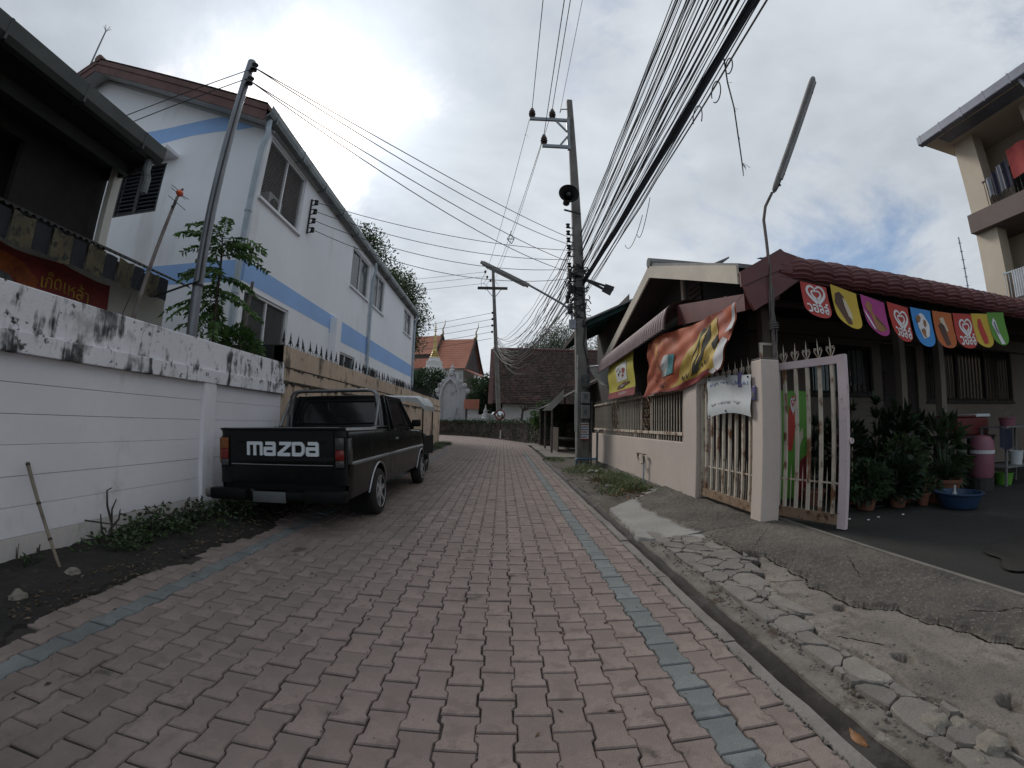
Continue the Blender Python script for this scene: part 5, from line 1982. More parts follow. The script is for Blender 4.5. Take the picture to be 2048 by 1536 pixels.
# temple hall with two-tier orange roof
M_otile = mat('orange_tile', (0.44, 0.18, 0.115), 0.7, 0.12, 0.8, bump=0.2, bscale=12, spots=[((0.30, 0.13, 0.09), 0.58, 0.75, .5)])
M_dkwood = mat('dark_gable_wood', (0.045, 0.028, 0.024), 0.8, 0.3, 1.5)
M_gold = mat('gold_leaf', (0.48, 0.36, 0.13), 0.4, 0.2, 4, metal=0.4)
M_dgold = mat('dull_gold', (0.26, 0.19, 0.08), 0.5, 0.2, 4, metal=0.3)
M_tempw = mat('temple_wall', (0.55, 0.54, 0.52), 0.9, 0.08, 1)
th_ = thing('temple_hall', (-9, 60, 0), 'temple hall with steep orange tiled roofs and slender finials', 'temple')
ta = R(-14)
ex, ey = Vector((math.cos(ta), math.sin(ta), 0)), Vector((-math.sin(ta), math.cos(ta), 0))
O = Vector((-4.0, 59.2, 0))


def tl(u, v, z):
    return O + ex * u + ey * v + Vector((0, 0, z))


def tier(name, u0, u1, zr, ze, vr, ve, parent, rows=16, curve=.35):
    b = MB()

    def f(s, t):
        z = zr + (ze - zr) * (t + curve * t * (1 - t) * .6)
        zz = z + .05 * (1 - (t * rows) % 1)
        return tl(u0 + (u1 - u0) * s, vr + (ve - vr) * t, zz)
    vs_, fs_ = [], []
    for k in range(rows):
        for (tt, dz) in ((k / rows, .0), ((k + 1) / rows, .06)):
            for s in (0, 1):
                z = zr + (ze - zr) * (tt + curve * tt * (1 - tt) * .6)
                vs_.append(tl(u0 + (u1 - u0) * s, vr + (ve - vr) * tt, z + dz))
        a = k * 4
        fs_.append((a, a + 1, a + 3, a + 2))
        if k:
            fs_.append((a - 2, a - 1, a + 1, a))
    b.add(vs_, fs_)
    return b.build(name, M_otile, parent)


for sgn in (-1, 1):
    tier('roof_slope', -5.4, 0, 12.7, 8.0, 0, sgn * 3.9, th_)
    tier('roof_slope', -18, -5.0, 13.35, 10.2, 0, sgn * 2.7, th_)
    tier('lower_roof_slope', -18, -5.4, 9.6, 8.0, sgn * 2.9, sgn * 4.3, th_)
MB().hexa([tl(-18, -2.8, 9.55), tl(-5.4, -2.8, 9.55), tl(-5.4, 2.8, 9.55), tl(-18, 2.8, 9.55), tl(-18, -2.6, 10.25), tl(-5.4, -2.6, 10.25), tl(-5.4, 2.6, 10.25), tl(-18, 2.6, 10.25)]).build('frieze', M_dkwood, th_)
gbl = MB()
gbl.add([tl(-.25, -3.6, 8.1), tl(-.25, 3.6, 8.1), tl(-.25, 0, 12.6)], [(0, 1, 2)])
gbl.add([tl(-5.1, -2.5, 10.3), tl(-5.1, 2.5, 10.3), tl(-5.1, 0, 13.25)], [(0, 1, 2)])
gbl.build('gable', M_dkwood, th_)
pc = MB()
pc.hexa([tl(-.2, -4.0, 7.9), tl(1.9, -4.0, 6.9), tl(1.9, 4.0, 6.9), tl(-.2, 4.0, 7.9), tl(-.2, -4.0, 8.05), tl(1.9, -4.0, 7.05), tl(1.9, 4.0, 7.05), tl(-.2, 4.0, 8.05)])
pc.build('porch_roof', M_otile, th_)
for sgn in (-1, 1):
    for (u, zr, ze, ve) in ((.02, 12.75, 7.95, 4.0), (-5.02, 13.4, 10.15, 2.8)):
        bgs = MB()
        prev = tl(u, 0, zr)
        for k in range(1, 9):
            t = k / 8
            nx_ = tl(u, sgn * ve * t, zr + (ze - zr) * (t + .21 * t * (1 - t)))
            bgs.beam(prev, nx_, .10, .26, ex)
            prev = nx_
        bgs.build('barge_board', M_dkwood, th_)
for (u, z) in ((.05, 12.7), (-5.0, 13.35)):
    MB().tube([tl(u - .3, 0, z - .1), tl(u + .05, 0, z + .3), tl(u - .05, 0, z + .9), tl(u + .25, 0, z + 1.6), tl(u + .30, 0, z + 2.3)], [.18, .14, .09, .06, .02], 6).build('roof_finial', M_dgold, th_, smooth=True)
MB().hexa([tl(-18, -3.2, 0), tl(-.6, -3.2, 0), tl(-.6, 3.2, 0), tl(-18, 3.2, 0), tl(-18, -3.2, 8.2), tl(-.6, -3.2, 8.2), tl(-.6, 3.2, 8.2), tl(-18, 3.2, 8.2)]).build('hall_wall', M_tempw, th_)
for k in range(5):
    for v in (-3.7, 3.7):
        u = 1.3 - k * 2.4
        MB().tube([tl(u, v, 0), tl(u, v, 7.4)], .2, 8).build('column', M_tempw, th_)

# chedi with white bell and gold spire
cd_ = thing('chedi', (-8.0, 50, 0), 'white chedi with slender gold spire in front of orange roof', 'chedi')
k_ = 50.0
q0 = AY(869, 716, k_)
cx_ = q0.x
zt = AY(871, 643, k_).z
zg = q0.z
zb = AY(869, 757, k_).z
MB().lathe([(1.5, -6), (1.5, -2.2), (1.32, -2.1), (1.25, -1.2), (1.0, -1.15), (.95, -.4), (.72, -.3), (.66, 0)], (cx_, k_, zg), 20).build('bell', M_tempw, cd_, smooth=True)
H_ = zt - zg
prof = [(.62, 0), (.62, .12), (.48, .2), (.52, .34), (.40, .42), (.44, .55), (.33, .64), (.36, .76), (.27, .86), (.24, 1.2), (.20, 1.8), (.12, H_ * .62), (.05, H_ * .7)]
for i, f in enumerate((.72, .77, .82, .87, .92)):
    r0 = .19 - .032 * i
    prof += [(.03, H_ * f - .02), (r0, H_ * f), (r0 * .8, H_ * f + .10), (.03, H_ * f + .12)]
prof += [(.012, H_)]
MB().lathe(prof, (cx_, k_, zg), 14).build('spire', M_gold, cd_, smooth=True)

# dark tiled hall with white wall
M_dtile = mat('dark_red_tile', (0.058, 0.032, 0.026), 0.85, 0.4, 1.2, bump=0.4, island=0.55, spots=[((0.028, 0.024, 0.022), 0.5, 0.7, .7), ((0.16, 0.10, 0.08), 0.63, 0.69, 3.5)])
M_redbarge = mat('red_ridge_tile', (0.10, 0.042, 0.036), 0.8, 0.3, 2)
HY = 35.0
dl = thing('dark_tile_hall', (2, HY, 0), 'old hall with dark red plain tile roof behind the concrete pole', 'hall')
xl_, xr_ = AY(990, 708, HY).x - .1, 11.5
zr_, ze_ = AY(1060, 706, HY).z + .5, AY(1000, 806, HY - 3).z
tb_ = MB()
rt = random.Random(8)
NR = 34
for r0 in range(NR):
    t0, t1 = r0 / NR, (r0 + 1) / NR
    y0, y1 = HY + 1.5 - 4.5 * t0, HY + 1.5 - 4.5 * t1
    z0, z1 = zr_ + (ze_ - zr_) * t0, zr_ + (ze_ - zr_) * t1
    nx_ = 62
    for c in range(nx_):
        xa = xl_ + (xr_ - xl_) * (c + .5 * (r0 % 2) - .25) / nx_
        xb = xa + (xr_ - xl_) / nx_ - .02
        dz = rt.gauss(.02, .014)
        tb_.add([(xa, y0, z0 + dz), (xb, y0, z0 + dz), (xb, y1 - .03, z1 + .045 + dz), (xa, y1 - .03, z1 + .045 + dz), (xb, y1 - .03, z1 + dz - .03), (xa, y1 - .03, z1 + dz - .03)], [(0, 1, 2, 3), (3, 2, 4, 5)])
ro_ = tb_.build('roof_tiles', M_dtile, dl)
ro_['kind'] = 'stuff'
MB().add([(xl_, HY + 1.5, zr_ - .05), (xr_, HY + 1.5, zr_ - .05), (xr_, HY - 3, ze_ - .06), (xl_, HY - 3, ze_ - .06), (xl_, HY + 6, ze_ - .06), (xr_, HY + 6, ze_ - .06)], [(0, 1, 2, 3), (0, 1, 5, 4)]).build('roof_deck', M_dkwood, dl)
MB().tube([(xl_ - .1, HY + 1.5, zr_ + .03), (xr_, HY + 1.5, zr_ + .03)], .14, 8).build('ridge', M_redbarge, dl)
for (ya, yb) in ((HY - 3.1, HY + 1.5), (HY + 6.1, HY + 1.5)):
    MB().beam((xl_ - .12, ya, ze_ - .1), (xl_ - .12, yb, zr_), .10, .34, (1, 0, 0)).build('barge_board', M_redbarge, dl)
MB().box(xl_ + .8, xr_ - .5, HY - 2.2, HY + 5, 0, ze_ + .3).build('hall_wall', M_tempw, dl)
MB().add([(xl_ + .02, HY - 2.6, ze_), (xl_ + .02, HY + 5.6, ze_), (xl_ + .02, HY + 1.5, zr_ - .1)], [(0, 1, 2)]).build('gable', M_dkwood, dl)


# trees
def broad_tree(name, base, height, crown, n, leaf, m, label, seed, clumps=26, trunk=.16, group=None, gap=.5):
    t = thing(name, base, label, 'tree', group)
    rr_ = random.Random(seed)
    base = Vector(base)
    top = base + Vector((0, 0, height))
    cc = top - Vector((0, 0, crown[2]))
    b = MB()
    b.tube([base, base + Vector((rr_.gauss(0, .05), rr_.gauss(0, .05), (cc.z - base.z) * .6)), cc], [trunk, trunk * .8, trunk * .5], 8)
    C, D = [], []
    ng = np.random.default_rng(seed)
    for k in range(clumps):
        a, e = rr_.uniform(0, 6.28), math.asin(rr_.uniform(-.75, 1))
        q = rr_.uniform(.35, 1.0) ** .7
        p = cc + Vector((math.cos(a) * math.cos(e) * crown[0] * q, math.sin(a) * math.cos(e) * crown[1] * q, math.sin(e) * crown[2] * q))
        b.tube([cc - Vector((0, 0, crown[2] * .5)), cc.lerp(p, .5) + Vector((rr_.gauss(0, .1), rr_.gauss(0, .1), 0)), p], [trunk * .4, trunk * .22, trunk * .06], 5)
        m_ = n // clumps
        s = rr_.uniform(.18, .36) * min(crown)
        dd = ng.normal(0, 1, (m_, 3))
        dd /= np.linalg.norm(dd, axis=1)[:, None]
        C.append(np.array(p) + dd * (ng.uniform(0, 1, (m_, 1)) ** .5) * s * 1.75 * np.array([1.1, 1.1, .8]))
        D.append(dd + np.array([0, 0, .2]))
    b.build('trunk', M_bark, t)
    link('crown', leaves_mesh('crown', np.concatenate(C), np.concatenate(D), leaf, leaf * .55, m, .25, seed), t)
    return t


M_leafg = mat('leaf_grey_green', (0.060, 0.088, 0.038), 0.6, 0.3, 3, island=0.5, trans=0.2)
broad_tree('roadside_tree', (-7.6, 20.0, 0), 10.4, (2.1, 3.8, 3.3), 30000, .14, M_leafg, 'tall leafy tree rising behind the white building roof', 31, 70)
broad_tree('roadside_tree', (-7.0, 25.0, 0), 10.0, (2.0, 3.0, 3.0), 24000, .15, M_leafg, 'further leafy tree showing past the end of the long gutter', 32, 60)
broad_tree('frangipani_tree', (-7.9, 43, 0), 6.2, (2.3, 2.0, 1.7), 5000, .24, M_leaf2, 'dark round tree below the gold spire beside the gate', 33, 26)
broad_tree('temple_tree', (-1.7, 40, 0), 5.4, (1.9, 1.6, 2.4), 6000, .22, M_leaf2, 'dense dark green tree between the gate and the tiled hall', 34, 30)
broad_tree('temple_tree', (-3.0, 52, 0), 6.6, (2.2, 1.8, 2.2), 4500, .26, M_leaf3, 'paler green tree behind the dense dark tree by the temple', 35, 24)
broad_tree('hall_tree', (5.6, 48, 0), 12.0, (4.2, 3.2, 3.0), 14000, .17, M_leafg, 'wide thin-leaved tree rising behind the dark tiled roof', 36, 40, .2)
broad_tree('hall_tree', (12.5, 50, 0), 12.5, (4.0, 3.2, 3.4), 12000, .17, M_leafg, 'second tree behind the dark tiled roof, half hidden by the concrete pole', 37, 36, .2)
broad_tree('column_shrub', (1.85, 20.6, 0), 2.3, (.42, .42, 1.0), 3800, .09, M_leaf1, 'bright green upright shrub beside the pale blind of the shed', 38, 34, .03)
broad_tree('dark_shrub', (2.6, 19.6, 0), 1.75, (.5, .6, .85), 3600, .10, M_leaf2, 'dark leafy bush at the corner of the tin shed', 39, 30, .03)
# creepers on the low wall
C_, D_ = [], []
rc = random.Random(3)
for k in range(2600):
    i = rc.randrange(len(WALL_PTS) - 2)
    a, b = Vector(WALL_PTS[i]), Vector(WALL_PTS[i + 1])
    p = a.lerp(b, rc.random())
    z = rc.choice([rc.uniform(.9, 1.35), rc.uniform(0.1, 1.2)]) if fbm(p.x * .9, p.y * .9) > -.05 else 1.15
    C_.append((p.x + rc.gauss(-.05, .10), p.y + rc.gauss(-.12, .10), z))
    D_.append((rc.gauss(0, 1), rc.gauss(-.5, 1), rc.gauss(.1, 1)))
setting(link('creepers', leaves_mesh('creepers', C_, D_, .13, .07, M_leaf2, .3, 4)), 'stuff', 'dark creepers growing over the low brick wall')
bt = thing('bare_tree', (1.2, 27, 0), 'small bare pollarded tree in front of the white hall wall', 'tree')
b = MB()
b.tube([(1.15, 27, 0), (1.2, 27, 1.4), (1.25, 27, 1.9)], [.09, .08, .07], 7)
for (dx, dz) in ((.5, .35), (-.25, .3), (.85, .30), (.3, .55), (1.0, .12)):
    b.tube([(1.25, 27, 1.85), (1.25 + dx * .5, 27, 1.95 + dz * .6), (1.25 + dx, 27.05, 1.85 + dz)], [.06, .04, .015], 6)
b.build('trunk', M_twig, bt)

# small orange roofed spirit house, white figure, notice board
sh = thing('small_shrine', (-2.7, 36.5, 0), 'small shrine with orange scalloped roof next to the temple gate', 'shrine')
x0_, z0_ = AY(936, 802, 36.5).x, AY(936, 822, 36.5).z
b = MB()
for r0 in range(4):
    for c in range(5):
        b.hexa([(x0_ - .3 + c * .26, 36.2 - r0 * .12, z0_ + .75 - r0 * .2), (x0_ - .06 + c * .26, 36.2 - r0 * .12, z0_ + .75 - r0 * .2), (x0_ - .06 + c * .26, 36.4 - r0 * .12, z0_ + .8 - r0 * .2), (x0_ - .3 + c * .26, 36.4 - r0 * .12, z0_ + .8 - r0 * .2),
                (x0_ - .3 + c * .26, 36.18 - r0 * .12, z0_ + .97 - r0 * .2), (x0_ - .06 + c * .26, 36.18 - r0 * .12, z0_ + .97 - r0 * .2), (x0_ - .06 + c * .26, 36.42 - r0 * .12, z0_ + .99 - r0 * .2), (x0_ - .3 + c * .26, 36.42 - r0 * .12, z0_ + .99 - r0 * .2)])
b.build('shrine_roof', M_otile, sh)
MB().box(x0_ + .0, x0_ + .9, 36.2, 37.2, 0, z0_ + .2).build('shrine_wall', M_tempw, sh)
ws_ = thing('white_figure', (-1.6, 35.6, 0), 'little white and gold figure on a plinth behind the low wall', 'statue')
q = AY(971, 836, 35.6)
MB().lathe([(.5, -q.z), (.5, .0), (.3, .1), (.28, .35), (.16, .5), (.2, .62), (.1, .8), (.02, 1.15)], (q.x, 35.6, q.z - .05), 12).build('figure_body', M_tempw, ws_, smooth=True)
MB().lathe([(.09, 0), (.05, .15), (.01, .4)], (q.x, 35.6, q.z + .75), 10).build('gold_tip', M_gold, ws_)
MB().box(q.x - 1.5, q.x + 1.4, 35.8, 36.1, 0, q.z + .28).build('plinth_wall', M_tempw, ws_)

# convex mirror on a post
mr_ = thing('traffic_mirror', (-.2, 27.2, 0), 'round red-rimmed convex traffic mirror on a post at the bend', 'mirror')
q = AY(1000, 830, 27.0)
MB().tube([(q.x + .05, 27.06, 0), (q.x + .05, 27.06, q.z + .4)], .035, 8).build('post', M_iron, mr_)
M_whitep = mat('white_post_paint', (0.6, 0.6, 0.58), .7, .1, 4)
MB().tube([(q.x + .05, 27.06, .05), (q.x + .05, 27.06, .62)], .038, 8).build('white_sleeve', M_whitep, mr_)
M_mirror = mat('mirror_face', (0.5, 0.52, 0.52), .08, .05, 3, metal=1.0)
M_redp = mat('red_plastic', (0.16, 0.03, 0.025), .5, .2, 4)
MB().lathe([(.02, -.05), (.15, -.045), (.25, -.02), (.27, 0)], (q.x, 27.0, q.z), 24, 'y').build('mirror_glass', M_mirror, mr_, smooth=True)
MB().lathe([(.265, -.03), (.33, -.03), (.33, .03), (.265, .03)], (q.x, 27.0, q.z), 24, 'y').build('rim', M_redp, mr_)
# ------------------------------------------------------------------ right side: fence wall, gate, house
M_cream = mat('cream_paint', (0.515, 0.445, 0.395), 0.85, 0.07, 1.2, bump=0.08, bscale=60, spots=[((0.42, 0.36, 0.32), 0.55, 0.75, 1.4), ((0.2, 0.18, 0.165), 0.68, 0.78, 3.0)])
M_pinkp = mat('faded_pink_paint', (0.58, 0.48, 0.49), 0.75, 0.08, 3, spots=[((0.10, 0.03, 0.018), 0.68, 0.71, 18), ((0.32, 0.25, 0.25), 0.6, 0.75, 5)])
M_bar = mat('rusty_cream_bar', (0.50, 0.44, 0.36), 0.75, 0.12, 8, streak=((0.16, 0.07, 0.03), 1.00, 1.18, 16.0, 0.22))
M_rustf = mat('rusty_frame', (0.24, 0.165, 0.105), 0.85, 0.25, 9, spots=[((0.09, 0.035, 0.015), 0.5, 0.64, 12)])
M_foot = mat('footing_concrete', (0.15, 0.14, 0.125), 0.95, 0.3, 4, bump=0.5, spots=[((0.05, 0.05, 0.04), 0.5, 0.7, 5)])
FX = 2.60
fw_ = thing('fence_wall', (FX, 9, 0), 'low cream wall with iron bar fence along the right house', 'wall')
MB().box(FX, FX + .14, 5.70, 12.3, .06, .83, ch=.006).build('base_wall', M_cream, fw_)
ft = MB().grid(lambda u, v: (FX - .07 + .10 * u + .02 * fbm(v * 30, u, 1, 3), 5.5 + 6.8 * v, -.02 + (.11 if u > .3 else .0) + .02 * fbm(v * 40, u * 2, 1, 3)), 6, 120)
ft.build('footing', M_foot, fw_)
MB().box(FX - .012, FX + .20, 5.42, 5.87, .03, 1.72, ch=.01).build('end_pillar', M_cream, fw_)
for (z, h, nm) in ((.925, .05, 'rail'), (1.60, .04, 'rail')):
    MB().box(FX + .05, FX + .09, 5.87, 12.3, z, z + h, ch=.004).build(nm, M_bar, fw_)
for y in (7.1, 8.4, 9.7, 11.0):
    MB().box(FX + .055, FX + .085, y - .018, y + .018, .83, .925).build('stub_post', M_bar, fw_)
orn = [(7.45, 8.02), (9.72, 10.38)]
y = 5.95
barm = MB().box(-.0055, .0055, -.008, .008, .02, .66).mesh('fence_bar', M_bar)
tipm = MB().add([(.006, 0, 0), (0, .006, 0), (-.006, 0, 0), (0, -.006, 0), (0, 0, .11)], [(0, 1, 4), (1, 2, 4), (2, 3, 4), (3, 0, 4)]).mesh('spear_tip', M_bar)
lowm = MB().box(-.005, .005, -.007, .007, .0, .09).mesh('low_bar', M_bar)
while y < 12.25:
    if not any(a < y < b for a, b in orn):
        o = link('fence_bar', barm, fw_, local=False)
        o.location = (FX + .07, y, .955)
        o.rotation_euler = (random.gauss(0, .006), 0, 0)
        o2 = link('spear_tip', tipm, fw_)
        o2.location = (FX + .07, y, 1.64)
    o3 = link('low_bar', lowm, fw_)
    o3.location = (FX + .07, y, .833)
    y += .112
for (a, b) in orn:
    cy, cz, ry, rz = (a + b) / 2, 1.29, (b - a) / 2 * .8, .30
    ob_ = MB()
    ob_.tube([(FX + .07, cy + ry * math.cos(t), cz + rz * math.sin(t)) for t in [2 * math.pi * k / 24 for k in range(25)]], .012, 5, cap=False)
    for s in (-1, 1):
        for j in range(3):
            c0 = (cy + s * ry * .38, cz + (j - 1) * rz * .55)
            ob_.tube([(FX + .07, c0[0] + s * .105 * (1 - t / 9) * math.cos(t), c0[1] + .085 * (1 - t / 9) * math.sin(t)) for t in [k * .55 for k in range(15)]], .008, 4)
    ob_.tube([(FX + .07, cy, cz - rz), (FX + .07, cy, cz + rz)], .009, 4)
    ob_.build('scroll_panel', M_rustf, fw_)
    for yy in (a + .02, b - .02):
        MB().box(FX + .06, FX + .08, yy - .01, yy + .01, .975, 1.60).build('panel_post', M_bar, fw_)

# scroll spear used on both gate leaves
fl = MB()
fl.add([(.011, 0, .06), (0, .011, .06), (-.011, 0, .06), (0, -.011, .06), (0, 0, .20), (0, 0, .0)], [(0, 1, 4), (1, 2, 4), (2, 3, 4), (3, 0, 4), (1, 0, 5), (2, 1, 5), (3, 2, 5), (0, 3, 5)])
for s in (-1, 1):
    fl.tube([(0, s * .006, .0), (0, s * .028, .035), (0, s * .045, .07), (0, s * .040, .10), (0, s * .024, .098), (0, s * .022, .08), (0, s * .032, .075)], .006, 5)
scrm = fl.mesh('scroll_spear', M_bar)
spkm = MB().add([(.006, 0, 0), (0, .006, 0), (-.006, 0, 0), (0, -.006, 0), (.006, 0, .30), (0, .006, .30), (-.006, 0, .30), (0, -.006, .30), (0, 0, .42)],
                [(0, 1, 5, 4), (1, 2, 6, 5), (2, 3, 7, 6), (3, 0, 4, 7), (4, 5, 8), (5, 6, 8), (6, 7, 8), (7, 4, 8)]).mesh('short_spike', M_bar)


def gate_leaf(name, P0, P1, z0, z1, nb, label, fm, post_m, fwid=.05, thick=.045):
    """Leaf from hinge P0 to free end P1 (plan points)."""
    P0, P1 = Vector((*P0, 0)), Vector((*P1, 0))
    d = (P1 - P0)
    L = d.length
    d.normalize()
    n = Vector((-d.y, d.x, 0))
    t = thing(name, (P0.x, P0.y, 0), label, 'gate')
    rz = math.atan2(d.y, d.x) - math.pi / 2

    def bar(a, b, za, zb, w, m, nm):
        bb_ = MB()
        p, q = P0 + d * a, P0 + d * b
        bb_.hexa([p - n * w / 2 + Vector((0, 0, za)), q - n * w / 2 + Vector((0, 0, za)), q + n * w / 2 + Vector((0, 0, za)), p + n * w / 2 + Vector((0, 0, za)),
                  p - n * w / 2 + Vector((0, 0, zb)), q - n * w / 2 + Vector((0, 0, zb)), q + n * w / 2 + Vector((0, 0, zb)), p + n * w / 2 + Vector((0, 0, zb))])
        return bb_.build(nm, m, t)
    bar(0, fwid, z0, z1, thick, fm, 'hinge_post')
    bar(L - post_m[1], L, z0 - .03, z1 + .004, thick * 1.25, post_m[0], 'end_post')
    bar(fwid, L - post_m[1], z0, z0 + .10, thick, M_rustf, 'bottom_rail')
    bar(fwid, L - post_m[1], z1 - .075, z1, thick, fm, 'top_rail')
    bar(fwid, L - post_m[1], z0 + .385, z0 + .40, .016, M_bar, 'mid_rod')
    for k in range(nb):
        a = fwid + (L - post_m[1] - fwid) * (k + .5) / nb
        c = P0 + d * a
        bar(a - .016, a + .016, z0 + .10, z1 - .075, .03, M_bar, 'gate_bar')
        for f in (-.5, .5):
            if k == nb - 1 and f > 0:
                continue
            aa = a + f * (L - post_m[1] - fwid) / nb
            o = link('short_spike', spkm, t)
            cc = P0 + d * aa
            o.location = (cc.x, cc.y, z0 + .10 + (.03 if f > 0 else 0))
        o = link('scroll_spear', scrm, t)
        o.location = (c.x, c.y, z1)
        o.rotation_euler = (random.gauss(0, .04), random.gauss(0, .04), rz)
    return t, d, n


gate_leaf('iron_gate', (FX + .07, 4.09), (FX + .07, 5.40), .155, 1.63, 8, 'closed rusty iron gate leaf between the cream wall and gate pillar', M_bar, (M_bar, .05))
lf2, ld, ln2 = gate_leaf('iron_gate', (2.90, 4.06), (3.18, 3.28), .135, 1.735, 5, 'open pink-framed iron gate leaf beside the gate pillar', M_pinkp, (M_pinkp, .085))
MB().lathe([(.012, -.012), (.028, -.012), (.028, .012), (.012, .012)], (3.215, 3.285, .93), 14, 'y').build('latch_ring', M_pinkp, lf2)
hl = MB()
for z in (.50, .58, .66, .72, .78, .86, .94, 1.03, 1.2, 1.28, 1.45, 1.55):
    hl.sphere((3.196, 3.247, z), (.004, .003, random.uniform(.006, .03)), 6, 5)
hl.build('rust_spots', M_rustf, lf2)['kind'] = 'stuff'
# gate pillar
gp = thing('gate_pillar', (2.72, 3.97, 0), 'square cream gate pillar with a square iron hoop on top', 'pillar')
MB().box(FX, 2.82, 3.87, 4.075, .05, 1.755, ch=.012).build('shaft', M_cream, gp)
MB().box(FX + .004, 2.816, 3.874, 4.071, 1.755, 1.772, ch=.005).build('cap', M_foot, gp)
hp = MB()
for (a, b, c, d_) in ((2.70, 2.92, 1.77, 1.79), (2.70, 2.92, 1.93, 1.955), (2.70, 2.73, 1.79, 1.93), (2.89, 2.92, 1.79, 1.93)):
    hp.box(a, b, 4.02, 4.05, c, d_)
hp.build('iron_hoop', M_bar, gp)
# purple letter boxes
M_purp = mat('purple_plastic', (0.10, 0.085, 0.20), .5, .15, 6)
lb = thing('letter_box', (FX - .01, 4.0, 1.44), 'small purple plastic box fixed to the gate pillar', 'box')
MB().box(FX - .022, FX - .002, 3.975, 4.045, 1.345, 1.49, ch=.008).build('case', M_purp, lb)
MB().box(FX - .026, FX - .021, 3.985, 4.035, 1.37, 1.425, ch=.002).build('label_plate', M_plate, lb)
lb2 = thing('letter_box', (FX + .0, 4.24, 1.56), 'small grey purple box hung over the white cloth sign', 'box')
MB().box(FX - .045, FX - .022, 4.205, 4.285, 1.50, 1.66, ch=.006).build('case', M_purp, lb2)

# ------------------------------------------------------------------ signs and banners on the fence
M_cloth = mat('white_cloth', (0.52, 0.55, 0.56), .85, .08, 3)
M_blueink = mat('blue_ink', (0.10, 0.16, 0.36), .8, .3, 9)
M_greyink = mat('grey_ink', (0.22, 0.22, 0.23), .8, .3, 9)
wc = thing('cloth_sign', (2.55, 4.5, 1.4), 'white cloth sign with faded blue handwriting tied to the gate', 'sign')


def wcf(u, v, off=0.0):
    y = 5.04 - 1.0 * u
    z = 1.17 + .06 * math.sin(u * 3) * (1 - v) - .01 * u + (.50 + .015 * math.sin(u * 5)) * v - .03 * u * v
    return (2.575 - off - .012 * math.sin(u * 7 + v * 3) - .008 * math.sin(v * 9), y, z)


MB().grid(lambda u, v: wcf(u, v), 30, 16).build('cloth', M_cloth, wc, smooth=True)
cw = ([i / 24 for i in range(25)], [i / 12 for i in range(13)])
rs_ = random.Random(2)
for (row, m_, s0, s1, h) in ((.80, M_blueink, .08, .95, .11), (.28, M_greyink, .12, .75, .09)):
    u = s0
    while u < s1:
        w = rs_.uniform(.03, .06)
        pts = [(u + w * t / 6 + rs_.gauss(0, .006), row + h * rs_.uniform(-.5, .5)) for t in range(7)]
        decal('handwriting', [stroke2(pts, .010)], lambda a, b_: wcf(a, b_, .004), m_, wc, cw)
        u += w + rs_.choice([.012, .02, .06])
for (u, v) in ((.05, .04), (.45, .06), (.05, .95), (.5, .97), (.95, .95)):
    p = wcf(u, v, .004)
    MB().sphere(p, .012, 6, 5).build('tie', M_iron, wc)

M_hole = mat('print_black', (0.012, 0.013, 0.010), .85, .3, 5)
# yellow menu banner
M_yban = mat('banner_yellow', (0.46, 0.40, 0.045), .7, .15, 2.5, spots=[((0.62, 0.60, 0.40), .56, .7, 2.2), ((0.30, 0.25, 0.03), .6, .75, 3)])
M_rban = mat('banner_dark_red', (0.20, 0.016, 0.02), .7, .2, 4)
M_wprint = mat('print_white', (0.55, 0.56, 0.55), .7, .1, 6)
M_bprint = mat('print_brown', (0.10, 0.035, 0.02), .7, .3, 6)
yb = thing('yellow_banner', (2.48, 9, 1.7), 'small yellow menu banner with red bottom strip on the fence', 'banner')


def ybf(u, v, off=0.0):
    y = 10.03 - 2.1 * u + .10 * v * u
    z = 1.68 - .02 * u + (.80 + .12 * u) * v
    return (2.50 - off + .03 * math.sin(u * 6 + v * 2) * .6 + .02 * math.sin(v * 7), y, z)


MB().grid(lambda u, v: ybf(u, v), 24, 16).build('cloth', M_yban, yb, smooth=True)
cy_ = ([i / 16 for i in range(17)], [i / 10 for i in range(11)])
P_ = lambda off: (lambda a, b_: ybf(a, b_, off))
decal('print', [[(0, 0), (1, 0), (1, .17), (0, .17)]], P_(.006), M_rban, yb, cy_)
decal('print', [[(.42, .38), (.80, .38), (.80, .80), (.42, .78)]], P_(.007), M_wprint, yb, cy_)
decal('print', [blob2(.70, .62, .045, .07, 16, .3, .8, 3), blob2(.67, .50, .035, .035, 12, 0, .6, 2)], P_(.010), M_rban, yb, cy_)
decal('print', [blob2(.53, .56, .022, .05, 14, 0, .8, 4), blob2(.60, .60, .022, .045, 14, 0, .8, 6), blob2(.47, .66, .025, .02, 12, 0, .6, 8)], P_(.010), M_hole, yb, cy_)
for k in range(5):
    decal('print', [[(.46, .72 - k * .012), (.62 - .02 * (k % 3), .725 - k * .012), (.62 - .02 * (k % 3), .719 - k * .012), (.46, .714 - k * .012)]], P_(.011), M_greyink, yb, cy_)
decal('print', [blob2(.60, .28, .22, .055, 22, .15, .5, 3)], P_(.010), M_bprint, yb, cy_)
for body, u, v, s_ in (('เมนูอาหาร', .58, .88, .085), ('โทร.053-357521-4', .60, .085, .075), ('ก๋วยเตี๋ยว', .60, .27, .07)):
    tv, tf = text_polys(body)
    if tv:
        decal('lettering', None, P_(.013), M_bprint if v > .8 else M_wprint, yb, cy_, raw=[([(u + x * s_ * .62, v + y_ * s_ * 1.2) for x, y_ in tv], tf)])

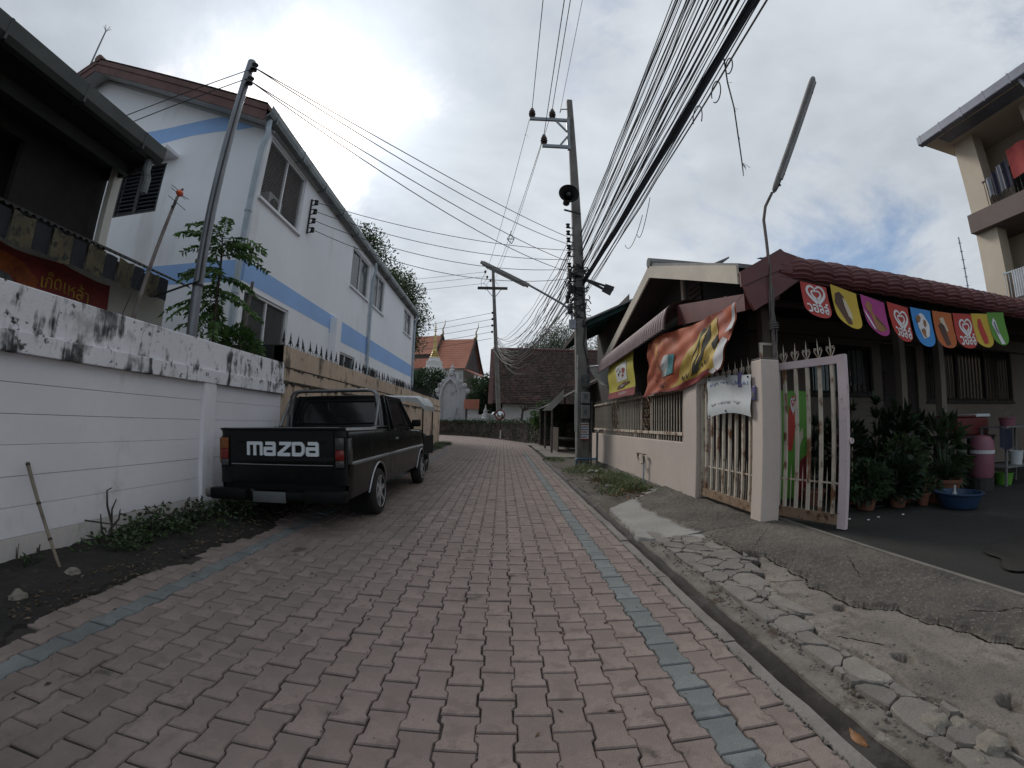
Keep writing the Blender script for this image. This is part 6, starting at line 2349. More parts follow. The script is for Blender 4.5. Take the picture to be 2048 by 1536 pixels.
# large torn orange banner
M_oban = mat('banner_orange', (0.36, 0.075, 0.024), .7, .25, 1.6, spots=[((0.46, 0.27, 0.05), .56, .68, 2.2), ((0.20, 0.025, 0.014), .50, .70, 1.3), ((0.44, 0.16, 0.09), .6, .7, 4.2), ((0.05, 0.03, 0.02), .66, .70, 5.0)])
M_obk = mat('banner_reverse', (0.50, 0.49, 0.50), .8, .08, 3)
M_hole = mat('print_black', (0.012, 0.013, 0.010), .85, .3, 5)
M_teal = mat('print_teal', (0.06, 0.24, 0.27), .7, .4, 5)
M_skin = mat('print_pale', (0.40, 0.42, 0.42), .7, .25, 6)
M_yb2 = mat('print_mustard', (0.40, 0.27, 0.035), .7, .25, 3)
ob = thing('orange_banner', (2.45, 6, 1.6), 'large torn orange food banner with a black hole in its yellow part', 'banner')


def obf(u, v, off=0.0):
    y = 7.48 - 3.05 * u + (-.33 + .08 * u) * v * (1 - u) - .27 * v * u
    zt = 2.50 + .02 * math.sin(u * 6) - .07 * u
    zb_ = 1.57 + .10 * u + .03 * math.sin(u * 9) + .05 * max(0, u - .55)
    x = 2.52 - off + .03 * math.sin(u * 11 + v * 2) + .035 * math.sin(v * 5 + u * 4) - .08 * max(0, u - .8) + .010 * math.sin(u * 37 + v * 13) + .008 * math.sin(u * 23 - v * 19)
    return (x, y, zb_ + (zt - zb_) * v)


MB().grid(lambda u, v: obf(u, v), 120, 40).build('cloth', M_oban, ob, smooth=True)
co = ([i / 80 for i in range(81)], [i / 28 for i in range(29)])
Q_ = lambda off: (lambda a, b_: obf(a, b_, off))
decal('print', [[(.42, .0), (.60, .06), (.93, .06), (.93, .40), (.86, .92), (.70, .80), (.56, .50), (.52, .2)]], Q_(.006), M_yb2, ob, co)
decal('print', [blob2(.735, .52, .062, .40, 30, -.12, .8, 4)], Q_(.012), M_hole, ob, co)
decal('print', [blob2(.705, .45, .022, .26, 20, -.2, 1.2, 7), blob2(.755, .55, .014, .22, 20, -.1, 1.3, 9)], Q_(.016), M_yb2, ob, co)
decal('print', [blob2(.728, .60, .010, .15, 16, -.1, 1.3, 12)], Q_(.019), M_leaf2, ob, co)
decal('print', [[(.28, .26), (.37, .26), (.41, .60), (.36, .62), (.33, .60)]], Q_(.010), M_skin, ob, co)
decal('print', [[(.37, .26), (.46, .30), (.47, .60), (.41, .60)]], Q_(.011), M_teal, ob, co)
decal('print', [[(.865, .50), (.90, .62), (.925, .50), (.90, .36)]], Q_(.012), M_hole, ob, co)
decal('print', [[(0, 0), (.35, 0), (.60, .0), (.86, .02), (.86, .10), (.60, .10), (.40, .035), (0, .03)]], Q_(.008), M_rban, ob, co)
r3 = random.Random(6)
for k in range(14):
    u, v = r3.uniform(.12, .36), r3.uniform(.08, .50)
    pts = [(u + .012 * t + r3.gauss(0, .004), v + r3.gauss(0, .03)) for t in range(5)]
    decal('squiggle', [stroke2(pts, .007)], Q_(.012), M_hole if k % 2 else M_rban, ob, co)
for k in range(8):
    u, v = .56 + .04 * k, .16 + .012 * k
    pts = [(u + .008 * t, v + .05 * math.sin(t * 1.7 + k)) for t in range(5)]
    decal('squiggle', [stroke2(pts, .006)], Q_(.012), M_hole, ob, co)
decal('torn_fold', [[(.94, .05), (.985, .0), (1.0, .04), (1.0, .45), (.965, .52), (.925, .40)]], Q_(.022), M_obk, ob, co)
decal('torn_fold', [[(.965, .58), (1.0, .62), (1.0, 1.0), (.985, .98)]], Q_(.022), M_obk, ob, co)
decal('torn_fold', [[(.86, .04), (.93, .07), (.97, .0), (.91, -.02)]], Q_(.024), M_obk, ob, co)
MB().tube([obf(1, 1), (2.62, 3.98, 2.58), (2.95, 3.96, 2.88)], .004, 4).build('tie_cord', M_iron, ob)

# ------------------------------------------------------------------ right house: gable to the road, awnings, front wall
M_fascia = mat('cream_fascia', (0.50, 0.45, 0.375), 0.8, 0.08, 2)
M_dgable = mat('dark_gable_board', (0.036, 0.031, 0.028), 0.9, 0.2, 1.5)
M_maroon = mat('maroon_sheet', (0.115, 0.030, 0.030), 0.5, 0.2, 3, spots=[((0.045, 0.015, 0.015), .6, .75, 4)])
M_mauve = mat('lit_mauve_sheet', (0.26, 0.185, 0.185), 0.6, 0.15, 4, spots=[((0.15, 0.09, 0.09), .6, .75, 6)])  # pinkish tone paints the side awning as light hits it
M_greyroof = mat('grey_roof_sheet', (0.20, 0.20, 0.20), 0.8, 0.2, 2)
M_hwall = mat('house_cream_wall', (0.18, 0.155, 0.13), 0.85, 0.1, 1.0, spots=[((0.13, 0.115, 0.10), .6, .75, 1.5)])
hs = thing('gabled_house', (3, 7, 0), 'single-storey house with cream bargeboards and maroon sheet awnings', 'house')
GX = 2.60
ap = (7.12, 3.93)
lo1, lo2 = (10.75, 2.70), (4.18, 2.74)
rfm = MB()
XB = 11.5
for (e, sgn) in ((lo1, 1), (lo2, -1)):
    rfm.hexa([(GX, e[0], e[1] + .10), (GX, ap[0], ap[1] + .0), (XB, ap[0], ap[1] + .0), (XB, e[0], e[1] + .10),
              (GX, e[0], e[1] + .15), (GX, ap[0], ap[1] + .06), (XB, ap[0], ap[1] + .06), (XB, e[0], e[1] + .15)])
hro = rfm.build('roof', M_greyroof, hs)
MB().tube([(GX - .03, ap[0], ap[1] + .06), (XB, ap[0], ap[1] + .06)], .10, 8).build('ridge_cap', M_greyroof, hro)
fb = MB()
for (e, sgn) in ((lo1, 1), (lo2, -1)):
    fb.hexa([(GX - .03, e[0], e[1] - .10), (GX - .03, ap[0], ap[1] - .22), (GX, ap[0], ap[1] - .22), (GX, e[0], e[1] - .10),
             (GX - .03, e[0], e[1] + .12), (GX - .03, ap[0], ap[1] - .002), (GX, ap[0], ap[1] - .002), (GX, e[0], e[1] + .12)])
fb.build('bargeboard', M_fascia, hro)
gs = MB()
for (e, sgn) in ((lo1, 1), (lo2, -1)):
    gs.add([(GX + .01, e[0], e[1] - .02), (GX + .01, ap[0], ap[1] - .10), (GX + .55, ap[0], ap[1] - .10), (GX + .55, e[0], e[1] - .02)], [(0, 1, 2, 3)])
gs.build('soffit', M_dgable, hro)
gwm = MB()
gwm.add([(GX + .55, 10.5, 0.1), (GX + .55, 4.95, 0.1), (GX + .55, 4.95, 3.0), (GX + .55, 7.12, 3.85), (GX + .55, 10.5, 2.75)], [(0, 1, 2, 3, 4)])
gwm.build('gable_wall', M_dgable, hs)
vt = MB()
for k in range(5):
    vt.box(GX + .52, GX + .545, 6.2, 6.7, 3.0 + k * .09, 3.06 + k * .09)
vt.build('vent_slats', M_dkwood, hs)
MB().box(GX + .50, GX + .56, 6.85, 6.95, 2.5, 3.7).build('king_post', M_fascia, hs)
# mauve corrugated awning over the fence
am_ = MB()
prof = [(3.05, 3.02), (2.75, 2.98), (2.60, 2.93), (2.50, 2.84), (2.45, 2.70), (2.43, 2.52)]


def amf(u, v):
    k = v * (len(prof) - 1)
    i = min(len(prof) - 2, int(k))
    t = k - i
    x = prof[i][0] + (prof[i + 1][0] - prof[i][0]) * t
    z = prof[i][1] + (prof[i + 1][1] - prof[i][1]) * t
    y = 6.05 + 4.65 * u
    c = abs(math.sin(y * math.pi / .115)) ** .7
    return (x - .050 * c * min(1, v * 2), y, z - .15 * u * 1.0 + .012 * c)


am_.grid(amf, 480, 10)
am_.build('side_awning', M_mauve, hs, smooth=True)
# nearer maroon part of the side awning, seen from below
MB().hexa([(2.62, 4.15, 2.33), (2.62, 6.04, 2.58), (3.1, 6.04, 2.75), (3.1, 4.15, 2.50), (2.62, 4.15, 2.52), (2.62, 6.04, 2.90), (3.1, 6.04, 3.0), (3.1, 4.15, 2.62)]).build('awning_fascia', M_maroon, hs)
# crimped barrel awning over the front
fp = [(4.02, 2.66), (3.95, 2.70), (3.92, 2.78), (3.94, 2.87), (4.02, 2.94), (4.16, 3.0), (4.45, 3.06), (5.3, 3.20)]


def faf(u, v):
    k = v * (len(fp) - 1)
    i = min(len(fp) - 2, int(k))
    t = k - i
    yy = fp[i][0] + (fp[i + 1][0] - fp[i][0]) * t
    z = fp[i][1] + (fp[i + 1][1] - fp[i][1]) * t
    x = 3.16 + 9.0 * u
    s = abs(math.sin(math.pi * (x - 3.16) / .30)) ** .8
    cr = .008 * math.sin(v * 75)
    return (x, yy - .035 * s - cr, z + .030 * s * min(1, v * 2) + cr * .6 - .010 * (x - 3.2))


fa_ = MB().grid(faf, 420, 72)
fao = fa_.build('front_awning', M_maroon, hs, smooth='all')
cap_ = MB()
for k in range(16):        # fan-folded end of the awning
    a0, a1 = k / 16, (k + 1) / 16
    p = faf(0, a0 * .8)
    q = faf(0, a1 * .8)
    w = .05 if k % 2 else .02
    cap_.add([(p[0], p[1], p[2]), (q[0], q[1], q[2]), (3.02 - w, q[1] + .02, q[2] + .015), (3.02 - w, p[1] + .02, p[2] + .015)], [(0, 1, 2, 3)])
cap_.build('fan_fold', M_maroon, fao)
pl = [AY(*p, 3.99) for p in [(1476, 548), (1520, 523), (1556, 502), (1590, 514), (1598, 560), (1560, 588), (1507, 622), (1498, 605)]]
MB().prism([(q.x, q.z) for q in pl], lambda u, v, t: (u, t, v), 3.96, 4.0).build('rake_fascia', M_maroon, fao)
MB().prism([(q.x, q.z + .01) for q in [pl[0], pl[1], pl[2], AY(1590, 530, 3.99), AY(1530, 555, 3.99), AY(1478, 578, 3.99)]], lambda u, v, t: (u, t, v), 3.94, 3.957).build('rake_trim', M_maroon, fao)
MB().box(2.66, 12, 4.62, 4.70, 2.56, 2.64).build('awning_beam', M_dkwood, fao)
# posts and front wall
WY = 6.60
for (x, w) in ((3.28, .12), (5.80, .12), (6.75, .12)):
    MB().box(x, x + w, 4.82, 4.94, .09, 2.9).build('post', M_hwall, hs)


def fpx(x, y):
    q_ = AY(x, y, WY)
    return q_.x, q_.z


W1 = (fpx(1622, 780)[0], fpx(1748, 780)[0], fpx(1690, 788)[1], fpx(1690, 690)[1])
D1 = (fpx(1766, 800)[0], fpx(1838, 800)[0], .11, fpx(1800, 690)[1])
W2 = (fpx(1852, 780)[0], fpx(2026, 780)[0], fpx(1940, 802)[1], fpx(1940, 692)[1])
HX0 = 3.2
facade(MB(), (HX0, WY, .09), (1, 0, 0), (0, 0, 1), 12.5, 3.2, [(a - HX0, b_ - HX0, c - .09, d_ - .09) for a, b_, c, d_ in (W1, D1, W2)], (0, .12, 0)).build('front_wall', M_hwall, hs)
MB().box(3.0, 14, WY - .16, WY - .002, W1[3] + .12, W1[3] + .50).build('lintel_beam', M_hwall, hs)
MB().box(HX0, 15.7, 9.0, 9.1, 0, 3.3).build('inner_wall', M_dgable, hs)
MB().box(HX0, 15.7, 4.6, 9.0, 2.94, 2.97).build('ceiling_board', M_dgable, hs)
MB().box(2.9, 15.7, 4.05, 9.0, .06, .11).build('porch_floor', M_yard, hs)
for (a, b_, c, d_) in (W1, W2):
    P = lambda u, v, n: Vector((u, WY + .06 - n, v))
    f = frame_rect(MB(), P, a, b_, c, d_, .06, .05)
    nn = 3
    for k in range(1, nn):
        u = a + (b_ - a) * k / nn
        f.box(u - .025, u + .025, WY + .015, WY + .055, c, d_)
    fo = f.build('window_frame', M_brown, hs)
    MB().box(a + .05, b_ - .05, WY + .05, WY + .055, c + .05, d_ - .05).build('pane', M_cglass, fo)
    nb = int((b_ - a) / .13)
    for k in range(nb):
        u = a + (b_ - a) * (k + .5) / nb
        MB().box(u - .007, u + .007, WY - .03, WY - .018, c - .02, d_).build('grille_bar', M_iron, fo)
    MB().box(a, b_, WY - .045, WY - .001, c - .06, c - .01).build('sill', M_brown, fo)
MB().box(W1[0] + (W1[1] - W1[0]) * .62, W1[0] + (W1[1] - W1[0]) * .86, WY + .035, WY + .045, W1[2] + .2, W1[3] - .08).build('window_blind', M_plate, hs)
drm = MB().box(D1[0] + .02, D1[1] - .02, WY + .06, WY + .10, .12, D1[3]).build('door', M_brown, hs)
for k in range(9):
    MB().box(D1[0] + .12, D1[1] - .12, WY + .045, WY + .06, 1.15 + k * .11, 1.22 + k * .11).build('louvre', M_dkwood, drm)
MB().box(D1[0] + .12, D1[1] - .12, WY + .045, WY + .06, .25, 1.05).build('door_panel', M_inner, drm)

# ice-cream bunting: nine flags on a cord
M_fred = mat('flag_red', (0.42, 0.030, 0.022), .55, .08, 2)
M_fyel = mat('flag_yellow', (0.52, 0.36, 0.03), .55, .08, 2)
M_fmag = mat('flag_magenta', (0.36, 0.03, 0.20), .55, .08, 2)
M_fblu = mat('flag_blue', (0.03, 0.22, 0.55), .55, .08, 2)
M_forg = mat('flag_orange', (0.45, 0.11, 0.02), .55, .1, 2)
M_fgrn = mat('flag_green', (0.09, 0.26, 0.03), .55, .1, 2)
M_choc = mat('print_chocolate', (0.075, 0.032, 0.018), .6, .3, 6)
M_wafer = mat('print_wafer', (0.30, 0.14, 0.055), .6, .25, 8)
M_cream2 = mat('print_vanilla', (0.55, 0.47, 0.34), .6, .1, 6)
M_flw = mat('print_pure_white', (0.66, 0.66, 0.66), .6, .03, 4)


def heart_logo(cx, cy, s):
    """Double swirl heart drawn as strokes."""
    out = []
    def hp(t, k):
        x = 16 * math.sin(t) ** 3 / 17
        y_ = (13 * math.cos(t) - 5 * math.cos(2 * t) - 2 * math.cos(3 * t) - math.cos(4 * t)) / 17
        return (cx + s * k * x * 1.05, cy + s * k * (y_ + .1))
    for k, w, a, b in ((1.0, .27, .30, 6.15), (.52, .22, .45, 5.8)):
        pts = [hp(a + (b - a) * i / 40, k * (1 - .12 * i / 40)) for i in range(41)]
        out.append(stroke2(pts, [s * w * (.45 + .55 * math.sin(math.pi * i / 40)) for i in range(41)]))
    return out


def flag(k, px0, py0, px1, py1, pyb, m, prints, label):
    a, b = AY(px0, py0, FLY), AY(px1, py1, FLY)
    h = (a.z + b.z) / 2 - AY((px0 + px1) / 2 + 6, pyb, FLY).z
    w = (b - a).length
    t = thing('bunting_flag', a.lerp(b, .5), label, 'flag', 'ice-cream bunting under the awning')

    def fn(u, v, off=0.0):
        p = a.lerp(b, u)
        q = 1 - v
        blow = .06 * q * q + .012 * math.sin(u * 5 + k) * q
        lean = .008 * q
        return (p.x + lean + .06 * q * q * (.25 - u * .1), p.y - off - blow + .02 * math.cos(u * 3.1 + k) * q, p.z - h * q)
    n = 10
    out = [(0, 1), (0, .36)] + [(.5 - .5 * math.cos(math.pi * i / 16), .36 - .36 * math.sin(math.pi * i / 16) ** .8) for i in range(1, 16)] + [(1, .36), (1, 1)]
    cf = ([i / 10 for i in range(1, 10)], [i / 10 for i in range(1, 10)])
    decal('cloth', [out], lambda u, v: fn(u, v), m, t, cf)
    for i, (polys, raw, pm) in enumerate(prints):
        decal('print', polys, lambda u, v: fn(u, v, .004 + .002 * i), pm, t, cf, raw=raw)
    return t


FLY = 3.86
wt = text_polys('วอลล์', bold=.022)


def wall_text(cx, cy, s):
    return [([(cx + x * s, cy + y_ * s * 1.15) for x, y_ in wt[0]], wt[1])]


logo = [(heart_logo(.52, .66, .36), None, M_flw), (None, wall_text(.5, .27, .37), M_flw)]
logo2 = [(heart_logo(.56, .58, .33), None, M_flw), (None, wall_text(.53, .24, .36), M_flw)]
flag(0, 1600, 562, 1652, 575, 638, M_fred, logo, 'red flag with white swirl heart and lettering, first beside the gate lamp')
flag(1, 1660, 568, 1712, 588, 658, M_fyel, [([[(.05, .55), (.12, .80), (.30, .88), (.45, .78), (.42, .5), (.55, .1), (.35, .06), (.2, .3)]], None, M_choc), ([[(.38, .75), (.5, .68), (.62, .4), (.6, .2), (.46, .28), (.4, .5)]], None, M_cream2)], 'yellow flag with a chocolate coated ice-cream bar, second in the row')
flag(2, 1720, 588, 1768, 606, 672, M_fmag, [([[(.1, .70), (.25, .88), (.42, .82), (.38, .6), (.75, .38), (.9, .25), (.6, .1), (.35, .1), (.3, .45)]], None, M_wafer), ([[(.42, .55), (.78, .34), (.86, .24), (.5, .44)]], None, M_choc), ([[(.0, .6), (.12, .42), (.3, .12), (.22, .1), (.05, .4)]], None, M_flw)], 'magenta flag with wafer sandwich pieces, third in the row')
flag(3, 1773, 603, 1815, 616, 684, M_fred, logo2, 'red flag with white heart between the magenta and blue flags')
flag(4, 1820, 614, 1860, 622, 694, M_fblu, [([blob2(.52, .55, .26, .33, 20, .2, .3, 2)], None, M_flw), ([blob2(.30, .72, .12, .10, 12, .4, .6, 4), blob2(.48, .36, .10, .12, 12, .2, .7, 6), blob2(.6, .62, .08, .10, 12, 0, .5, 8)], None, M_wafer)], 'bright blue flag with a white cup of ice cream')
flag(5, 1864, 621, 1902, 627, 697, M_forg, [([[(.2, .62), (.45, .72), (.55, .45), (.62, .1), (.4, .06), (.3, .35)]], None, M_choc), ([[(.30, .80), (.50, .86), (.62, .60), (.66, .48), (.56, .46), (.50, .62), (.34, .70)]], None, M_cream2)], 'orange flag with a vanilla and chocolate bar')
flag(6, 1905, 626, 1942, 629, 698, M_fred, logo2, 'red flag with white heart between the orange and yellow flags')
flag(7, 1941, 627, 1975, 628, 696, M_fyel, [([[(.25, .62), (.35, .86), (.5, .84), (.66, .30), (.6, .12), (.35, .1)]], None, M_fred)], 'yellow flag with a red ice lolly, last but one')
flag(8, 1973, 625, 2006, 625, 692, M_fgrn, [([[(.15, .66), (.3, .84), (.42, .74), (.45, .45), (.62, .05), (.35, .04), (.28, .4)]], None, M_flw), ([[(.26, .7), (.34, .74), (.38, .5), (.46, .36), (.40, .34), (.30, .46)]], None, M_purp)], 'green flag with a white and purple ice lolly, last in the row')
cp = [AY(x, y, FLY + .005) for x, y in [(1560, 552), (1600, 561), (1656, 572), (1715, 588), (1770, 604), (1818, 615), (1862, 622), (1904, 627), (1940, 628), (1975, 626), (2006, 624), (2060, 612)]]
tag(MB().tube(cp, .004, 5).build('string_line', M_iron), 'thin dark string carrying the row of ice-cream flags', 'string')
# ------------------------------------------------------------------ house beyond with green eaves, tin shed
M_greens = mat('green_tin_underside', (0.030, 0.085, 0.072), 0.7, 0.2, 3, streak=((0.016, 0.04, 0.036), 1.0, 1.2, 9, .1))
M_dwood2 = mat('weathered_boards', (0.050, 0.045, 0.040), 0.9, 0.3, 2)
gh_ = thing('green_eaved_house', (3, 13, 0), 'dark timber house with wide green eaves behind the concrete pole', 'house')
E0, E1, EX_, EZ_ = 10.9, 14.9, 2.12, 3.78
b = MB()
b.hexa([(EX_, E0, EZ_), (EX_, E1, EZ_), (6.5, E1, 5.9), (6.5, E0, 5.9), (EX_, E0, EZ_ + .05), (EX_, E1, EZ_ + .05), (6.5, E1, 5.95), (6.5, E0, 5.95)])
gro = b.build('roof', M_greyroof, gh_)
b = MB()
b.grid(lambda u, v: (EX_ + .02 + 3.2 * v, E0 + .02 + (E1 - E0 - .04) * u, EZ_ - .012 + 3.2 * v * (2.1 / 4.35) + .012 * math.sin(u * 160)), 200, 3)
b.build('green_underside', M_greens, gro)
for k in range(6):
    y = E0 + .3 + k * .7
    MB().beam((EX_ + .05, y, EZ_ - .05), (4.6, y, EZ_ + 1.13), .05, .08).build('rafter', M_greens, gro)
MB().box(EX_ - .03, EX_, E0, E1, EZ_ - .1, EZ_ + .08).build('eave_board', M_dwood2, gro)
facade(MB(), (3.35, 10.9, 0), (0, 1, 0), (0, 0, 1), 4.0, 4.6, [(.5, 1.3, 2.55, 3.45), (2.1, 3.0, 2.35, 3.2)], (.1, 0, 0)).build('wall', M_dwood2, gh_)
for (a, b_, c, d_) in ((11.4, 12.2, 2.55, 3.45), (13.0, 13.9, 2.35, 3.2)):
    P = lambda u, v, n: Vector((3.39 - n, u, v))
    f = frame_rect(MB(), P, a, b_, c, d_, .05, .04)
    f.box(3.35, 3.39, (a + b_) / 2 - .02, (a + b_) / 2 + .02, c, d_)
    f.box(3.35, 3.39, a, b_, c + .42, c + .46)
    fo = f.build('window_frame', M_greens, gh_)
    MB().box(3.40, 3.404, a + .05, b_ - .05, c + .05, d_ - .05).build('pane', M_glassd, fo)
MB().box(3.35, 6.5, 14.9, 15.0, 0, 4.9).build('end_wall', M_dwood2, gh_)
# tarpaulin edge hanging by the pole
M_gtarp = mat('grey_tarpaulin', (0.13, 0.14, 0.14), .6, .2, 3)
tp_ = thing('grey_tarpaulin', (2.6, 10.8, 2.2), 'grey tarpaulin slung between the concrete pole and the fence', 'tarpaulin')
A0, A1, A2, A3 = AX(1176, 733, 2.45), AX(1245, 728, 2.95), AX(1216, 775, 2.75), AX(1225, 790, 2.9)
MB().grid(lambda u, v: (A0.lerp(A1, u)).lerp(A2.lerp(A3, u), v) - Vector((0, 0, .12 * math.sin(math.pi * v) * (1 - u))), 10, 8).build('sheet', M_gtarp, tp_, smooth=True)
MB().tube([A0, A1], .018, 6).build('edge_pole', M_pipe, tp_)

ts = thing('tin_shed', (2.6, 18, 0), 'dark open tin shed with a pale hanging blind beside the road', 'shed')
b = MB()
q0, q1 = AY(1084, 826, 19.5), AY(1160, 763, 17.0)
SZ0, SZ1 = 1.72, 2.95
b.grid(lambda u, v: (1.62 + 2.6 * v, 15.0 + 5.2 * u, SZ0 + (SZ1 - SZ0) * v * 1.15 + .02 * math.sin(u * 300)), 260, 2)
b.build('roof_sheet', M_tin, ts)
for (x, y, z) in ((1.75, 15.2, 1.8), (1.75, 17.6, 1.8), (1.75, 20.0, 1.8), (2.9, 15.2, 2.3), (2.9, 20.0, 2.3)):
    MB().tube([(x, y, 0), (x, y, z)], .04, 7).build('post', M_rust, ts)
b = MB()
b.hexa([(3.4, 15.0, 0), (3.5, 15.0, 0), (3.5, 20.2, 0), (3.4, 20.2, 0), (3.4, 15.0, 2.6), (3.5, 15.0, 2.6), (3.5, 20.2, 2.6), (3.4, 20.2, 2.6)])
b.build('back_wall', M_dwood2, ts)
MB().box(1.8, 3.4, 20.1, 20.2, 0, 2.0).build('end_wall', M_dwood2, ts)
M_blind = mat('pale_blind', (0.36, 0.35, 0.31), .8, .12, 2)
p = [AY(*c, 15.0) for c in [(1085, 821), (1128, 779), (1127, 797), (1103, 821)]]
MB().hexa([p[0], p[3], p[2], p[1], p[0] + Vector((0, .02, 0)), p[3] + Vector((0, .02, 0)), p[2] + Vector((0, .02, 0)), p[1] + Vector((0, .02, 0))]).build('blind', M_blind, ts)
b = MB()
for k in range(9):
    y = 15.4 + k * .28
    b.box(2.0, 2.03, y, y + .2, .06, .95)
b.build('plank_screen', M_bark, ts)
MB().box(2.3, 3.0, 16.2, 18.5, .45, .50).build('bench', M_dwood2, ts)

# ------------------------------------------------------------------ apartment block far right
M_apt = mat('apartment_cream', (0.50, 0.43, 0.345), .85, .06, .6, spots=[((0.40, 0.34, 0.27), .6, .8, .8)])
M_aptd = mat('apartment_brown_band', (0.135, 0.105, 0.095), .85, .1, .8)
M_aptg = mat('block_gutter', (0.17, 0.18, 0.22), .5, .15, 2, metal=.2)
ab = thing('apartment_block', (17.4, 10, 0), 'cream apartment block with balconies at the far right', 'building')
QX = 17.4
q = 10.0
# slabs and columns on the side facing the road
for (z0, z1, nm) in ((4.4, 5.1, 'slab'), (7.9, 8.62, 'slab')):
    MB().box(QX - .35, QX + 9, -6, q, z0, z1).build(nm, M_aptd, ab)
for (y0, y1) in ((9.15, 10.0), (5.1, 7.2), (1.0, 2.6)):
    MB().box(QX - .02, QX + .6, y0 + .002, y1 - .003, 0, 11.75).build('column', M_apt, ab)
MB().box(QX + 1.6, QX + 1.75, -6, q - .1, 0, 11.75).build('recessed_wall', M_apt, ab)
MB().box(QX + .62, QX + 9, q - .2, q - .005, 0, 11.75).build('end_wall', M_apt, ab)
MB().box(QX + 1.55, QX + 1.598, 7.4, 8.9, 8.7, 10.6).build('door_dark_panel', M_blk, ab)  # black panel on the wall, paints the shade inside a doorway
b = MB()
b.box(QX - 1.3, QX + 9, -6, q + .5, 11.75, 11.85)
abr = b.build('roof_soffit', M_apt, ab)
MB().box(QX - 1.05, QX - .35, -6, q - .1, 11.74, 11.748).build('soffit_vent_strip', M_aptg, abr)
MB().box(QX - 1.6, QX - 1.3, -6, q + .5, 11.62, 11.98, ch=.04).build('roof_gutter', M_aptg, abr)
for k in range(11):
    y = q + .3 - k * .95
    MB().box(QX - 1.605, QX - 1.295, y, y + .05, 11.61, 11.99).build('gutter_joint', M_aptg, abr)
MB().box(QX - 1.3, QX + 9, -6, q + .5, 11.86, 12.02).build('roof_edge', M_aptg, abr)
MB().tube([(QX - 1.45, 6.3, 11.7), (QX - 1.4, 6.2, 11.3), (QX - .5, 6.15, 11.1), (QX - .12, 6.15, 10.6), (QX - .12, 6.15, 0)], .07, 8).build('downpipe', M_aptg, ab, smooth=True)
for (z, nm) in ((8.62, 'balcony_rail'), (5.1, 'balcony_rail')):
    b = MB()
    b.box(QX - .3, QX - .24, 2.6, 9.14, z + .95, z + 1.0)
    for k in range(40):
        y = 2.65 + k * .165
        b.box(QX - .28, QX - .26, y, y + .02, z, z + .95)
    b.build(nm, M_iron if z > 6 else M_pipe, ab)
M_tinw = mat('white_sheet_metal', (0.50, 0.52, 0.54), .6, .08, 2)
MB().grid(lambda u, v: (QX - .32 + .02 * math.sin(u * 120), 7.2 + 1.6 * u, 5.15 + .95 * v), 80, 1).build('balcony_sheet', M_tinw, ab)
MB().grid(lambda u, v: (QX - .32 + .02 * math.sin(u * 160), 2.6 + 4.4 * u, 5.15 + .95 * v), 120, 1).build('balcony_sheet', M_tinw, ab)
# laundry on the upper balcony
M_clr = mat('cloth_red', (0.30, 0.05, 0.047), .9, .15, 4)
M_cln = mat('cloth_navy', (0.014, 0.016, 0.035), .9, .2, 4)
M_clg = mat('cloth_grey', (0.20, 0.21, 0.24), .9, .15, 4)
for k, (y0, y1, z0, z1, m_, lab) in enumerate([(7.25, 7.95, 9.15, 10.25, M_clr, 'red towel hanging on the apartment balcony rail'), (8.0, 8.25, 8.9, 9.9, M_cln, 'navy garment hanging next to the red towel'),
                                               (8.28, 8.45, 8.9, 9.85, M_clg, 'pale grey garment between two navy garments'), (8.48, 8.72, 8.85, 9.7, M_cln, 'second navy garment on the apartment balcony'), (8.76, 8.95, 8.9, 9.6, M_clg, 'grey cloth at the far end of the balcony rail')]):
    tag(MB().grid(lambda u, v: (QX - .36 - .03 * math.sin(u * 7 + k), y0 + (y1 - y0) * u, z0 + (z1 - z0) * v + .04 * math.sin(u * 4)), 10, 6).build('laundry', m_, smooth=True), lab, 'laundry', 'washing on the apartment balcony')
tm = thing('radio_mast', (40.4, 25, 0), 'thin far radio mast above the maroon awning', 'mast')
b = MB()
b.tube([(40.5, 25, 8), (40.43, 25, 17.4)], .06, 5)
for k in range(7):
    b.tube([(40.2, 25, 12 + k * .8), (40.75, 25, 12.1 + k * .8)], .03, 4)
b.build('mast_frame', M_aptg, tm)

# ------------------------------------------------------------------ fluorescent street lamp on the gate pillar
M_lamph = mat('lamp_housing', (0.23, 0.225, 0.22), .6, .2, 4, spots=[((0.07, 0.065, 0.06), .62, .7, 14)])
M_diff = mat('lamp_diffuser', (0.34, 0.34, 0.335), .4, .1, 4)
ll = thing('tube_lamp', (2.84, 3.95, 1.8), 'long grey fluorescent lamp on a bent rusty rod above the gate', 'street lamp')
MB().tube([(2.80, 3.97, .9), (2.84, 3.97, 1.95), (2.85, 3.96, 2.6), (2.858, 3.95, 2.99), (2.862, 3.95, 3.35), (2.90, 3.93, 3.52), (2.98, 3.87, 3.68)], [.02, .02, .019, .018, .018, .017, .016], 9).build('rod', M_rust, ll, smooth=True)
LA, LB = Vector((3.0, 3.85, 3.70)), AY(1627, 155, 3.28)
dd = (LB - LA).normalized()
sd = dd.cross(Vector((0, 0, 1))).normalized()
upn = sd.cross(dd).normalized()


def lamp_sec(t, w, h):
    c = LA.lerp(LB, t)
    return [c + sd * w * math.cos(a) + upn * h * math.sin(a) for a in [2 * math.pi * k / 12 for k in range(12)]]


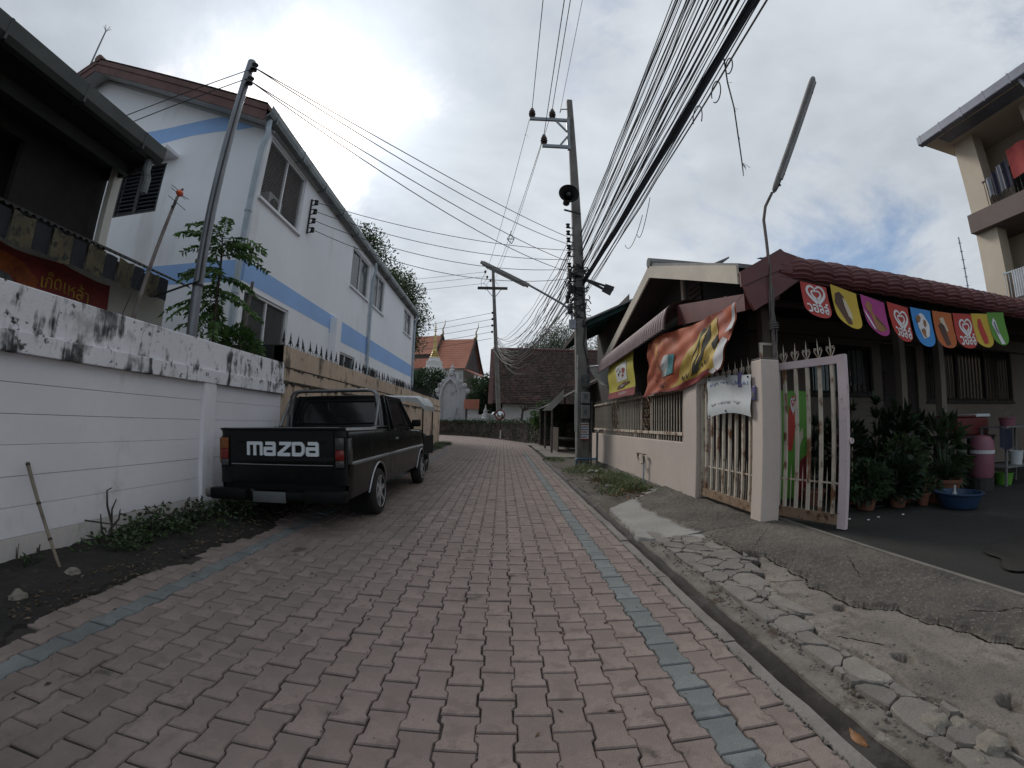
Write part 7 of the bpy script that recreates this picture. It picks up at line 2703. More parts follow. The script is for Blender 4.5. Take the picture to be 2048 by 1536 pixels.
b = MB()
secs = [(-.02, .012, .01), (-.0, .035, .025), (.04, .045, .033), (.12, .048, .036), (.5, .05, .037), (.93, .05, .037), (.98, .045, .033), (1.0, .028, .02)]
vs, fs = [], []
for s in secs:
    vs += lamp_sec(*s)
for i in range(len(secs) - 1):
    for k in range(12):
        k2 = (k + 1) % 12
        fs.append((i * 12 + k, i * 12 + k2, (i + 1) * 12 + k2, (i + 1) * 12 + k))
fs += [tuple(range(12)), tuple(range((len(secs) - 1) * 12, len(secs) * 12))]
b.add(vs, fs)
b.build('housing', M_lamph, ll, smooth=True)
b = MB()
p, r0 = LA.lerp(LB, .10) - upn * .022, LA.lerp(LB, .96) - upn * .022
b.tube([p, r0], .030, 10)
b.build('diffuser', M_diff, ll, smooth=True)
for t in (.05, .14, .86):
    c = LA.lerp(LB, t)
    MB().beam(c - upn * .038 - dd * .01, c - upn * .045 + dd * .012, .02).build('clip', M_iron, ll)
b = MB()
for k in range(3):
    pts = [(2.84 + .03 * math.cos(k * 2 + z * 5), 3.955 + .03 * math.sin(k * 2 + z * 5), 1.75 + z) for z in [i * .12 for i in range(10)]]
    b.tube(pts, .006, 5)
b.tube([(2.83 + .05 * math.cos(t), 3.93 + .04 * math.sin(t), 2.08 + .004 * t) for t in [k * .6 for k in range(40)]], .007, 5)
b.build('wrapped_cable', M_cableg, ll)

# ------------------------------------------------------------------ yard: plants in pots, tub, cooler, shelf, freezer sign
M_terra = mat('terracotta', (0.15, 0.06, 0.035), .85, .2, 5)
M_tub = mat('blue_tub_plastic', (0.018, 0.045, 0.10), .5, .15, 4)
M_leafd = mat('leaf_dark', (0.016, 0.032, 0.014), .5, .35, 3, island=.5, trans=.15)
M_soil = mat('pot_soil', (0.03, 0.024, 0.019), .95, .2, 12)
tb2 = thing('plastic_tub', (5.24, 3.45, .1), 'wide blue plastic tub on the yard floor', 'tub')
b = MB()
b.lathe([(.02, .02), (.20, .0), (.215, .02), (.262, .15), (.285, .162), (.285, .176), (.255, .176), (.205, .03), (.02, .03)], (5.24, 3.52, .10), 32)
b.build('tub_shell', M_tub, tb2, smooth=True)


def blade_plant(c, n, ln, wd, m, seed, spread=1.0, up=.6):
    """Rosette of long arching blades."""
    r = random.Random(seed)
    b = MB()
    for k in range(n):
        a = r.uniform(0, 6.28)
        L = ln * r.uniform(.6, 1.15)
        e = r.uniform(.15, 1.0) * spread
        d = Vector((math.cos(a) * e, math.sin(a) * e, up)).normalized()
        s = d.cross(Vector((0, 0, 1))).normalized() * wd * r.uniform(.7, 1.2) / 2
        pts = [Vector(c) + d * L * t - Vector((0, 0, 1)) * L * .55 * e * t * t for t in (0, .33, .66, 1)]
        b.add([pts[0] - s * .6, pts[0] + s * .6, pts[1] + s, pts[1] - s, pts[2] + s * .7, pts[2] - s * .7, pts[3]], [(0, 1, 2, 3), (3, 2, 4, 5), (5, 4, 6)])
    return b


def potted(name, x, y, pot_r, pot_h, plant, label, potm=None, z0=.10):
    t = thing(name, (x, y, z0), label, 'potted plant', 'pot plants in front of the house')
    if pot_r:
        po = MB().lathe([(.01, 0), (pot_r * .72, 0), (pot_r * .95, pot_h * .82), (pot_r * 1.06, pot_h * .84), (pot_r * 1.06, pot_h), (pot_r * .92, pot_h), (pot_r * .88, pot_h * .9), (.01, pot_h * .88)], (x, y, z0), 20).build('pot', potm or M_terra, t, smooth=True)
        MB().lathe([(.01, 0), (pot_r * .88, 0), (pot_r * .86, .008), (.01, .01)], (x, y, z0 + pot_h * .89), 14).build('soil', M_soil, po)
    plant(t, x, y, z0 + pot_h * .9)
    return t


def dracaena(levels, ln, wd, seed, m):
    def f(t, x, y, z):
        st = MB()
        st.tube([(x, y, z), (x + .02, y, z + levels[-1])], [.02, .012], 6)
        st.build('stem', M_bark, t)
        b = MB()
        for i, h in enumerate(levels):
            q = blade_plant((x + .01, y, z + h), 22, ln * (1 - .05 * i), wd, m, seed + i, 1.0, .75)
            b.add(q.v, q.f)
        b.build('leaves', m, t)
    return f


def bushy(rad, n, ln, wd, seed, m):
    def f(t, x, y, z):
        r = np.random.default_rng(seed)
        d = r.normal(0, 1, (n, 3))
        d /= np.linalg.norm(d, axis=1)[:, None]
        C = np.array([x, y, z + rad[2] * .9]) + d * (r.uniform(.3, 1, n)[:, None] ** .5) * np.array(rad)
        link('leaves', leaves_mesh('leaves', C, d + np.array([0, -.2, .1]), ln, wd, m, .3, seed), t)
        s = MB()
        rs2 = random.Random(seed)
        for k in range(6):
            s.tube([(x, y, z), (x + rs2.gauss(0, .3) * rad[0], y + rs2.gauss(0, .3) * rad[1], z + rad[2] * 1.3)], [.008, .004], 4)
        s.build('stems', M_bark, t)
    return f


def grassy(n, ln, wd, seed, m):
    def f(t, x, y, z):
        blade_plant((x, y, z), n, ln, wd, m, seed, 1.2, .9).build('leaves', m, t)
    return f


potted('dracaena', 4.25, 4.35, .16, .22, dracaena([.25, .48, .70, .92], .30, .045, 40, M_leafd), 'tall spiky dark dracaena beside the open gate leaf')
potted('dracaena', 4.75, 4.40, .16, .22, dracaena([.20, .42, .62, .85, 1.02], .30, .045, 50, M_leafd), 'tallest spiky dracaena, standing between its two neighbours')
potted('dracaena', 3.75, 4.45, .14, .20, dracaena([.2, .4, .6, .78], .28, .042, 60, M_leafd), 'spiky dracaena seen behind the bars of the open gate')
potted('dracaena', 5.85, 4.55, .15, .22, dracaena([.3, .55, .8], .30, .045, 70, M_leafd), 'spiky dracaena behind the grassy plant')
potted('croton', 6.15, 4.40, .15, .22, bushy((.26, .26, .42), 190, .24, .07, 71, M_leaf3), 'broad-leaved croton in front of the barred window')
potted('leafy_plant', 4.15, 3.98, .13, .16, bushy((.28, .22, .20), 420, .11, .075, 72, M_leaf2), 'low heart-leaved plant nearest the open gate leaf')
potted('leafy_plant', 4.62, 3.92, .12, .16, bushy((.26, .22, .22), 420, .12, .08, 73, M_leafd), 'low heart-leaved plant in the middle of the pot row')
potted('leafy_plant', 4.95, 4.12, .14, .2, bushy((.30, .25, .34), 480, .09, .05, 74, M_leaf3), 'taller leafy plant behind the terracotta pots')
potted('small_pot_plant', 4.98, 3.83, .085, .15, bushy((.10, .10, .10), 90, .07, .04, 75, M_leaf2), 'small plant in a terracotta pot standing on a saucer')
potted('small_pot_plant', 5.22, 3.86, .072, .12, bushy((.09, .09, .10), 80, .07, .035, 76, M_leaf2), 'smaller terracotta pot plant next to the blue tub')
potted('grass_plant', 5.62, 3.98, .2, .26, grassy(190, .66, .016, 77, M_leaf2), 'large arching grassy plant behind the blue tub')
potted('leafy_plant', 5.25, 4.45, .15, .25, bushy((.30, .25, .50), 420, .18, .05, 78, M_leafd), 'tall leafy plant between the dracaena and the house door')
potted('leafy_plant', 4.45, 4.75, .15, .25, bushy((.45, .25, .42), 620, .14, .06, 79, M_leafd), 'dark bush against the house wall below the window')
# bottle by the pots
M_bottle = mat('clear_bottle', (0.42, 0.44, 0.42), .15, .1, 4)
tag(MB().lathe([(.01, 0), (.03, 0), (.032, .12), (.012, .17), (.012, .21), (.016, .21), (.016, .225), (.005, .226)], (5.36, 3.66, .10), 14).build('glass_bottle', M_bottle, smooth=True), 'pale bottle standing between the small pot and blue tub', 'bottle')
# green ice-cream freezer panel behind the open leaf
fz = thing('freezer', (3.75, 4.9, .1), 'green ice-cream freezer with red heart panel behind the open gate', 'freezer')
MB().box(3.50, 3.95, 4.82, 5.22, .12, 1.52, ch=.02).build('cabinet', M_fgrn, fz)
FZ = lambda u, v: (3.50 + .45 * u, 4.816, .12 + 1.4 * v)
decal('print', [[(.18, .45), (.30, .80), (.42, .95), (.60, .94), (.55, .70), (.42, .45)]], FZ, M_fred, fz)
decal('print', heart_logo(.45, .86, .09), lambda u, v: (3.50 + .45 * u, 4.813, .12 + 1.4 * v), M_flw, fz)
decal('print', [[(.55, .0), (1, .0), (1, .42), (.72, .36)]], FZ, M_rban, fz)
decal('print', [[(.55, .40), (.62, .58), (.78, .66), (.82, .58), (.70, .50), (.66, .38)]], lambda u, v: (3.50 + .45 * u, 4.813, .12 + 1.4 * v), M_cream2, fz)
# cooler, containers, metal shelf
M_coolr = mat('cooler_red', (0.11, 0.012, 0.014), .5, .15, 3)
M_pinkc = mat('pink_plastic', (0.22, 0.08, 0.11), .5, .1, 3)
M_tablew = mat('grey_table', (0.16, 0.16, 0.16), .6, .2, 3)
cl_ = thing('red_cooler', (7.2, 4.75, .8), 'dark red cooler box with pale lid on the table by the window', 'cooler')
MB().box(6.75, 7.60, 4.55, 4.95, .86, 1.14, ch=.03).build('box_body', M_coolr, cl_)
MB().box(7.22, 7.62, 4.53, 4.97, 1.14, 1.19, ch=.015).build('lid', M_cloth, cl_)
MB().box(6.73, 7.215, 4.53, 4.97, 1.141, 1.17, ch=.01).build('lid_edge', M_coolr, cl_)
tbm = thing('wooden_stand', (7.2, 4.75, .1), 'dark stand carrying the red cooler', 'table')
MB().box(6.7, 7.7, 4.5, 5.0, .82, .86).build('table_top', M_brown, tbm)
for (x, y) in ((6.74, 4.54), (7.66, 4.54), (6.74, 4.96), (7.66, 4.96)):
    MB().box(x - .025, x + .025, y - .025, y + .025, .1, .82).build('leg', M_brown, tbm)
pk = thing('water_cooler', (6.75, 4.2, .1), 'pink lidded drinks barrel standing behind the grassy plant', 'barrel')
MB().lathe([(.01, 0), (.15, 0), (.17, .05), (.17, .42), (.01, .42)], (6.78, 4.18, .28), 20).build('barrel_body', M_pinkc, pk, smooth=True)
MB().lathe([(.175, 0), (.178, .05), (.01, .05)], (6.78, 4.18, .62), 20).build('white_band', M_cloth, pk)
MB().lathe([(.175, 0), (.165, .12), (.12, .19), (.03, .21), (.01, .21)], (6.78, 4.18, .67), 20).build('dome_lid', M_pinkc, pk, smooth=True)
MB().lathe([(.17, 0), (.17, .18)], (6.78, 4.18, .1), 14, caps=True).build('stool', M_brown, pk)
sf = thing('metal_shelf', (7.7, 4.3, .1), 'grey metal rack with buckets at the edge of the yard', 'shelf')
for (x, y) in ((7.30, 4.1), (8.3, 4.1), (7.30, 4.5), (8.3, 4.5)):
    MB().box(x - .015, x + .015, y - .015, y + .015, .1, .98).build('leg', M_tablew, sf)
for z in (.38, .97):
    MB().box(7.28, 8.32, 4.08, 4.52, z, z + .02).build('shelf_board', M_tablew, sf)
MB().grid(lambda u, v: (7.05 + .35 * u, 4.06 - .02 * math.sin(u * 9), 1.0 - .3 * v - .05 * math.sin(u * 3)), 8, 5).build('draped_cloth', M_cln, sf, smooth=True)


def bucket(x, y, z, r0, h, m, label):
    t = thing('bucket', (x, y, z), label, 'bucket')
    MB().lathe([(.01, 0), (r0 * .8, 0), (r0, h), (r0 * 1.06, h), (r0 * 1.06, h + .012), (r0 * .93, h + .012), (r0 * .75, .02), (.01, .02)], (x, y, z), 20).build('pail', m, t, smooth=True)
    MB().tube([(x - r0, y, z + h)] + [(x - r0 * math.cos(a), y - .03, z + h + .10 * math.sin(a)) for a in [math.pi * k / 8 for k in range(1, 8)]] + [(x + r0, y, z + h)], .005, 5).build('handle', M_tablew, t)


bucket(7.85, 4.25, .40, .11, .20, M_cloth, 'white bucket on the lower shelf of the metal rack')
bucket(7.62, 4.25, .99, .13, .12, M_pinkc, 'lilac basin on top of the metal rack')
bucket(7.55, 4.28, .10, .14, .18, M_fgrn, 'green pail under the metal rack')
pt = MB()
for (x, y) in [(3.55, 3.62), (3.9, 3.55), (4.25, 3.52), (3.7, 3.5)]:
    pt.sphere((x, y, .108), (.02, .014, .008), 6, 4)
setting(pt.build('litter', M_cloth), 'stuff', 'white scraps on the yard floor')

# ------------------------------------------------------------------ tap, weeds and rubble below the fence wall
tpp = thing('garden_tap', (2.56, 7.85, 0), 'old double brass tap on a standpipe at the cream wall', 'tap')
M_brass = mat('dull_brass', (0.16, 0.13, 0.09), .5, .25, 10, metal=.5)
TX, TY = 2.53, 7.45
MB().tube([(TX, TY, .02), (TX, TY, .36), (TX, TY + .02, .42)], .016, 8).build('standpipe', M_pipe, tpp, smooth=True)
b = MB()
b.tube([(TX, TY, .40), (TX - .01, TY + .10, .38), (TX - .02, TY + .22, .42), (TX - .02, TY + .30, .50), (TX - .02, TY + .31, .56)], .014, 7)
b.tube([(TX, TY, .40), (TX, TY, .52)], .016, 7)
for yy in (TY, TY + .31):
    b.box(TX - .03, TX + .03, yy - .07, yy + .07, .55, .562)
    b.tube([(TX, yy, .5), (TX, yy, .56)], .008, 6)
b.build('tap_body', M_brass, tpp, smooth=True)


def grass_tufts(spots, seed, m, name, label, h=.16):
    r = random.Random(seed)
    b = MB()
    for (x, y, rad, n) in spots:
        for k in range(n):
            a, q = r.uniform(0, 6.28), rad * math.sqrt(r.random())
            c = Vector((x + q * math.cos(a), y + q * math.sin(a) * 1.6, .0))
            L = h * r.uniform(.5, 1.25)
            a2 = r.uniform(0, 6.28)
            d = Vector((math.cos(a2) * .55, math.sin(a2) * .55, 1)).normalized()
            s = Vector((-math.sin(a2), math.cos(a2), 0)) * .0045
            e = c + d * L + Vector((math.cos(a2), math.sin(a2), -.3)) * L * .3
            mid = c + d * L * .55
            b.add([c - s, c + s, mid + s * .8, mid - s * .8, e], [(0, 1, 2, 3), (3, 2, 4)])
    return setting(b.build(name, m), 'stuff', label)


M_grass = mat('grass_blades', (0.085, 0.125, 0.038), .7, .35, 3, island=.5, trans=.2)
grass_tufts([(2.2, 6.9, .28, 420), (2.35, 7.6, .22, 330), (1.95, 8.0, .25, 260), (1.8, 9.6, .45, 420), (2.1, 10.3, .35, 380), (2.45, 6.3, .12, 110), (2.3, 9.0, .25, 200), (1.55, 12.6, .3, 200), (2.45, 8.4, .15, 160), (-2.75, 8.2, .2, 160), (2.05, 7.3, .3, 420), (2.3, 8.1, .2, 260), (1.7, 6.6, .2, 150)], 3, M_grass, 'grass', 'tufts of grass on the verge below the cream wall')
grass_tufts([(-2.8, 14.5, .25, 260), (-2.75, 17.5, .3, 260), (-2.9, 12.0, .2, 150), (-2.8, 20.5, .4, 380)], 5, M_grass, 'verge_grass', 'grass growing at the foot of the tan wall', .2)
C_ = [(random.gauss(2.1, .28), random.uniform(5.9, 8.6), .05) for _ in range(420)]
D_ = [(random.gauss(0, 1), random.gauss(0, 1), random.gauss(.1, .3)) for _ in C_]
M_drybr = mat('dry_brown_leaf', (0.14, 0.075, 0.035), .9, .3, 5, island=.5)
setting(link('dry_leaves', leaves_mesh('dry_leaves', C_, D_, .07, .025, M_drybr, .3, 12, .15)), 'stuff', 'dry brown leaves on the verge by the driveway')
rk = random.Random(12)
M_rock = mat('pale_rubble', (0.27, 0.255, 0.23), .92, .25, 6, bump=.5, bscale=30, objrand=.3)
for k in range(26):
    x, y = (rk.gauss(2.35, .12), rk.uniform(5.7, 6.6)) if k < 14 else (rk.gauss(2.15, .25), rk.uniform(6.8, 10.5))
    r0 = rk.uniform(.03, .075) * (1.2 if k < 14 else 1)
    o = tag(MB().sphere((0, 0, 0), (r0, r0 * 1.1, r0 * .6), 10, 7, jit=.9, seed=k + 30).build('rubble_stone', M_rock, smooth=True), 'pale rubble stone among the weeds below the cream wall', 'stone', 'rubble stones below the cream wall')
    o.location = (x, y, .035)
# ------------------------------------------------------------------ utility poles and overhead lines
M_cpole = mat('concrete_pole', (0.17, 0.16, 0.148), .92, .2, 2.5, bump=.35, bscale=40, streak=((0.075, 0.07, 0.065), 1.05, 1.3, 5, .2))
M_steel = mat('pole_steel', (0.24, 0.26, 0.28), .5, .15, 5, metal=.4)
M_pvcw = mat('white_conduit', (0.42, 0.42, 0.40), .6, .15, 3, spots=[((0.16, 0.13, 0.10), .58, .68, 6)])
M_pvcb = mat('blue_pipe', (0.055, 0.17, 0.26), .55, .2, 4)
PX, PY = 2.13, 11.3
pole = thing('utility_pole', (PX, PY, 0), 'tall concrete utility pole wrapped in cables beside the fence', 'utility pole')
b = MB()
secs = [(0, .175), (3, .155), (6, .135), (11.3, .085)]
vs, fs = [], []
for (z, w) in secs:
    x = PX - (z / 11.3) * .22
    c = w * .3
    vs += [(x - w + c, PY - w, z), (x + w - c, PY - w, z), (x + w, PY - w + c, z), (x + w, PY + w - c, z), (x + w - c, PY + w, z), (x - w + c, PY + w, z), (x - w, PY + w - c, z), (x - w, PY - w + c, z)]
for i in range(3):
    for k in range(8):
        fs.append((i * 8 + k, i * 8 + (k + 1) % 8, (i + 1) * 8 + (k + 1) % 8, (i + 1) * 8 + k))
fs += [tuple(range(8)), tuple(range(24, 32))]
b.add(vs, fs)
b.build('shaft', M_cpole, pole)


def pole_x(z):
    return PX - (z / 11.3) * .22


# crossarms
z1, z2 = 10.35, 9.32
b = MB()
b.box(.62, pole_x(z1) - .08, PY - .19, PY - .12, z1 - .05, z1 + .05)
b.box(1.0, pole_x(z2) - .08, PY - .19, PY - .12, z2 - .05, z2 + .05)
b.box(pole_x(9.8) - .17, pole_x(9.8) - .08, PY - .20, PY - .11, z2 - .1, z1 + .1)
b.beam((1.45, PY - .155, z1 - .05), (pole_x(9.9) - .12, PY - .155, z1 - .50), .05)
b.beam((1.55, PY - .155, z2 + .05), (pole_x(9.7) - .12, PY - .155, z2 + .45), .05)
b.build('crossarm', M_steel, pole)
insp = [(.70, z1 + .05), (1.33, z1 + .05), (1.06, z2 + .05)]
for (x, z) in insp:
    MB().lathe([(.03, 0), (.03, .06), (.10, .07), (.075, .12), (.11, .14), (.08, .20), (.10, .22), (.07, .30), (.05, .36), (.02, .38)], (x, PY - .155, z), 12).build('insulator', M_porc, pole, smooth=True)
MB().tube([(pole_x(11) - .09, PY, 10.95), (pole_x(11) - .28, PY, 10.93), (pole_x(11) - .32, PY, 10.80)], .02, 6).build('top_bracket', M_steel, pole)
# horn loudspeaker
hs_ = thing('horn_speaker', (1.72, PY - .2, 7.3), 'black horn loudspeaker mounted high on the concrete pole', 'loudspeaker')
c = Vector((1.68, PY - .75, 7.33))
b = MB()
b.lathe([(.27, -.02), (.285, 0), (.26, .03), (.18, .12), (.10, .24), (.065, .36), (.055, .355), (.09, .23), (.17, .11), (.255, .01)], c, 30, 'y', caps=False)
b.build('horn', M_iron, hs_, smooth=True)
b = MB()
b.lathe([(.01, 0), (.06, .01), (.075, .05), (.06, .34), (.01, .35)], c + Vector((0, .02, 0)), 16, 'y')
b.build('reflex_cone', M_iron, hs_, smooth=True)
MB().sphere(c + Vector((0, .015, 0)), .03, 8, 6).build('centre_cap', M_plate, hs_)
MB().lathe([(.09, 0), (.10, .05), (.10, .22), (.05, .25)], c + Vector((0, .34, 0)), 16, 'y').build('driver', M_iron, hs_, smooth=True)
MB().beam(c + Vector((-.1, .3, -.36)), c + Vector((.4, .5, -.36)), .04).build('bracket', M_iron, hs_)
# secondary rack of spools
for k in range(7):
    z = 6.65 - k * .22 - (.1 if k > 4 else 0)
    b = MB()
    b.lathe([(.03, -.06), (.065, -.05), (.04, 0), (.065, .05), (.03, .06)], (pole_x(z) - .27, PY - .1, z), 10)
    b.box(pole_x(z) - .28, pole_x(z) - .12, PY - .12, PY - .08, z - .075, z - .06)
    b.build('spool', M_iron, pole, smooth=True)
# street-light arm
sl_ = thing('street_light', (1.9, PY, 3.9), 'fluorescent street light on a long arm from the concrete pole', 'street lamp')
MB().tube([(1.98, PY - .12, 3.80), (1.80, PY - .16, 3.80), (1.80, PY - .16, 4.02), (1.74, PY - .17, 4.14), (1.55, PY - .2, 4.28), (.55, PY - .35, 4.78), (.3, PY - .37, 4.90)], [.03, .03, .03, .03, .03, .028, .026], 9).build('arm', M_steel, sl_, smooth=True)
b = MB()
a0, a1 = Vector((.62, PY - .34, 4.72)), Vector((-.62, PY - .45, 5.30))
dd = (a1 - a0).normalized()
b.beam(a0, a1, .13, .085)
b.beam(a1, a1 + dd * .06, .10, .06)
b.build('housing', M_lamph, sl_)
b = MB()
off = Vector((0, 0, -.06))
b.tube([a0 + dd * .12 + off, a1 - dd * .1 + off], .035, 8)
b.build('diffuser', M_diff, sl_, smooth=True)
MB().box(1.72, 1.90, PY - .22, PY - .12, 3.62, 3.86).build('ballast_box', M_steel, sl_)
# meters, notice, conduits
for k, (z, h, w) in enumerate(((2.05, .34, .12), (1.62, .30, .13), (1.22, .36, .13))):
    mt_ = MB().box(PX - .05 - w + .08, PX + .08 + .05, PY - .34, PY - .18, z, z + h, ch=.02).build('meter', M_tablew if k else M_glassd, pole)
    MB().box(PX - .04, PX + .05, PY - .346, PY - .338, z + .12, z + .24).build('meter_window', M_plate, mt_)
nt_ = thing('paper_notice', (PX, PY - .2, .8), 'red and white printed notice stuck on the concrete pole', 'notice')
MB().box(PX - .12, PX + .12, PY - .192, PY - .186, .66, 1.12).build('sheet', M_wprint, nt_)
for k in range(6):
    MB().box(PX - .105, PX + .105 - .03 * (k % 2), PY - .196, PY - .193, 1.06 - k * .065, 1.085 - k * .065).build('print_line', M_purp if k % 3 else M_rban, nt_)
MB().box(PX - .12, PX + .12, PY - .195, PY - .1925, .66, .70).build('print_line', M_rban, nt_)
for (dx, z0, z1_, m_) in ((-.19, .3, 2.9, M_pvcw), (-.235, .9, 1.9, M_pvcw), (.20, 0, 1.7, M_cableg), (-.1, .0, 1.2, M_bamboo)):
    MB().tube([(PX + dx, PY - .19, z0), (PX + dx - .01, PY - .20, (z0 + z1_) / 2), (PX + dx, PY - .19, z1_)], .022 if m_ is not M_bamboo else .012, 7).build('conduit', m_, pole)
MB().tube([(PX + .15, PY - .17, 1.2), (PX + .10, PY - .20, 1.9), (PX + .12, PY - .19, 2.6), (PX - .02, PY - .18, 3.2), (PX + .05, PY - .17, 3.9), (PX - .05, PY - .16, 4.8)], .02, 6).build('strapped_cable', M_cable, pole)
# tangle of coils round the pole
b = MB()
rt = random.Random(4)
for k in range(46):
    z = rt.uniform(3.9, 5.6)
    rad = rt.uniform(.17, .30)
    ph = rt.uniform(0, 6.28)
    tl_ = rt.uniform(-.5, .5)
    cx_ = pole_x(z) + rt.gauss(-.05, .06)
    n = 14
    arc = rt.uniform(2.5, 6.2)
    pts = [(cx_ + rad * math.cos(ph + arc * i / n), PY + rad * .9 * math.sin(ph + arc * i / n), z + tl_ * rad * math.sin(arc * i / n * 1.3) + rt.gauss(0, .02)) for i in range(n + 1)]
    b.tube(pts, rt.choice([.009, .012, .016]), 5)
for k in range(10):
    z = rt.uniform(4.1, 5.4)
    b.lathe([(.02, -.12), (.05, -.10), (.055, .1), (.02, .13)], (pole_x(z) - .28 + rt.gauss(0, .05), PY - .15 + rt.gauss(0, .1), z), 8)
tg_ = b.build('cable_tangle', M_cable, pole)
tg_['kind'] = 'stuff'
b = MB()
p0 = Vector((pole_x(5) + .1, PY - .15, 5.05))
for (e, w) in ((Vector((.75, -.1, -.42)), .10), (Vector((.82, -.12, -.30)), .08)):
    b.beam(p0, p0 + e, .03, w * .7)
    b.beam(p0 + e * .7, p0 + e, .04, w * 1.5)
b.build('loose_flaps', M_cable, pole)
# blue water pipe barrier by the pole foot
bpip = thing('blue_pipe_rail', (2.15, 11.0, 0), 'blue plastic pipe rail around the foot of the concrete pole', 'pipe')
MB().tube([(1.90, 10.95, -.05), (1.90, 10.95, .17), (1.92, 10.95, .19), (2.42, 10.95, .19), (2.45, 10.98, .17), (2.5, 11.4, .17)], .022, 8).build('pipe_run', M_pvcb, bpip, smooth=True)
MB().tube([(2.46, 11.0, 0), (2.46, 11.0, .85), (2.52, 11.05, .92), (2.62, 11.1, .92)], .03, 8).build('grey_standpipe', M_gut, bpip, smooth=True)

# second pole at the bend
P2 = Vector((-.35, 29.0, 0))
p2 = thing('utility_pole', P2, 'far utility pole with one crossarm at the road bend', 'utility pole')
MB().tube([(-.18, 29, 0), (-.55, 29, 6), (-.92, 29, 12.0)], [.17, .14, .10], 8).build('shaft', M_cpole, p2, smooth=True)
MB().box(-1.95, .15, 28.85, 28.97, 10.32, 10.5).build('crossarm', M_dwood2, p2)
b = MB()
b.beam((-1.3, 28.9, 10.32), (-.8, 28.9, 9.7), .04)
b.beam((-.3, 28.9, 10.32), (-.75, 28.9, 9.7), .04)
b.build('brace', M_steel, p2)
for k, (x, z) in enumerate(((-1.45, 11.6), (-1.3, 11.2), (-.7, 11.75), (-1.05, 10.95))):
    MB().lathe([(.03, -.1), (.09, -.05), (.05, 0), (.09, .05), (.03, .12)], (x, 28.85, z), 8).build('insulator', M_porc, p2)
for k in range(4):
    MB().lathe([(.03, -.08), (.08, -.04), (.08, .04), (.03, .08)], (-.85, 28.8, 8.6 - k * .45), 8).build('spool', M_iron, p2)
b = MB()
for (a_, c_) in (((-1.45, 11.5), (-1.7, 10.4)), ((-1.3, 11.1), (-.9, 10.3)), ((-.7, 11.7), (-.5, 10.6)), ((-1.1, 11.0), (-1.4, 10.2))):
    b.tube([(a_[0], 28.85, a_[1]), (a_[0] - .25, 28.8, (a_[1] + c_[1]) / 2), (c_[0], 28.85, c_[1])], .012, 4)
b.build('jumper_wires', M_cable, p2)

# ------------------------------------------------------------------ overhead lines: each its own cable
GW = 'overhead cables'


def wire(p, q, sag, r, m, label, name='overhead_cable', n=18, wob=0.0, seed=0, group=GW):
    p, q = Vector(p), Vector(q)
    rw2 = random.Random(seed)
    pts = []
    for i in range(n + 1):
        t = i / n
        c = p.lerp(q, t) - Vector((0, 0, sag * 4 * t * (1 - t)))
        if wob and 0 < i < n:
            c += Vector((rw2.gauss(0, wob), 0, rw2.gauss(0, wob)))
        pts.append(c)
    return tag(MB().tube(pts, r, 5, cap=False).build(name, m), label, 'cable', group)


# three high-voltage lines over the road, on to the second pole
for k, (x, z) in enumerate(insp):
    lab = ['power line over the outer end of the top crossarm', 'power line over the inner end of the top crossarm', 'power line over the lower crossarm'][k]
    wire((x, PY - .155, z + .36), (x + .02, -22, z + .5), .25, .011, M_cable, lab)
    ex2 = (-1.45, -.7, -1.05)[k]
    wire((x, PY - .155, z + .36), (ex2, 28.85, 11.4 - .2 * k), .55, .010, M_cable, lab + ', on to far pole')
wire((pole_x(11) - .32, PY, 10.8), (pole_x(11) - .2, -22, 11.0), .3, .007, M_cable, 'thin wire from the very top of the concrete pole')
# bird-flapper markers on the lines
b = thing('line_spacer', (.25, 19.8, 10.1), 'diamond shaped spacer hanging on the power lines beyond the pole', 'spacer')
q = AY(1021, 478, 19.8)
m_ = MB()
for (a_, c_) in (((-.16, 0), (0, .28)), ((0, .28), (.18, .0)), ((.18, 0), (.05, -.25)), ((.05, -.25), (-.16, 0)), ((-.16, 0), (.18, 0)), ((0, .28), (.02, .45))):
    m_.beam((q.x + a_[0], 19.8, q.z + a_[1]), (q.x + c_[0], 19.8, q.z + c_[1]), .035)
m_.build('diamond_frame', M_steel, b)
bd_ = AX(1052, 271, .72)
tag(MB().add([bd_ + Vector(v) for v in [(-.12, 0, .02), (0, .03, .07), (.06, 0, -.02), (.14, 0, -.14), (.02, -.03, .0)]], [(0, 1, 4), (1, 2, 4), (2, 3, 4), (1, 3, 2), (0, 4, 1)]).build('line_marker', M_iron), 'small dark marker clipped to the outer power line', 'marker')

# dense telecom bundle from the pole towards and past the camera
rb2 = random.Random(15)
NB = 46
for k in range(NB):
    t = k / (NB - 1)
    zc = 7.2 - 2.0 * t ** .9 + rb2.gauss(0, .05)
    xc = 2.05 + .16 * t + rb2.gauss(0, .03)
    zp = 6.4 - 1.7 * t + rb2.gauss(0, .12)
    r0 = rb2.choice([.004, .005, .006, .007, .010])
    wire((pole_x(zp) + .08, PY - .12, zp), (xc + rb2.gauss(0, .05), -14, zc + .35), .28 + rb2.gauss(0, .06), r0, rb2.choice([M_cable, M_cable, M_cableb, M_cableg]), 'dark telecom cable in the dense bundle running overhead from the concrete pole', n=30, wob=.006, seed=k)
# the thick lashed bundle at its lower side
for k in range(10):
    a = k * .63
    wire((pole_x(5) + .10, PY - .12, 4.85 + .02 * k), (2.33 + .05 * math.cos(a), -14, 5.15 + .05 * math.sin(a)), .10 + .01 * math.sin(a), .0125, M_cable if k % 3 else M_cableb, 'thick black cable lashed into the lowest heavy bundle overhead', n=30, wob=.004, seed=k + 60)
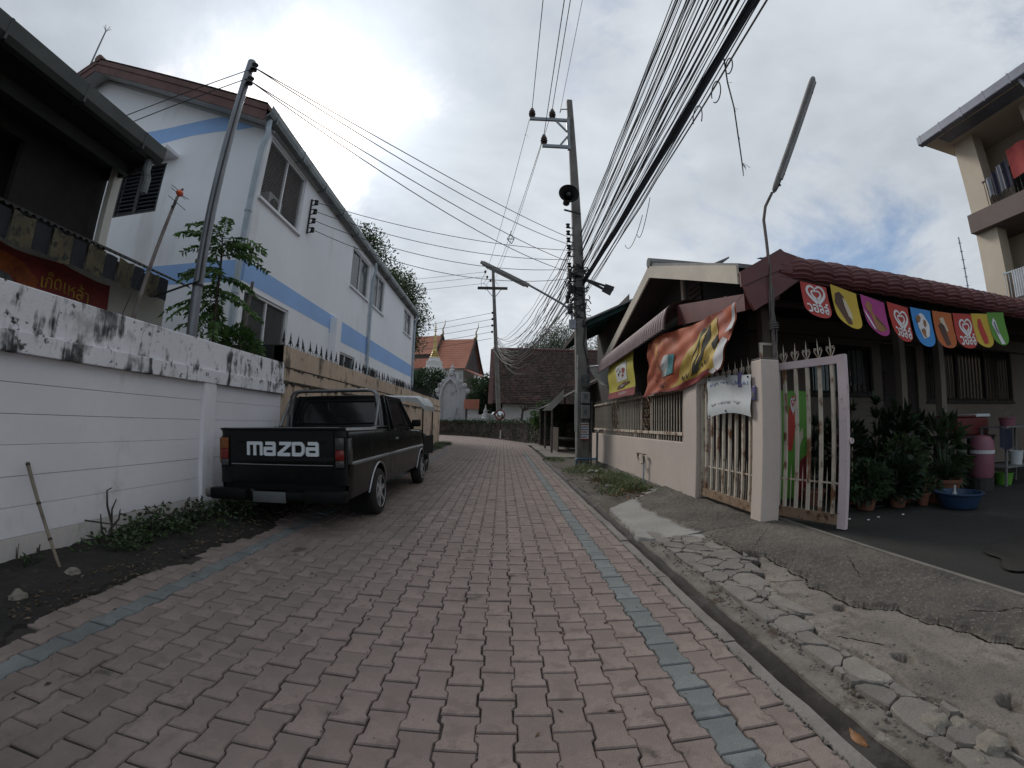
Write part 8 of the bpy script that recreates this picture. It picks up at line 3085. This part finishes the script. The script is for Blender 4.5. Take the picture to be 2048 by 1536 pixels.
# loops and a frayed end hanging from the bundle
for k, (x, y, rad) in enumerate([(1458, 132, .075), (1432, 184, .11), (1395, 235, .13)]):
    c = AX(x, y, 2.25)
    pts = [c + Vector((0, rad * 1.0 * math.cos(t_), rad * math.sin(t_) * 1.15)) for t_ in [2 * math.pi * i / 20 for i in range(19 - 5 * (k == 2))]]
    tag(MB().tube(pts, .007, 6).build('cable_loop', M_cable), ['small cable loop sticking out of the overhead bundle, uppermost', 'round cable loop hanging from the overhead bundle, middle one', 'open cable loop hanging from the overhead bundle, lowest'][k], 'cable', GW)
fpt = [AX(*p, 2.25) for p in [(1448, 118), (1455, 165), (1468, 215), (1476, 270), (1484, 325), (1487, 352)]]
m_ = MB().tube(fpt, [.010, .009, .008, .008, .007, .004], 6)
for k in range(7):
    e = fpt[-2]
    m_.tube([e, e + Vector((random.gauss(0, .02), random.gauss(0, .03), -.07 - .02 * random.random()))], .002, 4)
for k in range(5):
    e = fpt[1 + k % 3]
    m_.tube([e, e + Vector((.01, random.gauss(0, .03), -.06))], .002, 4)
tag(m_.build('frayed_cable', M_cable), 'frayed cable end dangling below the overhead bundle', 'cable', GW)
for k, (a_, c_) in enumerate([((1300, 395), (1275, 470)), ((1285, 430), (1250, 490))]):
    A_, C2 = AX(*a_, 2.25), AX(*c_, 2.25)
    mid_ = A_.lerp(C2, .5) + Vector((0, .25, -.45))
    tag(MB().tube([A_.lerp(mid_, u_).lerp(mid_.lerp(C2, u_), u_) for u_ in [i / 12 for i in range(13)]], .006, 5).build('cable_loop', M_cable), ['slack cable drooping from the bundle near the pole, upper', 'slack cable drooping from the bundle near the pole, lower'][k], 'cable', GW)
# fan of drop wires on to the far pole and down the street
for k in range(26):
    zp = 6.3 - 2.2 * k / 26 + rb2.gauss(0, .1)
    wire((pole_x(zp) - .15, PY - .05, zp), (-.50 + rb2.gauss(0, .08), 28.8, 6.9 - .9 * (k % 9) / 9 + rb2.gauss(0, .1)), .9 + rb2.random() * 1.1, rb2.choice([.008, .010, .013]), rb2.choice([M_cable, M_cable, M_cableg]), 'thin sagging cable between the concrete pole and the far pole', n=20, wob=.02, seed=k + 100)
# lines from the steel pole and the building rack to the concrete pole
for k in range(2):
    wire((-3.40, 4.06, 5.60 - .24 * 0), (1.72, PY - .1, 6.3 - .22 * k), .25 + .12 * k, .008, M_cable, ['line from the steel pole to the top spool of the concrete pole', 'line from the steel pole to the second spool of the concrete pole'][k])
for k in range(2):
    wire((-3.40, 4.06, 5.36), (1.72, PY - .1, 5.55 - .3 * k), .30 + .12 * k, .008, M_cable, ['lower line from the steel pole to the concrete pole, upper of two', 'lower line from the steel pole to the concrete pole, lower of two'][k])
for k in range(4):
    z = 5.34 + k * .235
    wire((BX + .15, 8.70, z), (1.78, PY - .1, 5.05 + k * .28), .55 - .08 * k, .008, M_cable, ['lowest', 'second lowest', 'second highest', 'highest'][k] + ' line from the wall insulator rack to the concrete pole')
for k in range(2):
    wire((-3.45, 4.05, 5.40 + .16 * k), (-8.6, 3.97, 4.6 + .2 * k), .12, .007, M_cable, ['lower thin line from the steel pole to the dark house', 'upper thin line from the steel pole to the dark house'][k])
# lines from the far pole to the left
for k, z in enumerate((11.6, 11.25, 10.75)):
    wire((-1.4, 28.85, z), (-22, 26.5, z - 2.4), .3, .012, M_cable, ['upper', 'middle', 'lower'][k] + ' line from the far pole to the trees behind the building')
for k in range(5):
    wire((-.85, 28.8, 8.6 - k * .45), (-30, 34, 6.6 - k * .35), .8, .014, M_cable, ['topmost', 'second', 'third', 'fourth', 'lowest'][k] + ' of five telephone lines crossing in front of the orange temple roof')
